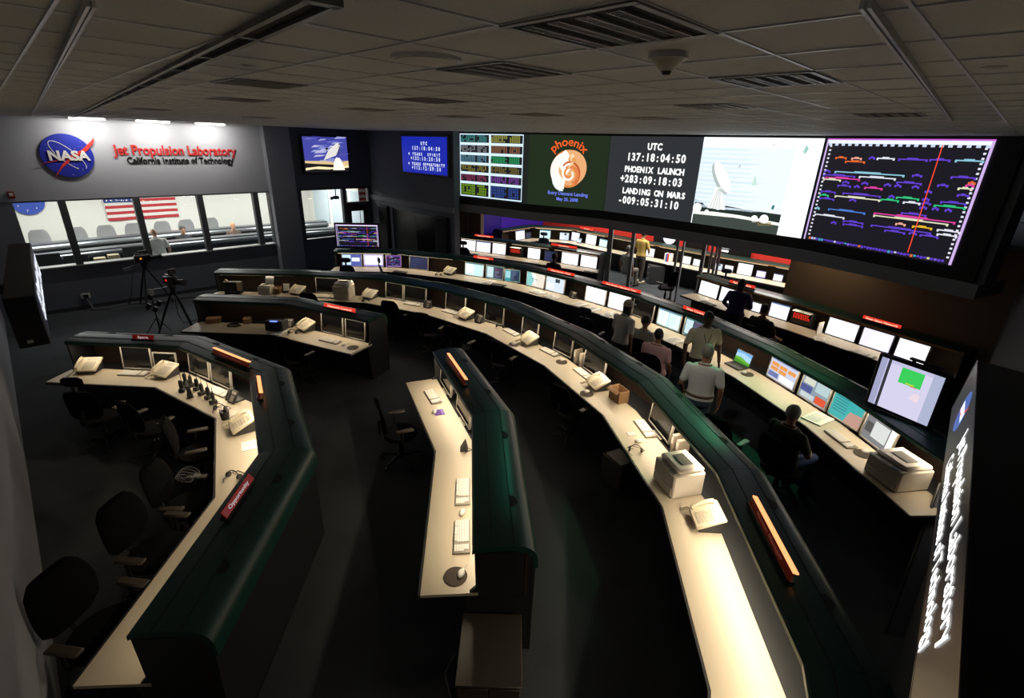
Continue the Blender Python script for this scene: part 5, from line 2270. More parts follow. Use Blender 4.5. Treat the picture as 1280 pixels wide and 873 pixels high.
def plate(key, x, y, x0, x1, txt, lab, lit=True, d=.10, edge=False, hz=.085, lean=-.25, outward=False):
    p, n, e = None, None, None
    pp = at(x, y, 1.25)
    q, n, e, dd = near_seg(key, pp)
    pa, pb = at(x0[0], x0[1], 1.27), at(x1[0], x1[1], 1.27)
    L = max(.2, abs((pb - pa).dot(e)))
    u = ((pa + pb) / 2 - q).dot(e)
    c0 = q + e * u + n * d
    c0.z = 1.2545
    rz = math.atan2(n.y, n.x) - PI / 2
    t = thing('name_plate', lab, 'name plate', c0, rz, 'red name plates on the hoods')
    R = Matrix.Rotation(lean, 4, 'X')
    mb = MB()
    mb.box((0, .0, .012), (L + .02, .07, .018), bev=.004)
    mb.box((0, -.028, .028), (L + .02, .012, .03), bev=.003)
    mb.build('holder', M_EDGE if not edge else mat('plate_holder', (.03, .015, .01), .4), t)
    mb = MB()
    mb.box((0, .0, .02 + hz / 2), (L, .012, hz), M=R, bev=.002)
    mb.build('acrylic', M_REDDK if edge else M_REDLIT if lit else M_RED, t)
    if edge:
        mb = MB()
        mb.box((0, .012 + .25 * hz / 2, .02 + hz), (L, .045, .014), M=R)
        mb.build('lit_edge', M_ORLIT, t)
    sz = hz * .62
    M = Matrix.Translation((0, 0, .02 + hz / 2)) @ R @ Matrix(((1, 0, 0, 0), (0, 0, -1, -.0075), (0, 1, 0, -sz * .32), (0, 0, 0, 1)))
    wtxt = max(.01, len(txt) * sz * .5)
    if outward:
        M = Matrix.Translation((0, 0, .02 + hz / 2)) @ R @ Matrix(((-1, 0, 0, 0), (0, 0, 1, .0075), (0, 1, 0, -sz * .32), (0, 0, 0, 1)))
    text_mesh(txt, sz, M, G('ffd8b8', 1.2) if lit and not edge else G('e0c8c8', .6) if not edge else G('a05040', .3), 'lettering', t, bold=.0012, xs=min(1.6, L * .86 / wtxt))
    return t


plate('L', 180, 424, (168, 424), (193, 426), 'Spirit', 'small dim red name plate at the far end of the left console', lit=False, d=.1)
plate('L', 290, 452, (271, 441), (307, 462), 'Mission Control', 'red name plate with orange lit edge above the radio chargers', d=.12, edge=True)
plate('L', 325, 487, (322, 478), (327, 499), 'Network', 'small edge-on orange lit name plate at the left console bend', d=.10, edge=True)
plate('L', 300, 625, (283, 650), (316, 600), 'Opportunity', 'red Opportunity name plate on the near part of the left console', lit=False, d=.16, lean=.62, outward=True, hz=.075)
plate('CL', 422, 389, (406, 384), (437, 395), 'Network Control', 'glowing red name plate on the left-centre island', d=.12)
plate('C', 562, 467, (550, 450), (575, 483), 'Flight Director', 'bright edge-lit orange name plate on the middle island', d=.13, edge=True)
plate('M', 960, 680, (938, 630), (987, 728), 'Mission Manager', 'long edge-lit orange name plate on the near end of the longest console', d=.16, edge=True)
plate('R2', 612, 322, (601, 320), (623, 324), 'Operations', 'red name plate on the second row above the terminal monitor')
plate('R2', 700, 343, (688, 338), (713, 348), 'Data System Chief', 'red name plate on the second row below the seated dark blue person')
plate('R2', 777, 361, (755, 355), (801, 368), 'Data Systems Operations Team', 'longest red name plate, in front of the glass doors')
plate('R2', 880, 390, (862, 385), (890, 397), 'Data Control', 'red name plate half hidden by the lanyard man')
plate('R3', 604, 297, (593, 296), (615, 299), 'Network Team', 'red name plate on the far row before the violet wall')
plate('R3', 701, 311, (687, 308), (715, 314), 'Operations', 'red name plate on the far row above the large white monitors')
plate('R3b', 930, 357, (917, 353), (944, 362), 'Flight Operations', 'red name plate behind the navy shirted person')
plate('R3b', 1095, 407, (1070, 401), (1120, 414), 'Deep Space Network', 'red name plate above the three wide white monitors')
plate('R4', 727, 288, (719, 287), (735, 290), 'Science', 'small red name plate on the farthest row under the red wall')
# raised screens standing on hoods
def raised(key, quad, lab, content, rz_extra=0, d=.28, w=None, h=None, pos=None, rz=None):
    t = thing('raised_screen', lab, 'screen', pos, rz)
    return t


# left end of second row: timeline television
p, n, e = seg_hit('R2', 447, 297, .25)
pa, pb = seg_hit('R2', 421, 297, .25)[0], seg_hit('R2', 473, 297, .25)[0]
w_ = (pb - pa).length
h_ = seg_hit('R2', 447, 283, .25)[0].z - seg_hit('R2', 447, 310, .25)[0].z
zc_ = p.z
p.z = 1.2575
zc_ += .05
t = thing('raised_screen', 'raised timeline screen standing on the left end of the second row', 'screen', p, math.atan2(n.y, n.x) - PI / 2 - .0)
hb = max(.02, zc_ - 1.252 - h_ / 2 - .05)
mb = MB()
mb.box((0, .03, zc_ - 1.252), (w_ + .1, .07, h_ + .1), bev=.012)
mb.build('casing', M_BLACK, t)
c = Canvas((0, 0, 0), (1, 0, 0), (0, 1, 0), w_, h_)
c.M = Matrix(((1, 0, 0, -w_ / 2), (0, 0, -1, -.008), (0, 1, 0, zc_ - 1.252 - h_ / 2), (0, 0, 0, 1)))
timeline(c, t, None)
mb = MB()
mb.box((0, .05, hb / 2 + .01), (.3, .06, hb))
mb.box((0, .05, .01), (.5, .2, .02), bev=.005)
mb.build('stand', M_BLACK, t)
# ------------------------------------------------------------------ swivel chairs


def mk_chair(fab, name='office_chair', arms=True, headrest=False, padm=None, high=1.0):
    """sitter faces +Y"""
    t = thing(name, '', 'chair')
    mb = MB()
    mb.loft([((0, .0, .43), .20, .19), ((0, .0, .445), .245, .235), ((0, .01, .475), .25, .24), ((0, .01, .495), .235, .225), ((0, .01, .50), .19, .18)], n=28)
    mb.build('seat', fab, t)
    mb = MB()
    rings = []
    for k in range(9):
        q = k / 8
        z = .58 + .46 * high * q
        w = .16 + .075 * math.sin(PI * min(1, .18 + q * .75))
        if k in (0, 8):
            w *= .8
        rings.append(((0, -.22 - .07 * q + .03 * math.sin(PI * q), z), w, .032))
    mb.loft(rings, n=24)
    mb.build('backrest', fab, t)
    mb = MB()
    mb.tube([(0, -.1, .43), (0, -.24, .45), (0, -.285, .56), (0, -.285, .75)], [.022, .022, .02, .016], n=8)
    mb.build('back_bracket', M_BLACK, t)
    mb = MB()
    mb.cyl((0, 0, .12), (0, 0, .30), .035, n=14)
    mb.cyl((0, 0, .28), (0, 0, .43), .02, n=12)
    mb.cyl((0, 0, .07), (0, 0, .13), .05, n=14)
    mb.build('column', M_BLACK, t)
    for k in range(5):
        a = 2 * PI * k / 5 + .3
        mb = MB()
        d = Vector((math.cos(a), math.sin(a), 0))
        mb.tube([d * .03 + Vector((0, 0, .105)), d * .16 + Vector((0, 0, .095)), d * .30 + Vector((0, 0, .075))], [.026, .022, .015], n=8)
        lg = mb.build('leg', M_BLACK, t)
        mb = MB()
        n = Vector((-d.y, d.x, 0))
        mb.cyl(d * .30 - n * .022 + Vector((0, 0, .028)), d * .30 + n * .022 + Vector((0, 0, .028)), .027, n=14)
        mb.cyl(d * .30 + Vector((0, 0, .03)), d * .30 + Vector((0, 0, .08)), .009, n=8)
        mb.build('caster', M_DGREY, lg)
    if arms:
        for s in (-1, 1):
            mb = MB()
            mb.tube([(s * .17, -.02, .44), (s * .275, -.02, .45), (s * .285, -.02, .52), (s * .285, -.02, .645)], [.016, .018, .018, .016], n=8)
            ar = mb.build('arm', M_BLACK, t)
            mb = MB()
            mb.box((s * .28, .02, .66), (.075, .25, .03), bev=.012)
            mb.build('arm_pad', padm or M_DGREY, ar)
    if headrest:
        mb = MB()
        mb.loft([((0, -.29, 1.13 * high), .10, .02), ((0, -.29, 1.16 * high), .145, .035), ((0, -.29, 1.23 * high), .145, .035), ((0, -.29, 1.26 * high), .10, .02)], n=22)
        mb.build('headrest', fab, t)
        mb = MB()
        mb.box((0, -.30, 1.09 * high), (.05, .014, .14))
        mb.build('headrest_stem', M_BLACK, t)
    return t


M_PADTAN = mat('arm_pad_tan', hexc('40372c'), .6)
CH = Kit(mk_chair(M_BLKFAB, padm=M_PADTAN), 'office_chair', 'chair', 'black swivel chairs at the consoles')
CHH = Kit(mk_chair(M_BLKFAB, headrest=True, padm=M_PADTAN), 'office_chair', 'chair', 'black swivel chairs at the consoles')
CHB = Kit(mk_chair(mat('blueblack_fabric', (.012, .018, .04), .85), headrest=True, padm=M_DGREY), 'office_chair', 'chair', 'black swivel chairs at the consoles')
CHG = Kit(mk_chair(mat('grey_chair_fabric', hexc('8d8e90'), .8), padm=M_DGREY), 'office_chair', 'chair', 'grey chairs in the briefing room')


def chair_at(kit, x, y, z, face, lab, group=None, scale=None):
    """x, y: pixel of a point at height z on the chair axis; face: direction the sitter faces (plan vector)"""
    p = at(x, y, z)
    p.z = .001
    f = Vector((face[0], face[1], 0)).normalized()
    return kit.put(lab, p, math.atan2(f.y, f.x) - PI / 2, group, scale)


chair_at(CHH, 112, 478, 1.05, (-.1, 1), 'black chair with low headrest at the far left of the left console')
chair_at(CH, 186, 515, .75, (.35, .9), 'black chair turned sideways between the radio chargers and the left desk')
chair_at(CH, 246, 560, .55, (.9, .5), 'black chair pulled out under the bend of the left console')
chair_at(CH, 228, 612, .70, (1, .1), 'black chair with coiled cables on it, left console')
chair_at(CH, 190, 668, .72, (1, -.05), 'black chair with rounded back, second nearest on the left', scale=(1.12, 1.1, 1.05))
chair_at(CH, 122, 765, .74, (1, -.1), 'black rounded chair nearest the camera at lower left', scale=(1.15, 1.12, 1.08))
chair_at(CH, 368, 416, 1.04, (.35, .93), 'black chair before the monitors under the red plate')
chair_at(CH, 497, 498, 1.04, (.9, .42), 'black chair at the far end of the middle island')
for x, y, f, lab in ((298, 361, (0, 1), 'black chair at the far left of the longest console'), (391, 362, (.1, 1), 'black chair left of the boxy printer'),
                     (493, 372, (.25, .95), 'black chair before the touching monitor pair, longest console'), (537, 387, (.4, .9), 'black chair left of the empty desk stretch intercom'),
                     (574, 403, (.5, .85), 'black chair in front of the intercom by the empty desk stretch'), (627, 420, (.6, .8), 'black chair beside the headset on the empty desk stretch'),
                     (716, 476, (.75, .65), 'black chair with one pale arm, nearest chair at the longest console')):
    chair_at(CH, x, y, 1.04, f, lab)
chair_at(CHB, 738, 398, .95, (.55, .8), 'blue-black high chair before the white monitors, left of capped person')
chair_at(CHB, 437, 333, .95, (0, 1), 'black chair back before the blue lit monitor at second row left end')
chair_at(CHB, 487, 334, .98, (.9, .4), 'black headrest chair before the small purple timeline monitor')
chair_at(CHB, 583, 309, 1.0, (.3, 1), 'black headrest chair before the leftmost far-row white monitor')
chair_at(CH, 833, 357, .55, (-.5, .8), 'dark office chair with star base behind the thin glass posts', 'chairs in the back room')
chair_at(CHB, 682, 299, .95, (.3, .9), 'dark chair back under the red wall near the left corner', 'chairs in the back room')
chair_at(CHB, 908, 351, .85, (.5, .8), 'dark round chair back right of the steel posts', 'chairs in the back room')
CHE = Kit(mk_chair(M_BLKFAB, padm=mat('arm_pad_pale', hexc('8f9a90'), .5)), 'office_chair', 'chair', 'black swivel chairs at the consoles')
chair_at(CHE, 903, 548, .6, (.75, .6), 'black chair with pale arm pads behind the white polo man')
# loose cable coil lying on one left chair
p = at(228, 590, .95)
p = at(236, 600, .72)
t = thing('cable_coil', 'pale wiry cable coil hanging on a chair arm at lower left', 'cable', p)
mb = MB()
for k in range(5):
    r = .07 + .015 * k
    mb.tube([(r * math.cos(a * .45), r * .8 * math.sin(a * .45), .03 + .012 * k + .03 * math.sin(a * .9 + k)) for a in range(15)], .004, n=5)
mb.build('coil', M_GREY, t)
mb = MB()
mb.box((.09, 0, .03), (.05, .03, .02), bev=.004)
mb.build('plug', M_DGREY, t)
# ------------------------------------------------------------------ glass door wall in the recess
M_POST = mat('door_post_grey', hexc('8c9092'), .45, metal=.1)
pa, pb = Vector((2.85, 16.35, 0)), Vector((5.35, 13.85, 0))
ed = (pb - pa).normalized()
nd = Vector((-ed.y, ed.x, 0))
HD = 2.55


def on_line(x, y):
    p = onplane(x, y, pa, nd)
    return (p - pa).dot(ed)


def postbox(mb, u, w, z0=0.0, z1=HD, dep=.06, off=0):
    p = pa + ed * u + nd * off
    mb.box((p.x, p.y, (z0 + z1) / 2), (w, dep, z1 - z0), rz=math.atan2(ed.y, ed.x))


uA, uA2, uB, uB2, uC, uD = [on_line(x, y) for x, y in ((760, 330), (788, 330), (844, 330), (850, 330), (879, 320), (889, 320))]
mb = MB()
postbox(mb, uA, .16)
postbox(mb, uA2, .11)
postbox(mb, uB, .05)
postbox(mb, uB2, .05, off=.06)
postbox(mb, uC, .10)
q = pa + ed * ((uA + uA2) / 2)
mb.box((q.x, q.y, 2.3), (uA2 - uA, .06, .12), rz=math.atan2(ed.y, ed.x))
mb.box((q.x, q.y, .06), (uA2 - uA, .05, .12), rz=math.atan2(ed.y, ed.x))
q = pa + ed * ((uB + uC) / 2)
mb.box((q.x, q.y, 2.1), (uC - uB, .06, .12), rz=math.atan2(ed.y, ed.x))
d5 = struct(mb, 'door_5', M_POST)
mb = MB()
for u, off in ((uD, 0), (uD + .12, .02), (uD + .22, 0)):
    p = pa + ed * u + nd * off
    mb.cyl((p.x, p.y, 0), (p.x, p.y, HD), .035, n=14)
mb.build('steel_rail', M_STEEL, d5)
mb = MB()
p0, p1 = pa + ed * uA, pa + ed * uA2
mb.slab([p0, p1, p1 + Vector((0, 0, 2.3)), p0 + Vector((0, 0, 2.3))], nd * .01)
p0, p1 = pa + ed * uB2, pa + ed * uC
mb.slab([p0, p1, p1 + Vector((0, 0, 2.1)), p0 + Vector((0, 0, 2.1))], nd * .01)
mb.build('pane', M_GLASS, d5)
mb = MB()
p = pa + ed * (uC + .02) - nd * .06
mb.cyl((p.x, p.y, .9), (p.x, p.y, 1.3), .014, n=10)
mb.build('handle', M_STEEL, d5)
# filing cabinet seen through the doorway
p = at(818, 354, 0)
t = thing('filing_cabinet', 'dark grey filing cabinet standing under the back room worktop', 'cabinet', p, ROOM_ANG - PI / 2 - .75)
mb = MB()
mb.box((0, 0, .33), (.42, .5, .62), bev=.006)
mb.build('body', M_DGREY, t)
for k in range(3):
    mb = MB()
    mb.box((0, -.255, .13 + .2 * k), (.38, .012, .18), bev=.003)
    dr = mb.build('drawer', mat('drawer_grey', (.06, .065, .065), .45), t)
    mb = MB()
    mb.box((0, -.275, .17 + .2 * k), (.14, .02, .014), bev=.003)
    mb.build('handle', M_STEEL, dr)
mb = MB()
mb.box((0, 0, .01), (.38, .44, .02))
mb.build('plinth', M_BLACK, t)
# boards on the red wall


def red_board(x0, y0, x1, y1, lab, cont):
    pw = rm(17.08, 0)
    a, b, c_ = onplane(x0, y1, pw, TT), onplane(x1, y1, pw, TT), onplane((x0 + x1) / 2, y0, pw, TT)
    s0, s1, z0, z1 = a.dot(SS), b.dot(SS), (a.z + b.z) / 2, c_.z
    t = thing('wall_board', lab, 'screen', rm(17.08, (s0 + s1) / 2, z0), 0, 'dark boards on the red wall')
    mb = MB()
    rbox(mb, 17.02, 17.09, s0, s1, z0, z1, bev=.01)
    mb.build('casing', M_BLACK, t, shift=t.location)
    c = Canvas(rm(17.015, s0 + .05, z0 + .05), SS, (0, 0, 1), abs(s1 - s0) - .1, z1 - z0 - .1, shift=t.location)
    cont(c)
    c.build('screen', t)


def cb_dark(c):
    c.rect(0, 0, 1, 1, mat('board_dark', (.012, .010, .010), .3))


def cb_text(c):
    c.rect(0, 0, 1, 1, mat('board_dark', (0, 0, 0)))
    c.up()
    for k, (u0, u1) in enumerate(((0, .32), (.05, .36), (.02, .34))):
        c.rect(u0, .72 - .22 * k, u1, .86 - .22 * k, G('f4f4f4', 1.2))


red_board(816, 288, 846, 312, 'dark board with round white light on the red wall', cb_dark)
red_board(855, 298, 884, 314, 'narrow dark board between the posts on the red wall', cb_dark)
red_board(895, 300, 938, 324, 'dark board with white lettering on the red wall', cb_text)
pw = rm(16.95, 0)
p = onplane(837, 297, pw, TT)
t = thing('round_lamp', 'round white lamp in front of the dark board', 'clock', p)
mb = MB()
mb.cyl(-TT * .02, TT * .02, .24, n=28)
mb.build('face', G('eef4ff', 1.3), t)  # glowing face of a round white lamp
mb = MB()
mb.cyl(TT * .02, TT * .06, .25, n=28)
mb.build('rim', M_DGREY, t)
mb = MB()
mb.box(-TT * .024 + Vector((0, 0, .06)), (.012, .006, .13), rz=ROOM_ANG)
mb.build('front_bar', M_GREY, t)
# dark cabinet beside the taupe wall edge in the back room
p = at(966, 372, 0.4)
# ------------------------------------------------------------------ low cabinet at the island's near end
t = thing('low_cabinet', 'low grey cabinet on the floor below the near end of the island', 'cabinet', Vector((-.10, 2.86, 0)))
mb = MB()
mb.box((0, 0, .27), (.50, .62, .46), bev=.006)
mb.build('body', mat('cabinet_grey', hexc('403a32'), .55), t)
mb = MB()
mb.box((0, 0, .505), (.52, .64, .016), bev=.004)
mb.build('top', mat('cabinet_top', hexc('4a443a'), .5, noise=.06, nscale=30), t)
for s in (-1, 1):
    mb = MB()
    mb.box((s * .123, -.318, .27), (.24, .014, .43), bev=.003)
    dr = mb.build('door', mat('cabinet_grey', (0, 0, 0)), t)
    mb = MB()
    mb.cyl((s * .03, -.34, .24), (s * .03, -.34, .34), .007, n=8)
    mb.build('handle', M_STEEL, dr)
mb = MB()
mb.box((0, 0, .02), (.46, .56, .04))
mb.build('plinth', M_BLACK, t)
t = thing('power_cord', 'pale power cord looping beside the low grey cabinet', 'cord', Vector((-.44, 2.95, 0)))
mb = MB()
mb.tube([(0, .2, .012), (-.04, .1, .02), (-.06, 0, .05), (-.02, -.1, .012), (.03, -.22, .012)], .007, n=6)
mb.build('cord', M_GREY, t)
mb = MB()
mb.box((.035, -.24, .016), (.03, .05, .03), bev=.006)
mb.build('plug', M_GREY, t)
# ------------------------------------------------------------------ raised screen with the green block, on the near end of the second row
pz = 1.2
A = onplane(1104, 436, at(1104, 480, 1.5), Vector((-_f.x, -_f.y, 0)).normalized())
corn = [(1099, 447), (1172, 491), (1152.5, 558), (1090, 500)]
base = Vector((4.86, 5.35, 1.253))
# screen plane turned towards the operator side, standing on the hood
q, n_, e_, d_ = near_seg('R2', Vector((5.1, 5.4, 0)))
P0 = q + n_ * .28
nn = (-n_ * 1.0 + e_ * .42).normalized()
pts = [onplane(x, y, P0, nn) for x, y in corn]
ex = ((pts[1] - pts[0]) + (pts[2] - pts[3]))
ex.z = 0
ex.normalize()
cen = sum(pts, Vector()) / 4
w_ = ((pts[1] - pts[0]).dot(ex) + (pts[2] - pts[3]).dot(ex)) / 2
h_ = ((pts[0].z - pts[3].z) + (pts[1].z - pts[2].z)) / 2
zc_ = max(cen.z, 1.262 + h_ / 2 + .04)
rz_ = math.atan2(ex.y, ex.x)
t = thing('raised_screen', 'large raised screen with a green block above the near end of second row', 'screen', (cen.x, cen.y, 1.2575), rz_)
hz = zc_ - 1.2575
mb = MB()
mb.box((0, .04, hz), (w_ + .09, .09, h_ + .08), bev=.012)
mb.build('casing', M_BLACK, t)
c = Canvas((0, 0, 0), (1, 0, 0), (0, 1, 0), w_, h_)
c.M = Matrix(((1, 0, 0, -w_ / 2), (0, 0, -1, -.007), (0, 1, 0, hz - h_ / 2), (0, 0, 0, 1)))
c.rect(0, 0, 1, 1, G('c6c4e4', 1.0))
c.up()
c.rect(.0, 0, .1, 1, G('a8aacc', .95))
c.rect(.12, 0, .17, 1, G('3c3c48', .7))
c.rect(.17, 0, .84, .93, G('d4d0ea', 1.05))
c.rect(.84, 0, 1, 1, G('b4bcd8', .95))
c.up()
c.rect(.36, .62, .72, .93, G('3cd05c', 1.0))
c.up()
c.rect(.48, .635, .62, .66, G('c8d850', 1))
c.rect(.56, .61, .66, .625, G('e06050', 1))
c.poly([(.6, .38), (.75, .35), (.75, .5), (.66, .52)], G('ead8e0', 1.05))
c.build('screen', t)
mb = MB()
mb.box((0, .05, (hz - h_ / 2 - .04) / 2 + .01), (.3, .05, max(.02, hz - h_ / 2 - .03)))
mb.box((0, .05, .008), (.42, .2, .016), bev=.004)
mb.build('stand', M_BLACK, t)
mb = MB()
mb.box((.1, .06, hz + h_ / 2 + .075), (.36, .05, .03), bev=.006)
mb.box((-.03, .06, hz + h_ / 2 + .05), (.03, .04, .04))
mb.box((.23, .06, hz + h_ / 2 + .05), (.03, .04, .04))
mb.build('camera_bar', M_BLACK, t)
# dark slanted partition panel low on the right
t = thing('partition_panel', 'dim blue-grey leaning panel low on the right beside the sign', 'panel', at(1150, 790, 0.0))
b_ = [at(1106, 792, 0.0), at(1150, 800, 0.0), at(1204, 600, .9), at(1175, 605, .9)]
mb = MB()
mb.slab(b_, Vector((.03, .0, -.0)) + Vector((0, .02, 0)))
mb.build('board', mat('panel_bluegrey', hexc('4a5264'), .6), t, shift=t.location)
mb = MB()
mb.tube([b_[0], b_[3]], .015, n=8)
mb.tube([b_[1], b_[2]], .015, n=8)
mb.build('edge_rail', M_BLACK, t, shift=t.location)
# ------------------------------------------------------------------ floor camera tripods by the lettered wall


def tripod_cam(loc, rz, lab, h, big):
    t = thing('video_camera', lab, 'video camera', loc, rz, 'video cameras on tripods')
    for k in range(3):
        a = 2 * PI * k / 3 + .5
        mb = MB()
        d = Vector((math.cos(a), math.sin(a), 0))
        mb.tube([Vector((0, 0, h - .12)) + d * .04, Vector((0, 0, h * .5)) + d * .24, Vector((0, 0, .03)) + d * .46], [.022, .026, .018], n=8)
        lg = mb.build('leg', M_BLACK, t)
        mb = MB()
        mb.ell(d * .46 + Vector((0, 0, .022)), (.03, .03, .022), n=12)
        mb.build('rubber_foot', M_DGREY, lg)
    mb = MB()
    mb.cyl((0, 0, h - .16), (0, 0, h), .05, .065, n=14)
    mb.box((0, 0, h + .02), (.12, .16, .05), bev=.01)
    mb.build('pan_head', M_BLACK, t)
    mb = MB()
    mb.box((0, .0, h + .15), (.14, .36, .19), bev=.02)
    mb.box((0, .03, h + .27), (.05, .26, .03), bev=.008)
    mb.build('camera_body', mat('camera_black', (.01, .01, .01), .4), t)
    mb = MB()
    mb.cyl((0, -.18, h + .15), (0, -.36, h + .15), .055, .06, n=18)
    mb.cyl((0, -.36, h + .15), (0, -.43, h + .15), .07, .078, n=18)
    mb.build('lens', M_BLACK, t)
    mb = MB()
    mb.box((.09, .03, h + .33), (.17, .04, .13), bev=.008) if big else mb.box((.06, -.05, h + .31), (.07, .2, .07), bev=.01)
    mb.cyl((.04, .03, h + .24), (.07, .03, h + .28), .012, n=8)
    mb.build('viewfinder', M_BLACK, t)
    mb = MB()
    mb.tube([(.05, .05, h), (.1, .25, h - .05), (.12, .45, h - .1)], [.01, .01, .016], n=8)
    mb.tube([(-.05, .05, h), (-.1, .25, h - .05), (-.12, .45, h - .1)], [.01, .01, .016], n=8)
    mb.build('pan_handle', M_BLACK, t)
    mb = MB()
    mb.box((-.073, .05, h + .16), (.004, .05, .04))
    mb.build('tally_label', G('e8902a', .9) if not big else G('e03020', 1.2), t)
    mb = MB()
    mb.tube([(.05, .15, h + .1), (.2, .3, h - .4), (.25, .4, .3), (.4, .5, .012), (.7, .4, .012)], .008, n=6)
    mb.build('cable', M_BLACK, t)
    return t


p = at(189, 378, 0.0) + SS * .35
tripod_cam(p, 2.4, 'black video camera on tripod before the long window, orange label', 1.15, False)
p = at(228, 414, 0.0)
tripod_cam(p, 1.2, 'black studio camera on tripod at the end of the left-centre island', 1.10, True)
# computer tower under the longest desk, papers on top
p = at(776, 569, .46)
t = thing('computer_tower', 'pale computer box with papers under the desk edge left of the big printer', 'computer', (p.x, p.y, 0), .5)
mb = MB()
mb.box((0, 0, .215), (.30, .40, .41), bev=.008)
mb.build('case', mat('tower_case', hexc('5a564e'), .5), t)
mb = MB()
mb.box((0, 0, .427), (.24, .32, .012))
mb.build('papers', M_PAPER, t)
mb = MB()
for k in range(4):
    mb.box((.1 * (1 if k % 2 else -1), .14 * (1 if k > 1 else -1), .005), (.05, .05, .01))
mb.build('feet', M_BLACK, t)
# small clamp lights hung on a stand by the studio camera
p = at(200, 414, 0)
t = thing('clamp_stand', 'dark stand with clamped gear left of the studio camera', 'stand', p)
mb = MB()
mb.cyl((0, 0, .02), (0, 0, 1.0), .014, n=8)
for k in range(3):
    a = 2 * PI * k / 3
    mb.tube([(0, 0, .35), (.28 * math.cos(a), .28 * math.sin(a), .012)], .011, n=6)
mb.build('tripod', M_BLACK, t)
for k, (x, z) in enumerate(((-.12, .62), (.02, .55), (.14, .7), (-.03, .85))):
    mb = MB()
    mb.box((x, 0, z), (.09, .07, .13), bev=.01, M=Matrix.Rotation(.5, 4, 'Y'))
    mb.box((x * .5, 0, z), (abs(x) + .02, .015, .015))
    mb.build('clamp', M_DGREY, t)
mb = MB()
mb.box((.05, -.04, .98), (.11, .02, .13))
mb.build('card', M_PAPER, t)
# wall socket with plug below the long window, cable to the camera
t = thing('wall_socket', 'white wall socket with adapter below the long window', 'socket', onplane(107, 370, rm(0, SN), SS))
mb = MB()
rbox(mb, -.1, .1, -.0, .03, -.06, .06)
pl_ = mb.build('plate', M_WHITE, t)
mb = MB()
rbox(mb, -.05, .05, .03, .10, -.04, .05)
mb.build('adapter', M_BLACK, t)
mb = MB()
mb.tube([rm(0, .08, -.04), rm(.05, .12, -.25), rm(.1, .15, -.42)], .02, n=6)
mb.build('lead', M_GREY, t)
a = onplane(112, 385, rm(0, SN + .1), SS)
t = thing('floor_cable', 'black cable trailing along the lettered wall to the camera', 'cable', (a.x, a.y, 0))
mb = MB()
pts = []
for k in range(24):
    q = k / 23
    r_ = rm(TT.dot(a) + 2.6 * q, SN + .25 + .12 * math.sin(q * 14) + .5 * q, .012)
    pts.append(r_)
mb.tube(pts, .011, n=6)
mb.build('cable', M_BLACK, t, shift=t.location)
mb = MB()
mb.box(pts[-1] + Vector((0, 0, .02)), (.08, .05, .04), bev=.008)
mb.build('plug', M_DGREY, t, shift=t.location)
# ------------------------------------------------------------------ briefing room contents
fl = thing('flag', 'striped red and white flag with blue corner on the briefing room wall', 'flag', rm(3.6, -22.96, 1.4))
fx0, fx1, fz0, fz1 = 2.56, 4.75, 1.42, 2.78
mb = MB()
for k in range(13):
    z0 = fz0 + (fz1 - fz0) * k / 13
    z1 = fz0 + (fz1 - fz0) * (k + 1) / 13
    n_ = 12
    for j in range(n_):
        u0, u1 = fx0 + (fx1 - fx0) * j / n_, fx0 + (fx1 - fx0) * (j + 1) / n_
        w0_, w1_ = .02 * math.sin(j * 1.1), .02 * math.sin((j + 1) * 1.1)
        mb.quad(rm(u0, -22.95 + w0_, z0), rm(u1, -22.95 + w1_, z0), rm(u1, -22.95 + w1_, z1), rm(u0, -22.95 + w0_, z1), 0 if k % 2 == 0 else 1)
mb.build('stripes', [mat('flag_red', hexc('b03038'), .8), mat('flag_white', hexc('d8d6d2'), .8)], fl, shift=fl.location)
mb = MB()
rbox(mb, fx0, fx0 + .9, -22.925, -22.92, fz0 + (fz1 - fz0) * 6 / 13, fz1)
ca = mb.build('canton', mat('flag_blue', hexc('243a7a'), .8), fl, shift=fl.location)
mb = MB()
for r in range(5):
    for k in range(6):
        p = rm(fx0 + .08 + .147 * k, -22.915, fz0 + (fz1 - fz0) * 6 / 13 + .07 + .145 * r)
        vs = []
        for j in range(10):
            rr = .035 if j % 2 == 0 else .015
            vs.append(p + TT * (rr * math.sin(j * PI / 5)) + Vector((0, 0, rr * math.cos(j * PI / 5))))
        mb.add(vs, [list(range(10))])
mb.build('stars', mat('flag_white', (0, 0, 0)), ca, shift=fl.location, recalc=False)
# blue disc just seen top left, and a flat trim line on the far wall
t = thing('wall_disc', 'blue round emblem half hidden at the top of the first window', 'emblem', onplane(34, 252, rm(0, -22.95), SS))
mb = MB()
mb.cyl(-SS * .0, SS * .03, .42, n=32)
mb.build('disc', mat('disc_blue', hexc('2c4aa8'), .5), t)
mb = MB()
for k in range(7):
    a_ = k * .9
    mb.box(SS * .034 + TT * (.28 * math.cos(a_)) + Vector((0, 0, .28 * math.sin(a_))), (.03, .03, .03), rz=ROOM_ANG)
mb.build('stars', M_PAPER, t)
M_RIM = mat('counter_rim_grey', hexc('5c6064'), .35, metal=.5)
M_CDARK = mat('counter_dark', hexc('2a2d31'), .5)


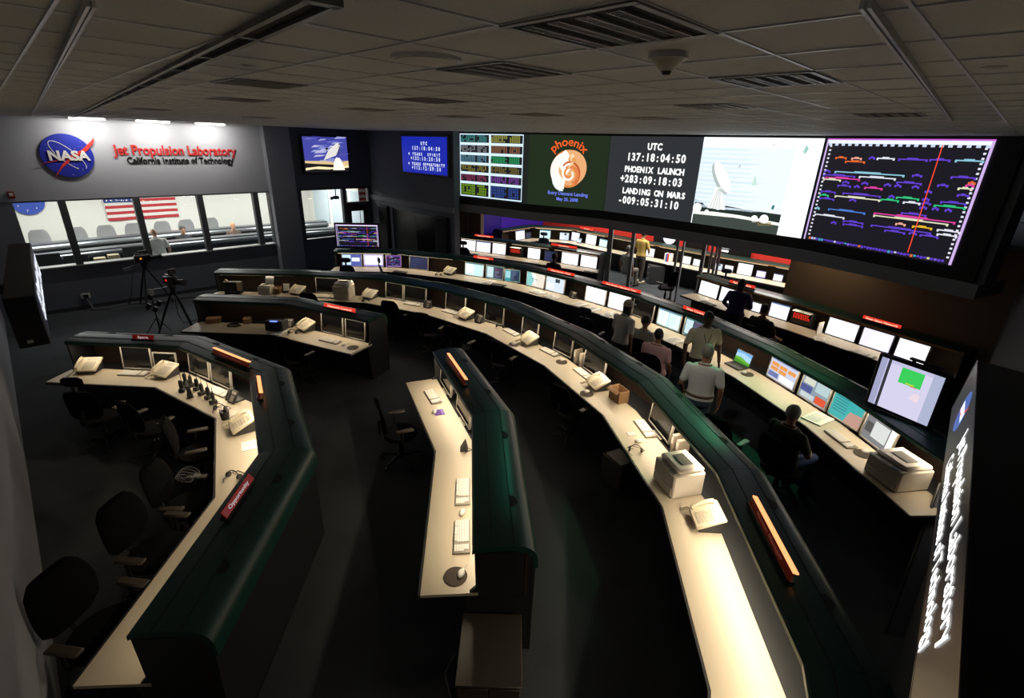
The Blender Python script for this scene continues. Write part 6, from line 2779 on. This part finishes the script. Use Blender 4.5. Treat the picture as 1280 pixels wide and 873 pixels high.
def counter(s, z, lab, t0=-1.5, t1=9.4, bow=.5):
    t = thing('briefing_counter', lab, 'counter', rm((t0 + t1) / 2, s, 0), 0, 'long curved counters in the briefing room')
    pts = []
    for k in range(13):
        q = k / 12
        pts.append(rm(t0 + (t1 - t0) * q, s - bow * math.sin(PI * q)))
    mb = MB()
    strip(mb, pts, -.03, .35, z - .05, z)
    mb.build('ledge', M_RIM, t, shift=t.location)
    mb = MB()
    vs = [Vector((p.x, p.y, z - .12)) for p in offs(pts, -.10)]
    mb.tube(vs, .085, n=12)
    mb.build('bullnose', mat('counter_bullnose', hexc('84888c'), .25, metal=.6), t, shift=t.location)
    mb = MB()
    strip(mb, pts, .0, .06, .02, z - .05)
    mb.build('front_panel', M_CDARK, t, shift=t.location)
    mb = MB()
    strip(mb, pts, .06, .85, .70, .74)
    mb.build('worktop', mat('counter_top_pale', hexc('a8a59c'), .5), t, shift=t.location)
    return t


counter(-18.55, 1.16, 'nearer long grey counter behind the window band')
counter(-20.2, 1.20, 'farther long grey counter behind the window band')
grp = 'grey chairs in the briefing room'
for x, lab in ((45, 'grey chair seen through the first window from left'), (93, 'grey chair leftmost in the second window'), (130, 'grey chair in the middle of the second window'), (165, 'grey chair before the flag, beside the second post'),
               (201, 'grey chair before the flag right half'), (231, 'grey chair right of the flag'), (262, 'grey chair in the fourth window')):
    p = onplane(x, 285, rm(0, -22.2), SS)
    p.z = .001
    c_ = CHG.put(lab, p, ROOM_ANG + PI + PI, grp, scale=(1.15, 1.1, 1.38))
for k, (x, y, lab, cont) in enumerate(((61, 327, 'violet lit monitor behind the first window sill', 'v'), (97, 328, 'white sheet like monitor behind the second window sill', 'w'), (168, 317, 'dark monitor behind the second window near the bald man', 'd'))):
    p = onplane(x, y, rm(0, -17.55), SS)
    t = thing('monitor', lab, 'monitor', (p.x, p.y, .001), ROOM_ANG, 'monitors behind the long window')
    zc_ = 1.0
    mb = MB()
    mb.box((0, 0, p.z), (.52, .05, .40), bev=.01)
    mb.build('casing', M_DGREY, t)
    c = Canvas((0, 0, 0), (1, 0, 0), (0, 1, 0), .46, .34)
    c.M = Matrix(((-1, 0, 0, .23), (0, 0, 1, .028), (0, 1, 0, p.z - .17), (0, 0, 0, 1)))
    c.rect(0, 0, 1, 1, {'v': G('6a60d8', .9), 'w': G('e8ecf4', 1.1), 'd': M_SCROFF}[cont])
    c.build('screen', t)
    mb = MB()
    mb.box((0, 0, p.z / 2), (.08, .05, p.z), bev=.005)
    mb.box((0, 0, .01), (.4, .3, .02))
    mb.build('stand', M_DGREY, t)
for x, y, lab in ((125, 324, 'cream paper bin left behind the second window sill'), (142, 320, 'cream paper bin right behind the second window sill')):
    p = onplane(x, y, rm(0, -17.5), SS)
    t = thing('document_tray', lab, 'tray', (p.x, p.y, 0), ROOM_ANG)
    mb = MB()
    mb.box((0, 0, p.z - .01), (.26, .24, .10), bev=.01)
    mb.build('tray', mat('tray_cream', hexc('c8b890'), .6), t)
    mb = MB()
    mb.box((0, 0, p.z / 2 - .04), (.05, .05, p.z - .08))
    mb.box((0, 0, .01), (.22, .2, .02))
    mb.build('pedestal', M_DGREY, t)
# camera on a bracket seen through the column-side window
p = onplane(420, 247, rm(0, SN - .5), SS)
t = thing('dome_camera', 'small black camera hanging in the window beside the column', 'camera', p)
mb = MB()
mb.box((0, 0, 0), (.2, .12, .11), bev=.02, rz=ROOM_ANG)
mb.build('body', M_BLACK, t)
mb = MB()
mb.cyl((0, 0, .05), (0, 0, 3.2 - p.z), .018, n=10)
mb.build('drop_rod', M_BLACK, t)
mb = MB()
mb.cyl(TT * -.1, TT * -.2 + Vector((0, 0, -.03)), .045, .055, n=14)
mb.build('lens', M_BLACK, t)
# second flag seen through the pane above the half-glazed door
a, b = onplane(449, 252, rm(0, -17.25), SS), onplane(461, 233, rm(0, -17.25), SS)
t0_, t1_ = a.dot(TT), b.dot(TT)
t = thing('flag', 'small striped flag piece seen above the half-glazed door', 'flag', rm((t0_ + t1_) / 2, -17.25, 0))
mb = MB()
mb.cyl(rm(t0_, -17.25, 0), rm(t0_, -17.25, 3.0), .015, n=8)
mb.cyl(rm(t0_, -17.25, 0), rm(t0_, -17.25, .03), .16, n=20)
mb.build('pole', M_STEEL, t, shift=t.location)
mb = MB()
for k in range(7):
    z0 = 2.1 + .1 * k
    rbox(mb, t0_ + .015, t1_ + .04, -17.255, -17.245, z0, z0 + .1, mi=k % 2)
mb.build('cloth', [mat('flag_red', (0, 0, 0)), mat('flag_white', (0, 0, 0))], t, shift=t.location)
# red alarm box at the left edge
p = onplane(14, 244, rm(0, SN + .03), SS)
t = thing('alarm_box', 'small dark red alarm box at the left edge above the window', 'alarm', p)
mb = MB()
rbox(mb, -.06, .06, -.03, .03, -.08, .08, bev=.008)
mb.build('housing', mat('alarm_red', hexc('7a1612'), .5), t)
mb = MB()
rbox(mb, -.035, .035, .03, .04, -.02, .05)
mb.build('lens', M_WHITE, t)
# ------------------------------------------------------------------ people
def fuse(mb, name, m, parent, voxel, smooth=3, label=None):
    """one continuous skin grown over the rough volume"""
    me = bpy.data.meshes.new(name)
    me.from_pydata([tuple(p) for p in mb.v], [], mb.f)
    bm = bmesh.new()
    bm.from_mesh(me)
    bmesh.ops.recalc_face_normals(bm, faces=bm.faces)
    bm.to_mesh(me)
    bm.free()
    o = bpy.data.objects.new(name, me)
    COL.objects.link(o)
    r = o.modifiers.new('r', 'REMESH')
    r.mode = 'VOXEL'
    r.voxel_size = voxel
    s = o.modifiers.new('s', 'SMOOTH')
    s.factor = .5
    s.iterations = smooth
    dg = bpy.context.evaluated_depsgraph_get()
    m2 = bpy.data.meshes.new_from_object(o.evaluated_get(dg))
    bpy.data.objects.remove(o)
    bpy.data.meshes.remove(me)
    m2.materials.clear()
    m2.materials.append(m)
    m2.polygons.foreach_set('use_smooth', [True] * len(m2.polygons))
    m2.name = name
    q = bpy.data.objects.new(name, m2)
    COL.objects.link(q)
    q.parent = parent
    if label:
        q['label'] = label
    return q


def person(lab, loc, face, sit=False, h=1.75, shirt='f0f0f0', pants='22252c', skin='a87858', hair='1c1410', style='short', lean=0.0,
           turn=0.0, tilt=0.0, arms=(None, None), fem=False, sleeve='short', lanyard=False, shoes='14120f', seat=.50, cap=None, wide=1.0, vox=.012, belt=False, legs=None):
    """faces +Y; arms: ((elbow), (wrist)) for the person's left (-x) and right (+x)"""
    k = h / 1.75
    f = Vector((face[0], face[1], 0)).normalized()
    t = thing('person', lab, 'person', loc, math.atan2(f.y, f.x) - PI / 2, 'people in the control room')
    M_S = mat('skin_' + skin, hexc(skin), .55)
    M_SH = mat('cloth_' + shirt, hexc(shirt), .85, noise=.06, nscale=30)
    M_PT = mat('cloth_' + pants, hexc(pants), .85, noise=.08, nscale=30)
    M_HR = mat('hair_' + hair, hexc(hair), .6)
    M_SO = mat('shoe_' + shoes, hexc(shoes), .5)
    hip_z = (seat + .10) / k if sit else .93
    dz = hip_z - .93
    piv = Vector((0, 0, .93 + dz))
    L = Matrix.Translation(piv) @ Matrix.Rotation(-lean, 4, 'X') @ Matrix.Translation(-piv)
    S = Matrix.Scale(k, 4)

    def U(x, y, z):          # upper-body point
        return S @ (L @ Vector((x * 1.0, y, z + dz)))

    def W(x, y, z):
        return S @ Vector((x, y, z))
    sw = (.165 if fem else .185) * wide
    hd = U(0, .035, 1.635)
    HM = Matrix.Translation(hd) @ Matrix.Rotation(-lean * .35, 4, 'X') @ Matrix.Rotation(turn, 4, 'Z') @ Matrix.Rotation(-tilt, 4, 'X') @ Matrix.Scale(k, 4)
    torso = [(.86, .155 if not fem else .165, .115, -.01), (.93, .165 if not fem else .178, .12, -.01), (1.03, .145 if not fem else .140, .105, 0), (1.12, .145 if not fem else .132, .105, .005), (1.25, .165, .115, .01), (1.36, .180, .108, 0), (1.42, .160, .09, -.01), (1.46, .105, .072, -.01), (1.485, .068, .06, -.01)]
    # --- body
    mb = MB()
    R = [(Vector((0, yo, z + dz)), rx * wide * .93, ry * .93) for z, rx, ry, yo in torso]
    mb.loft(R, n=22, M=S @ L)
    mb.capsule(U(0, -.01, 1.44), U(0, .02, 1.56), .058 * k, .054 * k)
    mb.ell((0, 0, 0), (.076, .096, .115), M=HM, n=18, m=14)
    mb.ell((0, .03, -.055), (.056, .066, .062), M=HM)
    mb.ell((0, .098, -.012), (.013, .02, .024), M=HM, n=10, m=8)          # nose
    mb.ell((0, .088, .028), (.05, .016, .012), M=HM, n=10, m=8)           # brow
    mb.ell((0, .078, -.095), (.026, .024, .02), M=HM, n=10, m=8)          # chin
    for s in (-1, 1):
        mb.ell((s * .076, -.005, -.005), (.012, .022, .032), M=HM, n=10, m=8)
    hands = []
    for i, s in enumerate((-1, 1)):
        sh = U(s * sw, -.01, 1.395)
        if arms[i]:
            el, wr = U(*arms[i][0]), U(*arms[i][1])
        else:
            el, wr = U(s * (sw + .06), -.03, 1.13), U(s * (sw + .075), .05, .88)
        mb.capsule(sh, el, .052 * k, .041 * k)
        mb.capsule(el, wr, .041 * k, .027 * k)
        d = (wr - el).normalized()
        side = Vector((1, 0, 0)) * -s
        side = (side - d * side.dot(d)).normalized()
        nrm = d.cross(side) * s
        palm = wr + d * .05 * k
        mb.ell((0, 0, 0), (.036 * k, .016 * k, .052 * k), M=frame_m(palm, nrm.cross(d) if False else d.cross(side), side) @ Matrix.Identity(4) if False else Matrix.Translation(palm) @ Matrix(((d.cross(side).x, side.x, d.x, 0), (d.cross(side).y, side.y, d.y, 0), (d.cross(side).z, side.z, d.z, 0), (0, 0, 0, 1))), n=12, m=8)
        ac = d.cross(side)
        for j, (o, ln) in enumerate(((-.027, .062), (-.009, .074), (.009, .07), (.026, .055))):
            b0 = palm + ac * o * k + d * .04 * k
            b1 = b0 + (d * .9 + side * .25).normalized() * ln * .5 * k
            b2 = b1 + (d * .75 + side * .6).normalized() * ln * .5 * k
            mb.capsule(b0, b1, .0095 * k, .009 * k, n=8)
            mb.capsule(b1, b2, .009 * k, .0075 * k, n=8)
        th = palm - d * .015 * k + ac * (-.034) * k
        th1 = th + (d * .6 - ac * .6 + side * .3).normalized() * .035 * k
        mb.capsule(th, th1, .012 * k, .010 * k, n=8)
        mb.capsule(th1, th1 + (d * .9 + side * .3).normalized() * .03 * k, .010 * k, .008 * k, n=8)
        hands.append((sh, el, wr))
    lg = []
    for s in (-1, 1):
        if sit:
            hp, kn, an, to = W(s * .09, 0, hip_z), W(s * .13, .42, hip_z - .02), W(s * .13, .40, .09), W(s * .14, .55, .035)
        elif legs:
            hp, kn, an, to = W(s * .09, 0, .90), W(*legs[0 if s < 0 else 1][0]), W(*legs[0 if s < 0 else 1][1]), W(*legs[0 if s < 0 else 1][2])
        else:
            hp, kn, an, to = W(s * .09, 0, .90), W(s * .10, .02, .50), W(s * .105, -.02, .09), W(s * .12, .14, .035)
        mb.capsule(hp, kn, .082 * k, .056 * k)
        mb.capsule(kn, an, .055 * k, .036 * k)
        lg.append((hp, kn, an, to))
    fuse(mb, 'body', M_S, t, vox)
    # --- shirt
    mb = MB()
    mb.loft([(Vector((0, yo, z + dz)), rx * wide * 1.03 + .012, ry * 1.03 + .012) for z, rx, ry, yo in torso[1 if not sit else 0:-1]] + [(Vector((0, -.008, 1.465 + dz)), .085, .075)], n=24, M=S @ L)
    for sh, el, wr in hands:
        e = sh.lerp(el, .72 if sleeve == 'short' else 1.0)
        mb.capsule(sh, e, .060 * k, (.058 if sleeve == 'short' else .052) * k)
        if sleeve == 'long':
            mb.capsule(el, wr, .052 * k, .038 * k)
    shirt_o = fuse(mb, 'shirt', M_SH, t, vox * 1.1, 4)
    mb = MB()
    mb.tube([S @ (L @ Vector((.072 * math.cos(a), -.004 + .066 * math.sin(a), 1.478 + dz - .018 * math.sin(a)))) for a in [2 * PI * i / 20 for i in range(21)]], .012 * k, n=6)
    mb.build('collar', M_SH, shirt_o)
    # --- trousers
    mb = MB()
    mb.loft([(Vector((0, -.01, .84 + dz)), .165 * wide, .118), (Vector((0, -.01, .93 + dz)), .175 * wide * (1.06 if fem else 1), .13), (Vector((0, 0, 1.02 + dz)), .15 * wide, .115)], n=22, M=S @ L)
    for hp, kn, an, to in lg:
        mb.capsule(hp, kn, .094 * k, .068 * k)
        mb.capsule(kn, an, .068 * k, .055 * k)
    fuse(mb, 'trousers', M_PT, t, vox * 1.2, 3)
    for hp, kn, an, to in lg:
        mb = MB()
        mb.capsule(Vector((an.x, an.y - .03 * k, .045 * k)), to + Vector((0, .03, .008)), .045 * k, .038 * k)
        vs = []
        mb.v = [Vector((p.x, p.y, max(p.z, .002))) for p in mb.v]
        mb.build('shoe', M_SO, t)
    if belt:
        mb = MB()
        rr = [S @ (L @ Vector((.165 * wide * math.cos(a), -.005 + .13 * math.sin(a), 1.0 + dz))) for a in [2 * PI * i / 24 for i in range(25)]]
        mb.tube(rr, .018 * k, n=6)
        mb.build('belt', mat('belt_tan', hexc('6a5238'), .5), t)
    # --- face
    mb = MB()
    for s in (-1, 1):
        mb.ell((s * .03, .086, .006), (.011, .006, .007), M=HM, n=10, m=6)
    mb.build('eyes', mat('eye_dark', (.02, .015, .012), .2), t)
    mb = MB()
    mb.ell((0, .092, -.055), (.024, .006, .006), M=HM, n=10, m=6)
    mb.build('mouth', mat('lip_' + skin, tuple(v * .55 for v in hexc(skin)), .5), t)
    # --- hair
    if style != 'bald':
        mb = MB()
        T = HM @ Matrix.Rotation(.42, 4, 'X')
        mb.ell((0, -.008, .016), (.086, .106, .118), M=T, n=22, m=14, v0=.46)
        if style in ('long', 'bob'):
            mb.loft([((0, -.055, -.25 if style == 'long' else -.13), .055, .03), ((0, -.055, -.12), .075, .045), ((0, -.045, 0), .085, .06), ((0, -.03, .06), .08, .07)], n=18, M=HM)
        if style == 'curly':
            for i in range(26):
                a, b = random.random() * 2 * PI, random.random()
                mb.ell((.07 * math.cos(a) * (1 - b * .5), -.02 + .085 * math.sin(a) * (1 - b * .5) * (1 if math.sin(a) < 0 else .8), .02 + .09 * b), (.03, .03, .03), M=HM, n=8, m=6)
        if style == 'bun':
            mb.ell((0, -.12, .06), (.04, .04, .04), M=HM, n=12, m=8)
        mb.build('hair', M_HR, t)
    if cap:
        mb = MB()
        mb.ell((0, -.006, .036), (.096, .117, .112), M=HM, n=22, m=12, v0=.48)
        co_ = mat('cap_' + cap, hexc(cap), .8)
        cp = mb.build('cap', co_, t)
        mb = MB()
        mb.ell((0, .12, .03), (.07, .075, .010), M=HM, n=18, m=6)
        mb.build('brim', co_, cp)
        mb = MB()
        mb.box(HM @ Vector((0, -.108, .055)), (.05, .008, .02), M=HM.to_3x3().to_4x4())
        mb.build('strap_gap', M_BLACK, cp)
    if lanyard:
        mb = MB()
        mb.tube([U(-.06, .02, 1.48), U(-.055, .125, 1.36), U(0, .145, 1.2), U(.055, .125, 1.36), U(.06, .02, 1.48)], .006, n=6)
        ly = mb.build('lanyard', M_BLACK, t)
        mb = MB()
        mb.box(U(0, .148, 1.16), (.055, .006, .085), M=L.to_3x3().to_4x4())
        mb.build('badge', M_WHITE, ly)
    return t


def stand_at(x, y, h):
    p = at(x, y, h)
    return Vector((p.x, p.y, 0))


to_cam = lambda p: (-p.x, -p.y)
p = stand_at(886, 432, 1.80)
person('man in white polo shirt standing with his back to us, talking to another man', p, (.45, .9), h=1.80, shirt='e6e4dc', pants='4a5568', skin='9a6c50', hair='8a8078', belt=True, tilt=-.1, turn=.15,
       arms=(((-.27, -.05, 1.13), (-.25, .10, .93)), ((.27, -.04, 1.12), (.27, .03, .86))), wide=1.12)
p = stand_at(888, 385, 1.82) + Vector((-.10, -.22, 0))
person('man in beige shirt with lanyard badge facing us', p, (.02, -1), h=1.82, shirt='b0a890', pants='241f1c', skin='4a3024', hair='0c0a09', lanyard=True, wide=1.15, tilt=-.05,
       arms=(((-.29, -.02, 1.13), (-.30, .06, .87)), ((.29, -.02, 1.13), (.30, .06, .87))))
p = stand_at(781, 377, 1.74)
person('long haired person in cap and white shirt leaning on the green console', p, (.75, .55), h=1.74, shirt='d8d4cc', pants='1a1c24', skin='8a6048', hair='3a2c1e', style='long', cap='b8ae98', lean=.12, turn=.35,
       arms=(((-.22, .02, 1.12), (-.16, .2, .98)), ((.27, -.06, 1.12), (.26, .02, .90))), wide=1.05)
p = stand_at(824, 413, 1.38)
person('seated woman in pink shirt with short dark hair, back to us', p, (.62, .78), sit=True, h=1.66, shirt='c89a9c', pants='1c1c22', skin='8a5c44', hair='0e0a09', style='curly', fem=True, wide=1.42, turn=.25,
       arms=(((-.26, .04, 1.15), (-.14, .24, 1.02)), ((.28, -.02, 1.13), (.27, .14, .95))))
p = stand_at(806, 400, 1.40) + Vector((.09, .25, 0))
person('seated dark haired person in grey shirt, head turned right, beside the pink shirted woman', p, (.62, .78), sit=True, h=1.68, shirt='8e9088', pants='1c1e22', skin='8e6650', hair='120d0a', style='bun', fem=True, turn=-.7,
       arms=(((-.24, .05, 1.13), (-.14, .24, 1.03)), ((.24, .05, 1.13), (.14, .24, 1.03))))
p = stand_at(998, 506, 1.42)
person('grey haired man in dark green shirt seated low at the second row', p, (.9, .42), sit=True, h=1.74, shirt='262c22', pants='23406a', skin='a87c62', hair='8e8c88', wide=1.12, lean=-.12, turn=.2,
       arms=(((-.27, .06, 1.13), (-.16, .27, 1.0)), ((.28, .05, 1.13), (.16, .28, 1.0))))
p = stand_at(927, 350, 1.72)
person('person in navy purple top standing at the far right row, arm raised', p, (.62, .78), h=1.72, shirt='1c1650', pants='14131a', skin='7a5240', hair='0a0808', fem=True, sleeve='long', style='bob', lean=.15, turn=-.2,
       arms=(((-.30, .03, 1.15), (-.22, .24, 1.02)), ((.28, .10, 1.13), (.22, .26, 1.32))), wide=1.2)
p = stand_at(957, 381, 1.43)
person('person in black shirt seated at the far right row, arm reaching to the desk', p, (.86, .5), sit=True, h=1.76, shirt='0e0e10', pants='121216', skin='a07458', hair='100c0a', wide=1.15,
       arms=(((-.27, .08, 1.14), (-.2, .3, 1.04)), ((.29, .08, 1.12), (.28, .32, 1.02))))
p = stand_at(693, 317, 1.41)
person('dark blue silhouetted person seated at the far row before the large white monitors', p, (.5, .85), sit=True, h=1.72, shirt='10142a', pants='10121a', skin='6a4a3a', hair='0a0a10', vox=.015,
       arms=(((-.24, .05, 1.13), (-.14, .24, 1.03)), ((.24, .05, 1.13), (.14, .24, 1.03))))
p = at(797, 354, 0)
person('person in yellow shirt standing in the glazed back room', Vector((p.x, p.y, 0)), (.6, .5), h=1.82, shirt='b89a4c', pants='4a443a', skin='8a6448', hair='1a120c', vox=.015, shoes='c8b89a',
       arms=(((-.26, .02, 1.13), (-.16, .2, .98)), ((.25, .04, 1.13), (.14, .22, 1.02))))
p = at(768, 350, 0)
q = pa + ed * ((uA + uA2) / 2 - .05) + nd * .55
person('person in grey shirt seated behind the first glass pane', Vector((q.x, q.y, 0)), (.7, .6), sit=True, h=1.72, shirt='7c7e7c', pants='6a665e', skin='8a6a54', hair='6a6864', vox=.015, seat=.5)
pw = onplane(196, 300, rm(0, -17.9), SS)
person('bald man in white shirt bending over the counter behind the long window', Vector((pw.x, pw.y, 0)), (-SS.x, -SS.y), h=1.78, shirt='e4e4e0', pants='1c2430', skin='b48a74', hair='9a8c80', style='bald', lean=.25, tilt=.3, vox=.015, wide=1.1)
pw = onplane(228, 287, rm(0, -20.2), SS)
person('dark haired person seated at the farther counter, face just above it', Vector((pw.x, pw.y, 0)), (SS.x, SS.y), sit=True, h=1.78, shirt='2a2c30', pants='1c1c20', skin='b08468', hair='1c120c', vox=.015, seat=.52)
pw = onplane(291, 284, rm(0, -20.2), SS)
person('fair haired person seated low behind the counter in the fourth window', Vector((pw.x, pw.y, 0)), (SS.x, SS.y), sit=True, h=1.74, shirt='5a4a40', pants='1c1c20', skin='c8947a', hair='b0805a', vox=.015, seat=.52)
CHN = Kit(mk_chair(M_BLKFAB, arms=False), 'office_chair', 'chair', 'black swivel chairs at the consoles')
# chairs under the seated people
for x, y, z, f, lab, kit in ((824, 413, 1.38, (.62, .78), 'dark chair under the pink shirted woman', CHN), (998, 506, 1.42, (.9, .42), 'black chair under the grey haired man', CHN),
                             (957, 381, 1.43, (.86, .5), 'black chair under the black shirted person', CHN), (806, 400, 1.40, (.62, .78), 'dark chair under the grey shirted person beside pink shirt', CHN),
                             (693, 317, 1.41, (.5, .85), 'dark chair under the dark blue silhouetted person', CHN)):
    p = stand_at(x, y, z)
    if x == 806:
        p = p + Vector((.09, .25, 0))
    fv = Vector((f[0], f[1], 0)).normalized()
    p = p - fv * .02
    p.z = .001
    kit.put(lab, p, math.atan2(f[1], f[0]) - PI / 2, scale=(1, 1, .97))
# ------------------------------------------------------------------ camera, world, view
cam = bpy.data.cameras.new('camera')
cam.sensor_width = 36
cam.lens = F_PX / 1280 * 36
cam.shift_y = -(436.5 - PPY) / 1280
cam.clip_start = 0.02
co = bpy.data.objects.new('camera', cam)
COL.objects.link(co)
co.matrix_world = Matrix(((_r.x, _u.x, -_f.x, 0), (_r.y, _u.y, -_f.y, 0), (_r.z, _u.z, -_f.z, EYE), (0, 0, 0, 1)))
SC.camera = co
w = bpy.data.worlds.new('world')
SC.world = w
w.use_nodes = True
w.node_tree.nodes['Background'].inputs['Color'].default_value = (.52, .59, .72, 1)
w.node_tree.nodes['Background'].inputs['Strength'].default_value = .06
SC.view_settings.view_transform = 'Standard'
SC.view_settings.look = 'None'
SC.view_settings.gamma = 1
SC.view_settings.use_curve_mapping = False
SC.view_settings.exposure = 0


def area(name, loc, sx, sy, e, col=(1, 1, 1), rz=0.0, spread=PI):
    l = bpy.data.lights.new(name, 'AREA')
    l.shape = 'RECTANGLE'
    l.size, l.size_y = sx, sy
    l.energy = e
    l.color = col
    l.spread = spread
    o = bpy.data.objects.new(name, l)
    COL.objects.link(o)
    o.location = loc
    o.rotation_euler = (0, 0, rz)
    return o


# lit rooms behind the glass
for t in (1.0, 4.5, 8.0):
    area('briefing_room_lamp', rm(t, -20.0, 3.15), 2.0, 2.6, 215, (1, .97, .92), ROOM_ANG)
for t, s in ((15.0, -11.5), (15.0, -8), (15.0, -4.5)):
    area('back_room_lamp', rm(t, s, 2.85), 1.2, 1.6, 120, (1, .95, .88), ROOM_ANG)

# unseen green spots from the screen side onto the hoods, plus one white fill
def spot(loc, tgt, e, col, ang, blend=.6):
    l = bpy.data.lights.new('unseen_spot', 'SPOT')
    l.energy = e
    l.color = col
    l.spot_size = ang
    l.spot_blend = blend
    l.shadow_soft_size = .12
    o = bpy.data.objects.new('unseen_spot', l)
    COL.objects.link(o)
    o.location = loc
    d = (Vector(tgt) - Vector(loc)).normalized()
    o.rotation_euler = d.to_track_quat('-Z', 'Y').to_euler()


spot((4.6, 8.7, 4.5), (2.72, 6.1, 1.2), 260, (.05, 1, .34), .42)
spot((4.9, 8.9, 4.5), (4.6, 7.4, 1.2), 230, (.05, 1, .34), .5)
spot((.9, 4.6, 4.6), (2.75, 7.3, 1.1), 120, (1, .95, .86), .5)  # white fill spot added to brighten the people, no fixture there
area('soffit_lamp', (6.75, 10.75, 2.38), .3, 1.6, 5, (1, .72, .42), math.atan2(-.874, .486) - PI / 2)
spot((.9, 9.2, 4.55), (.12, 4.9, 1.2), 60, (.1, 1, .62), .3)
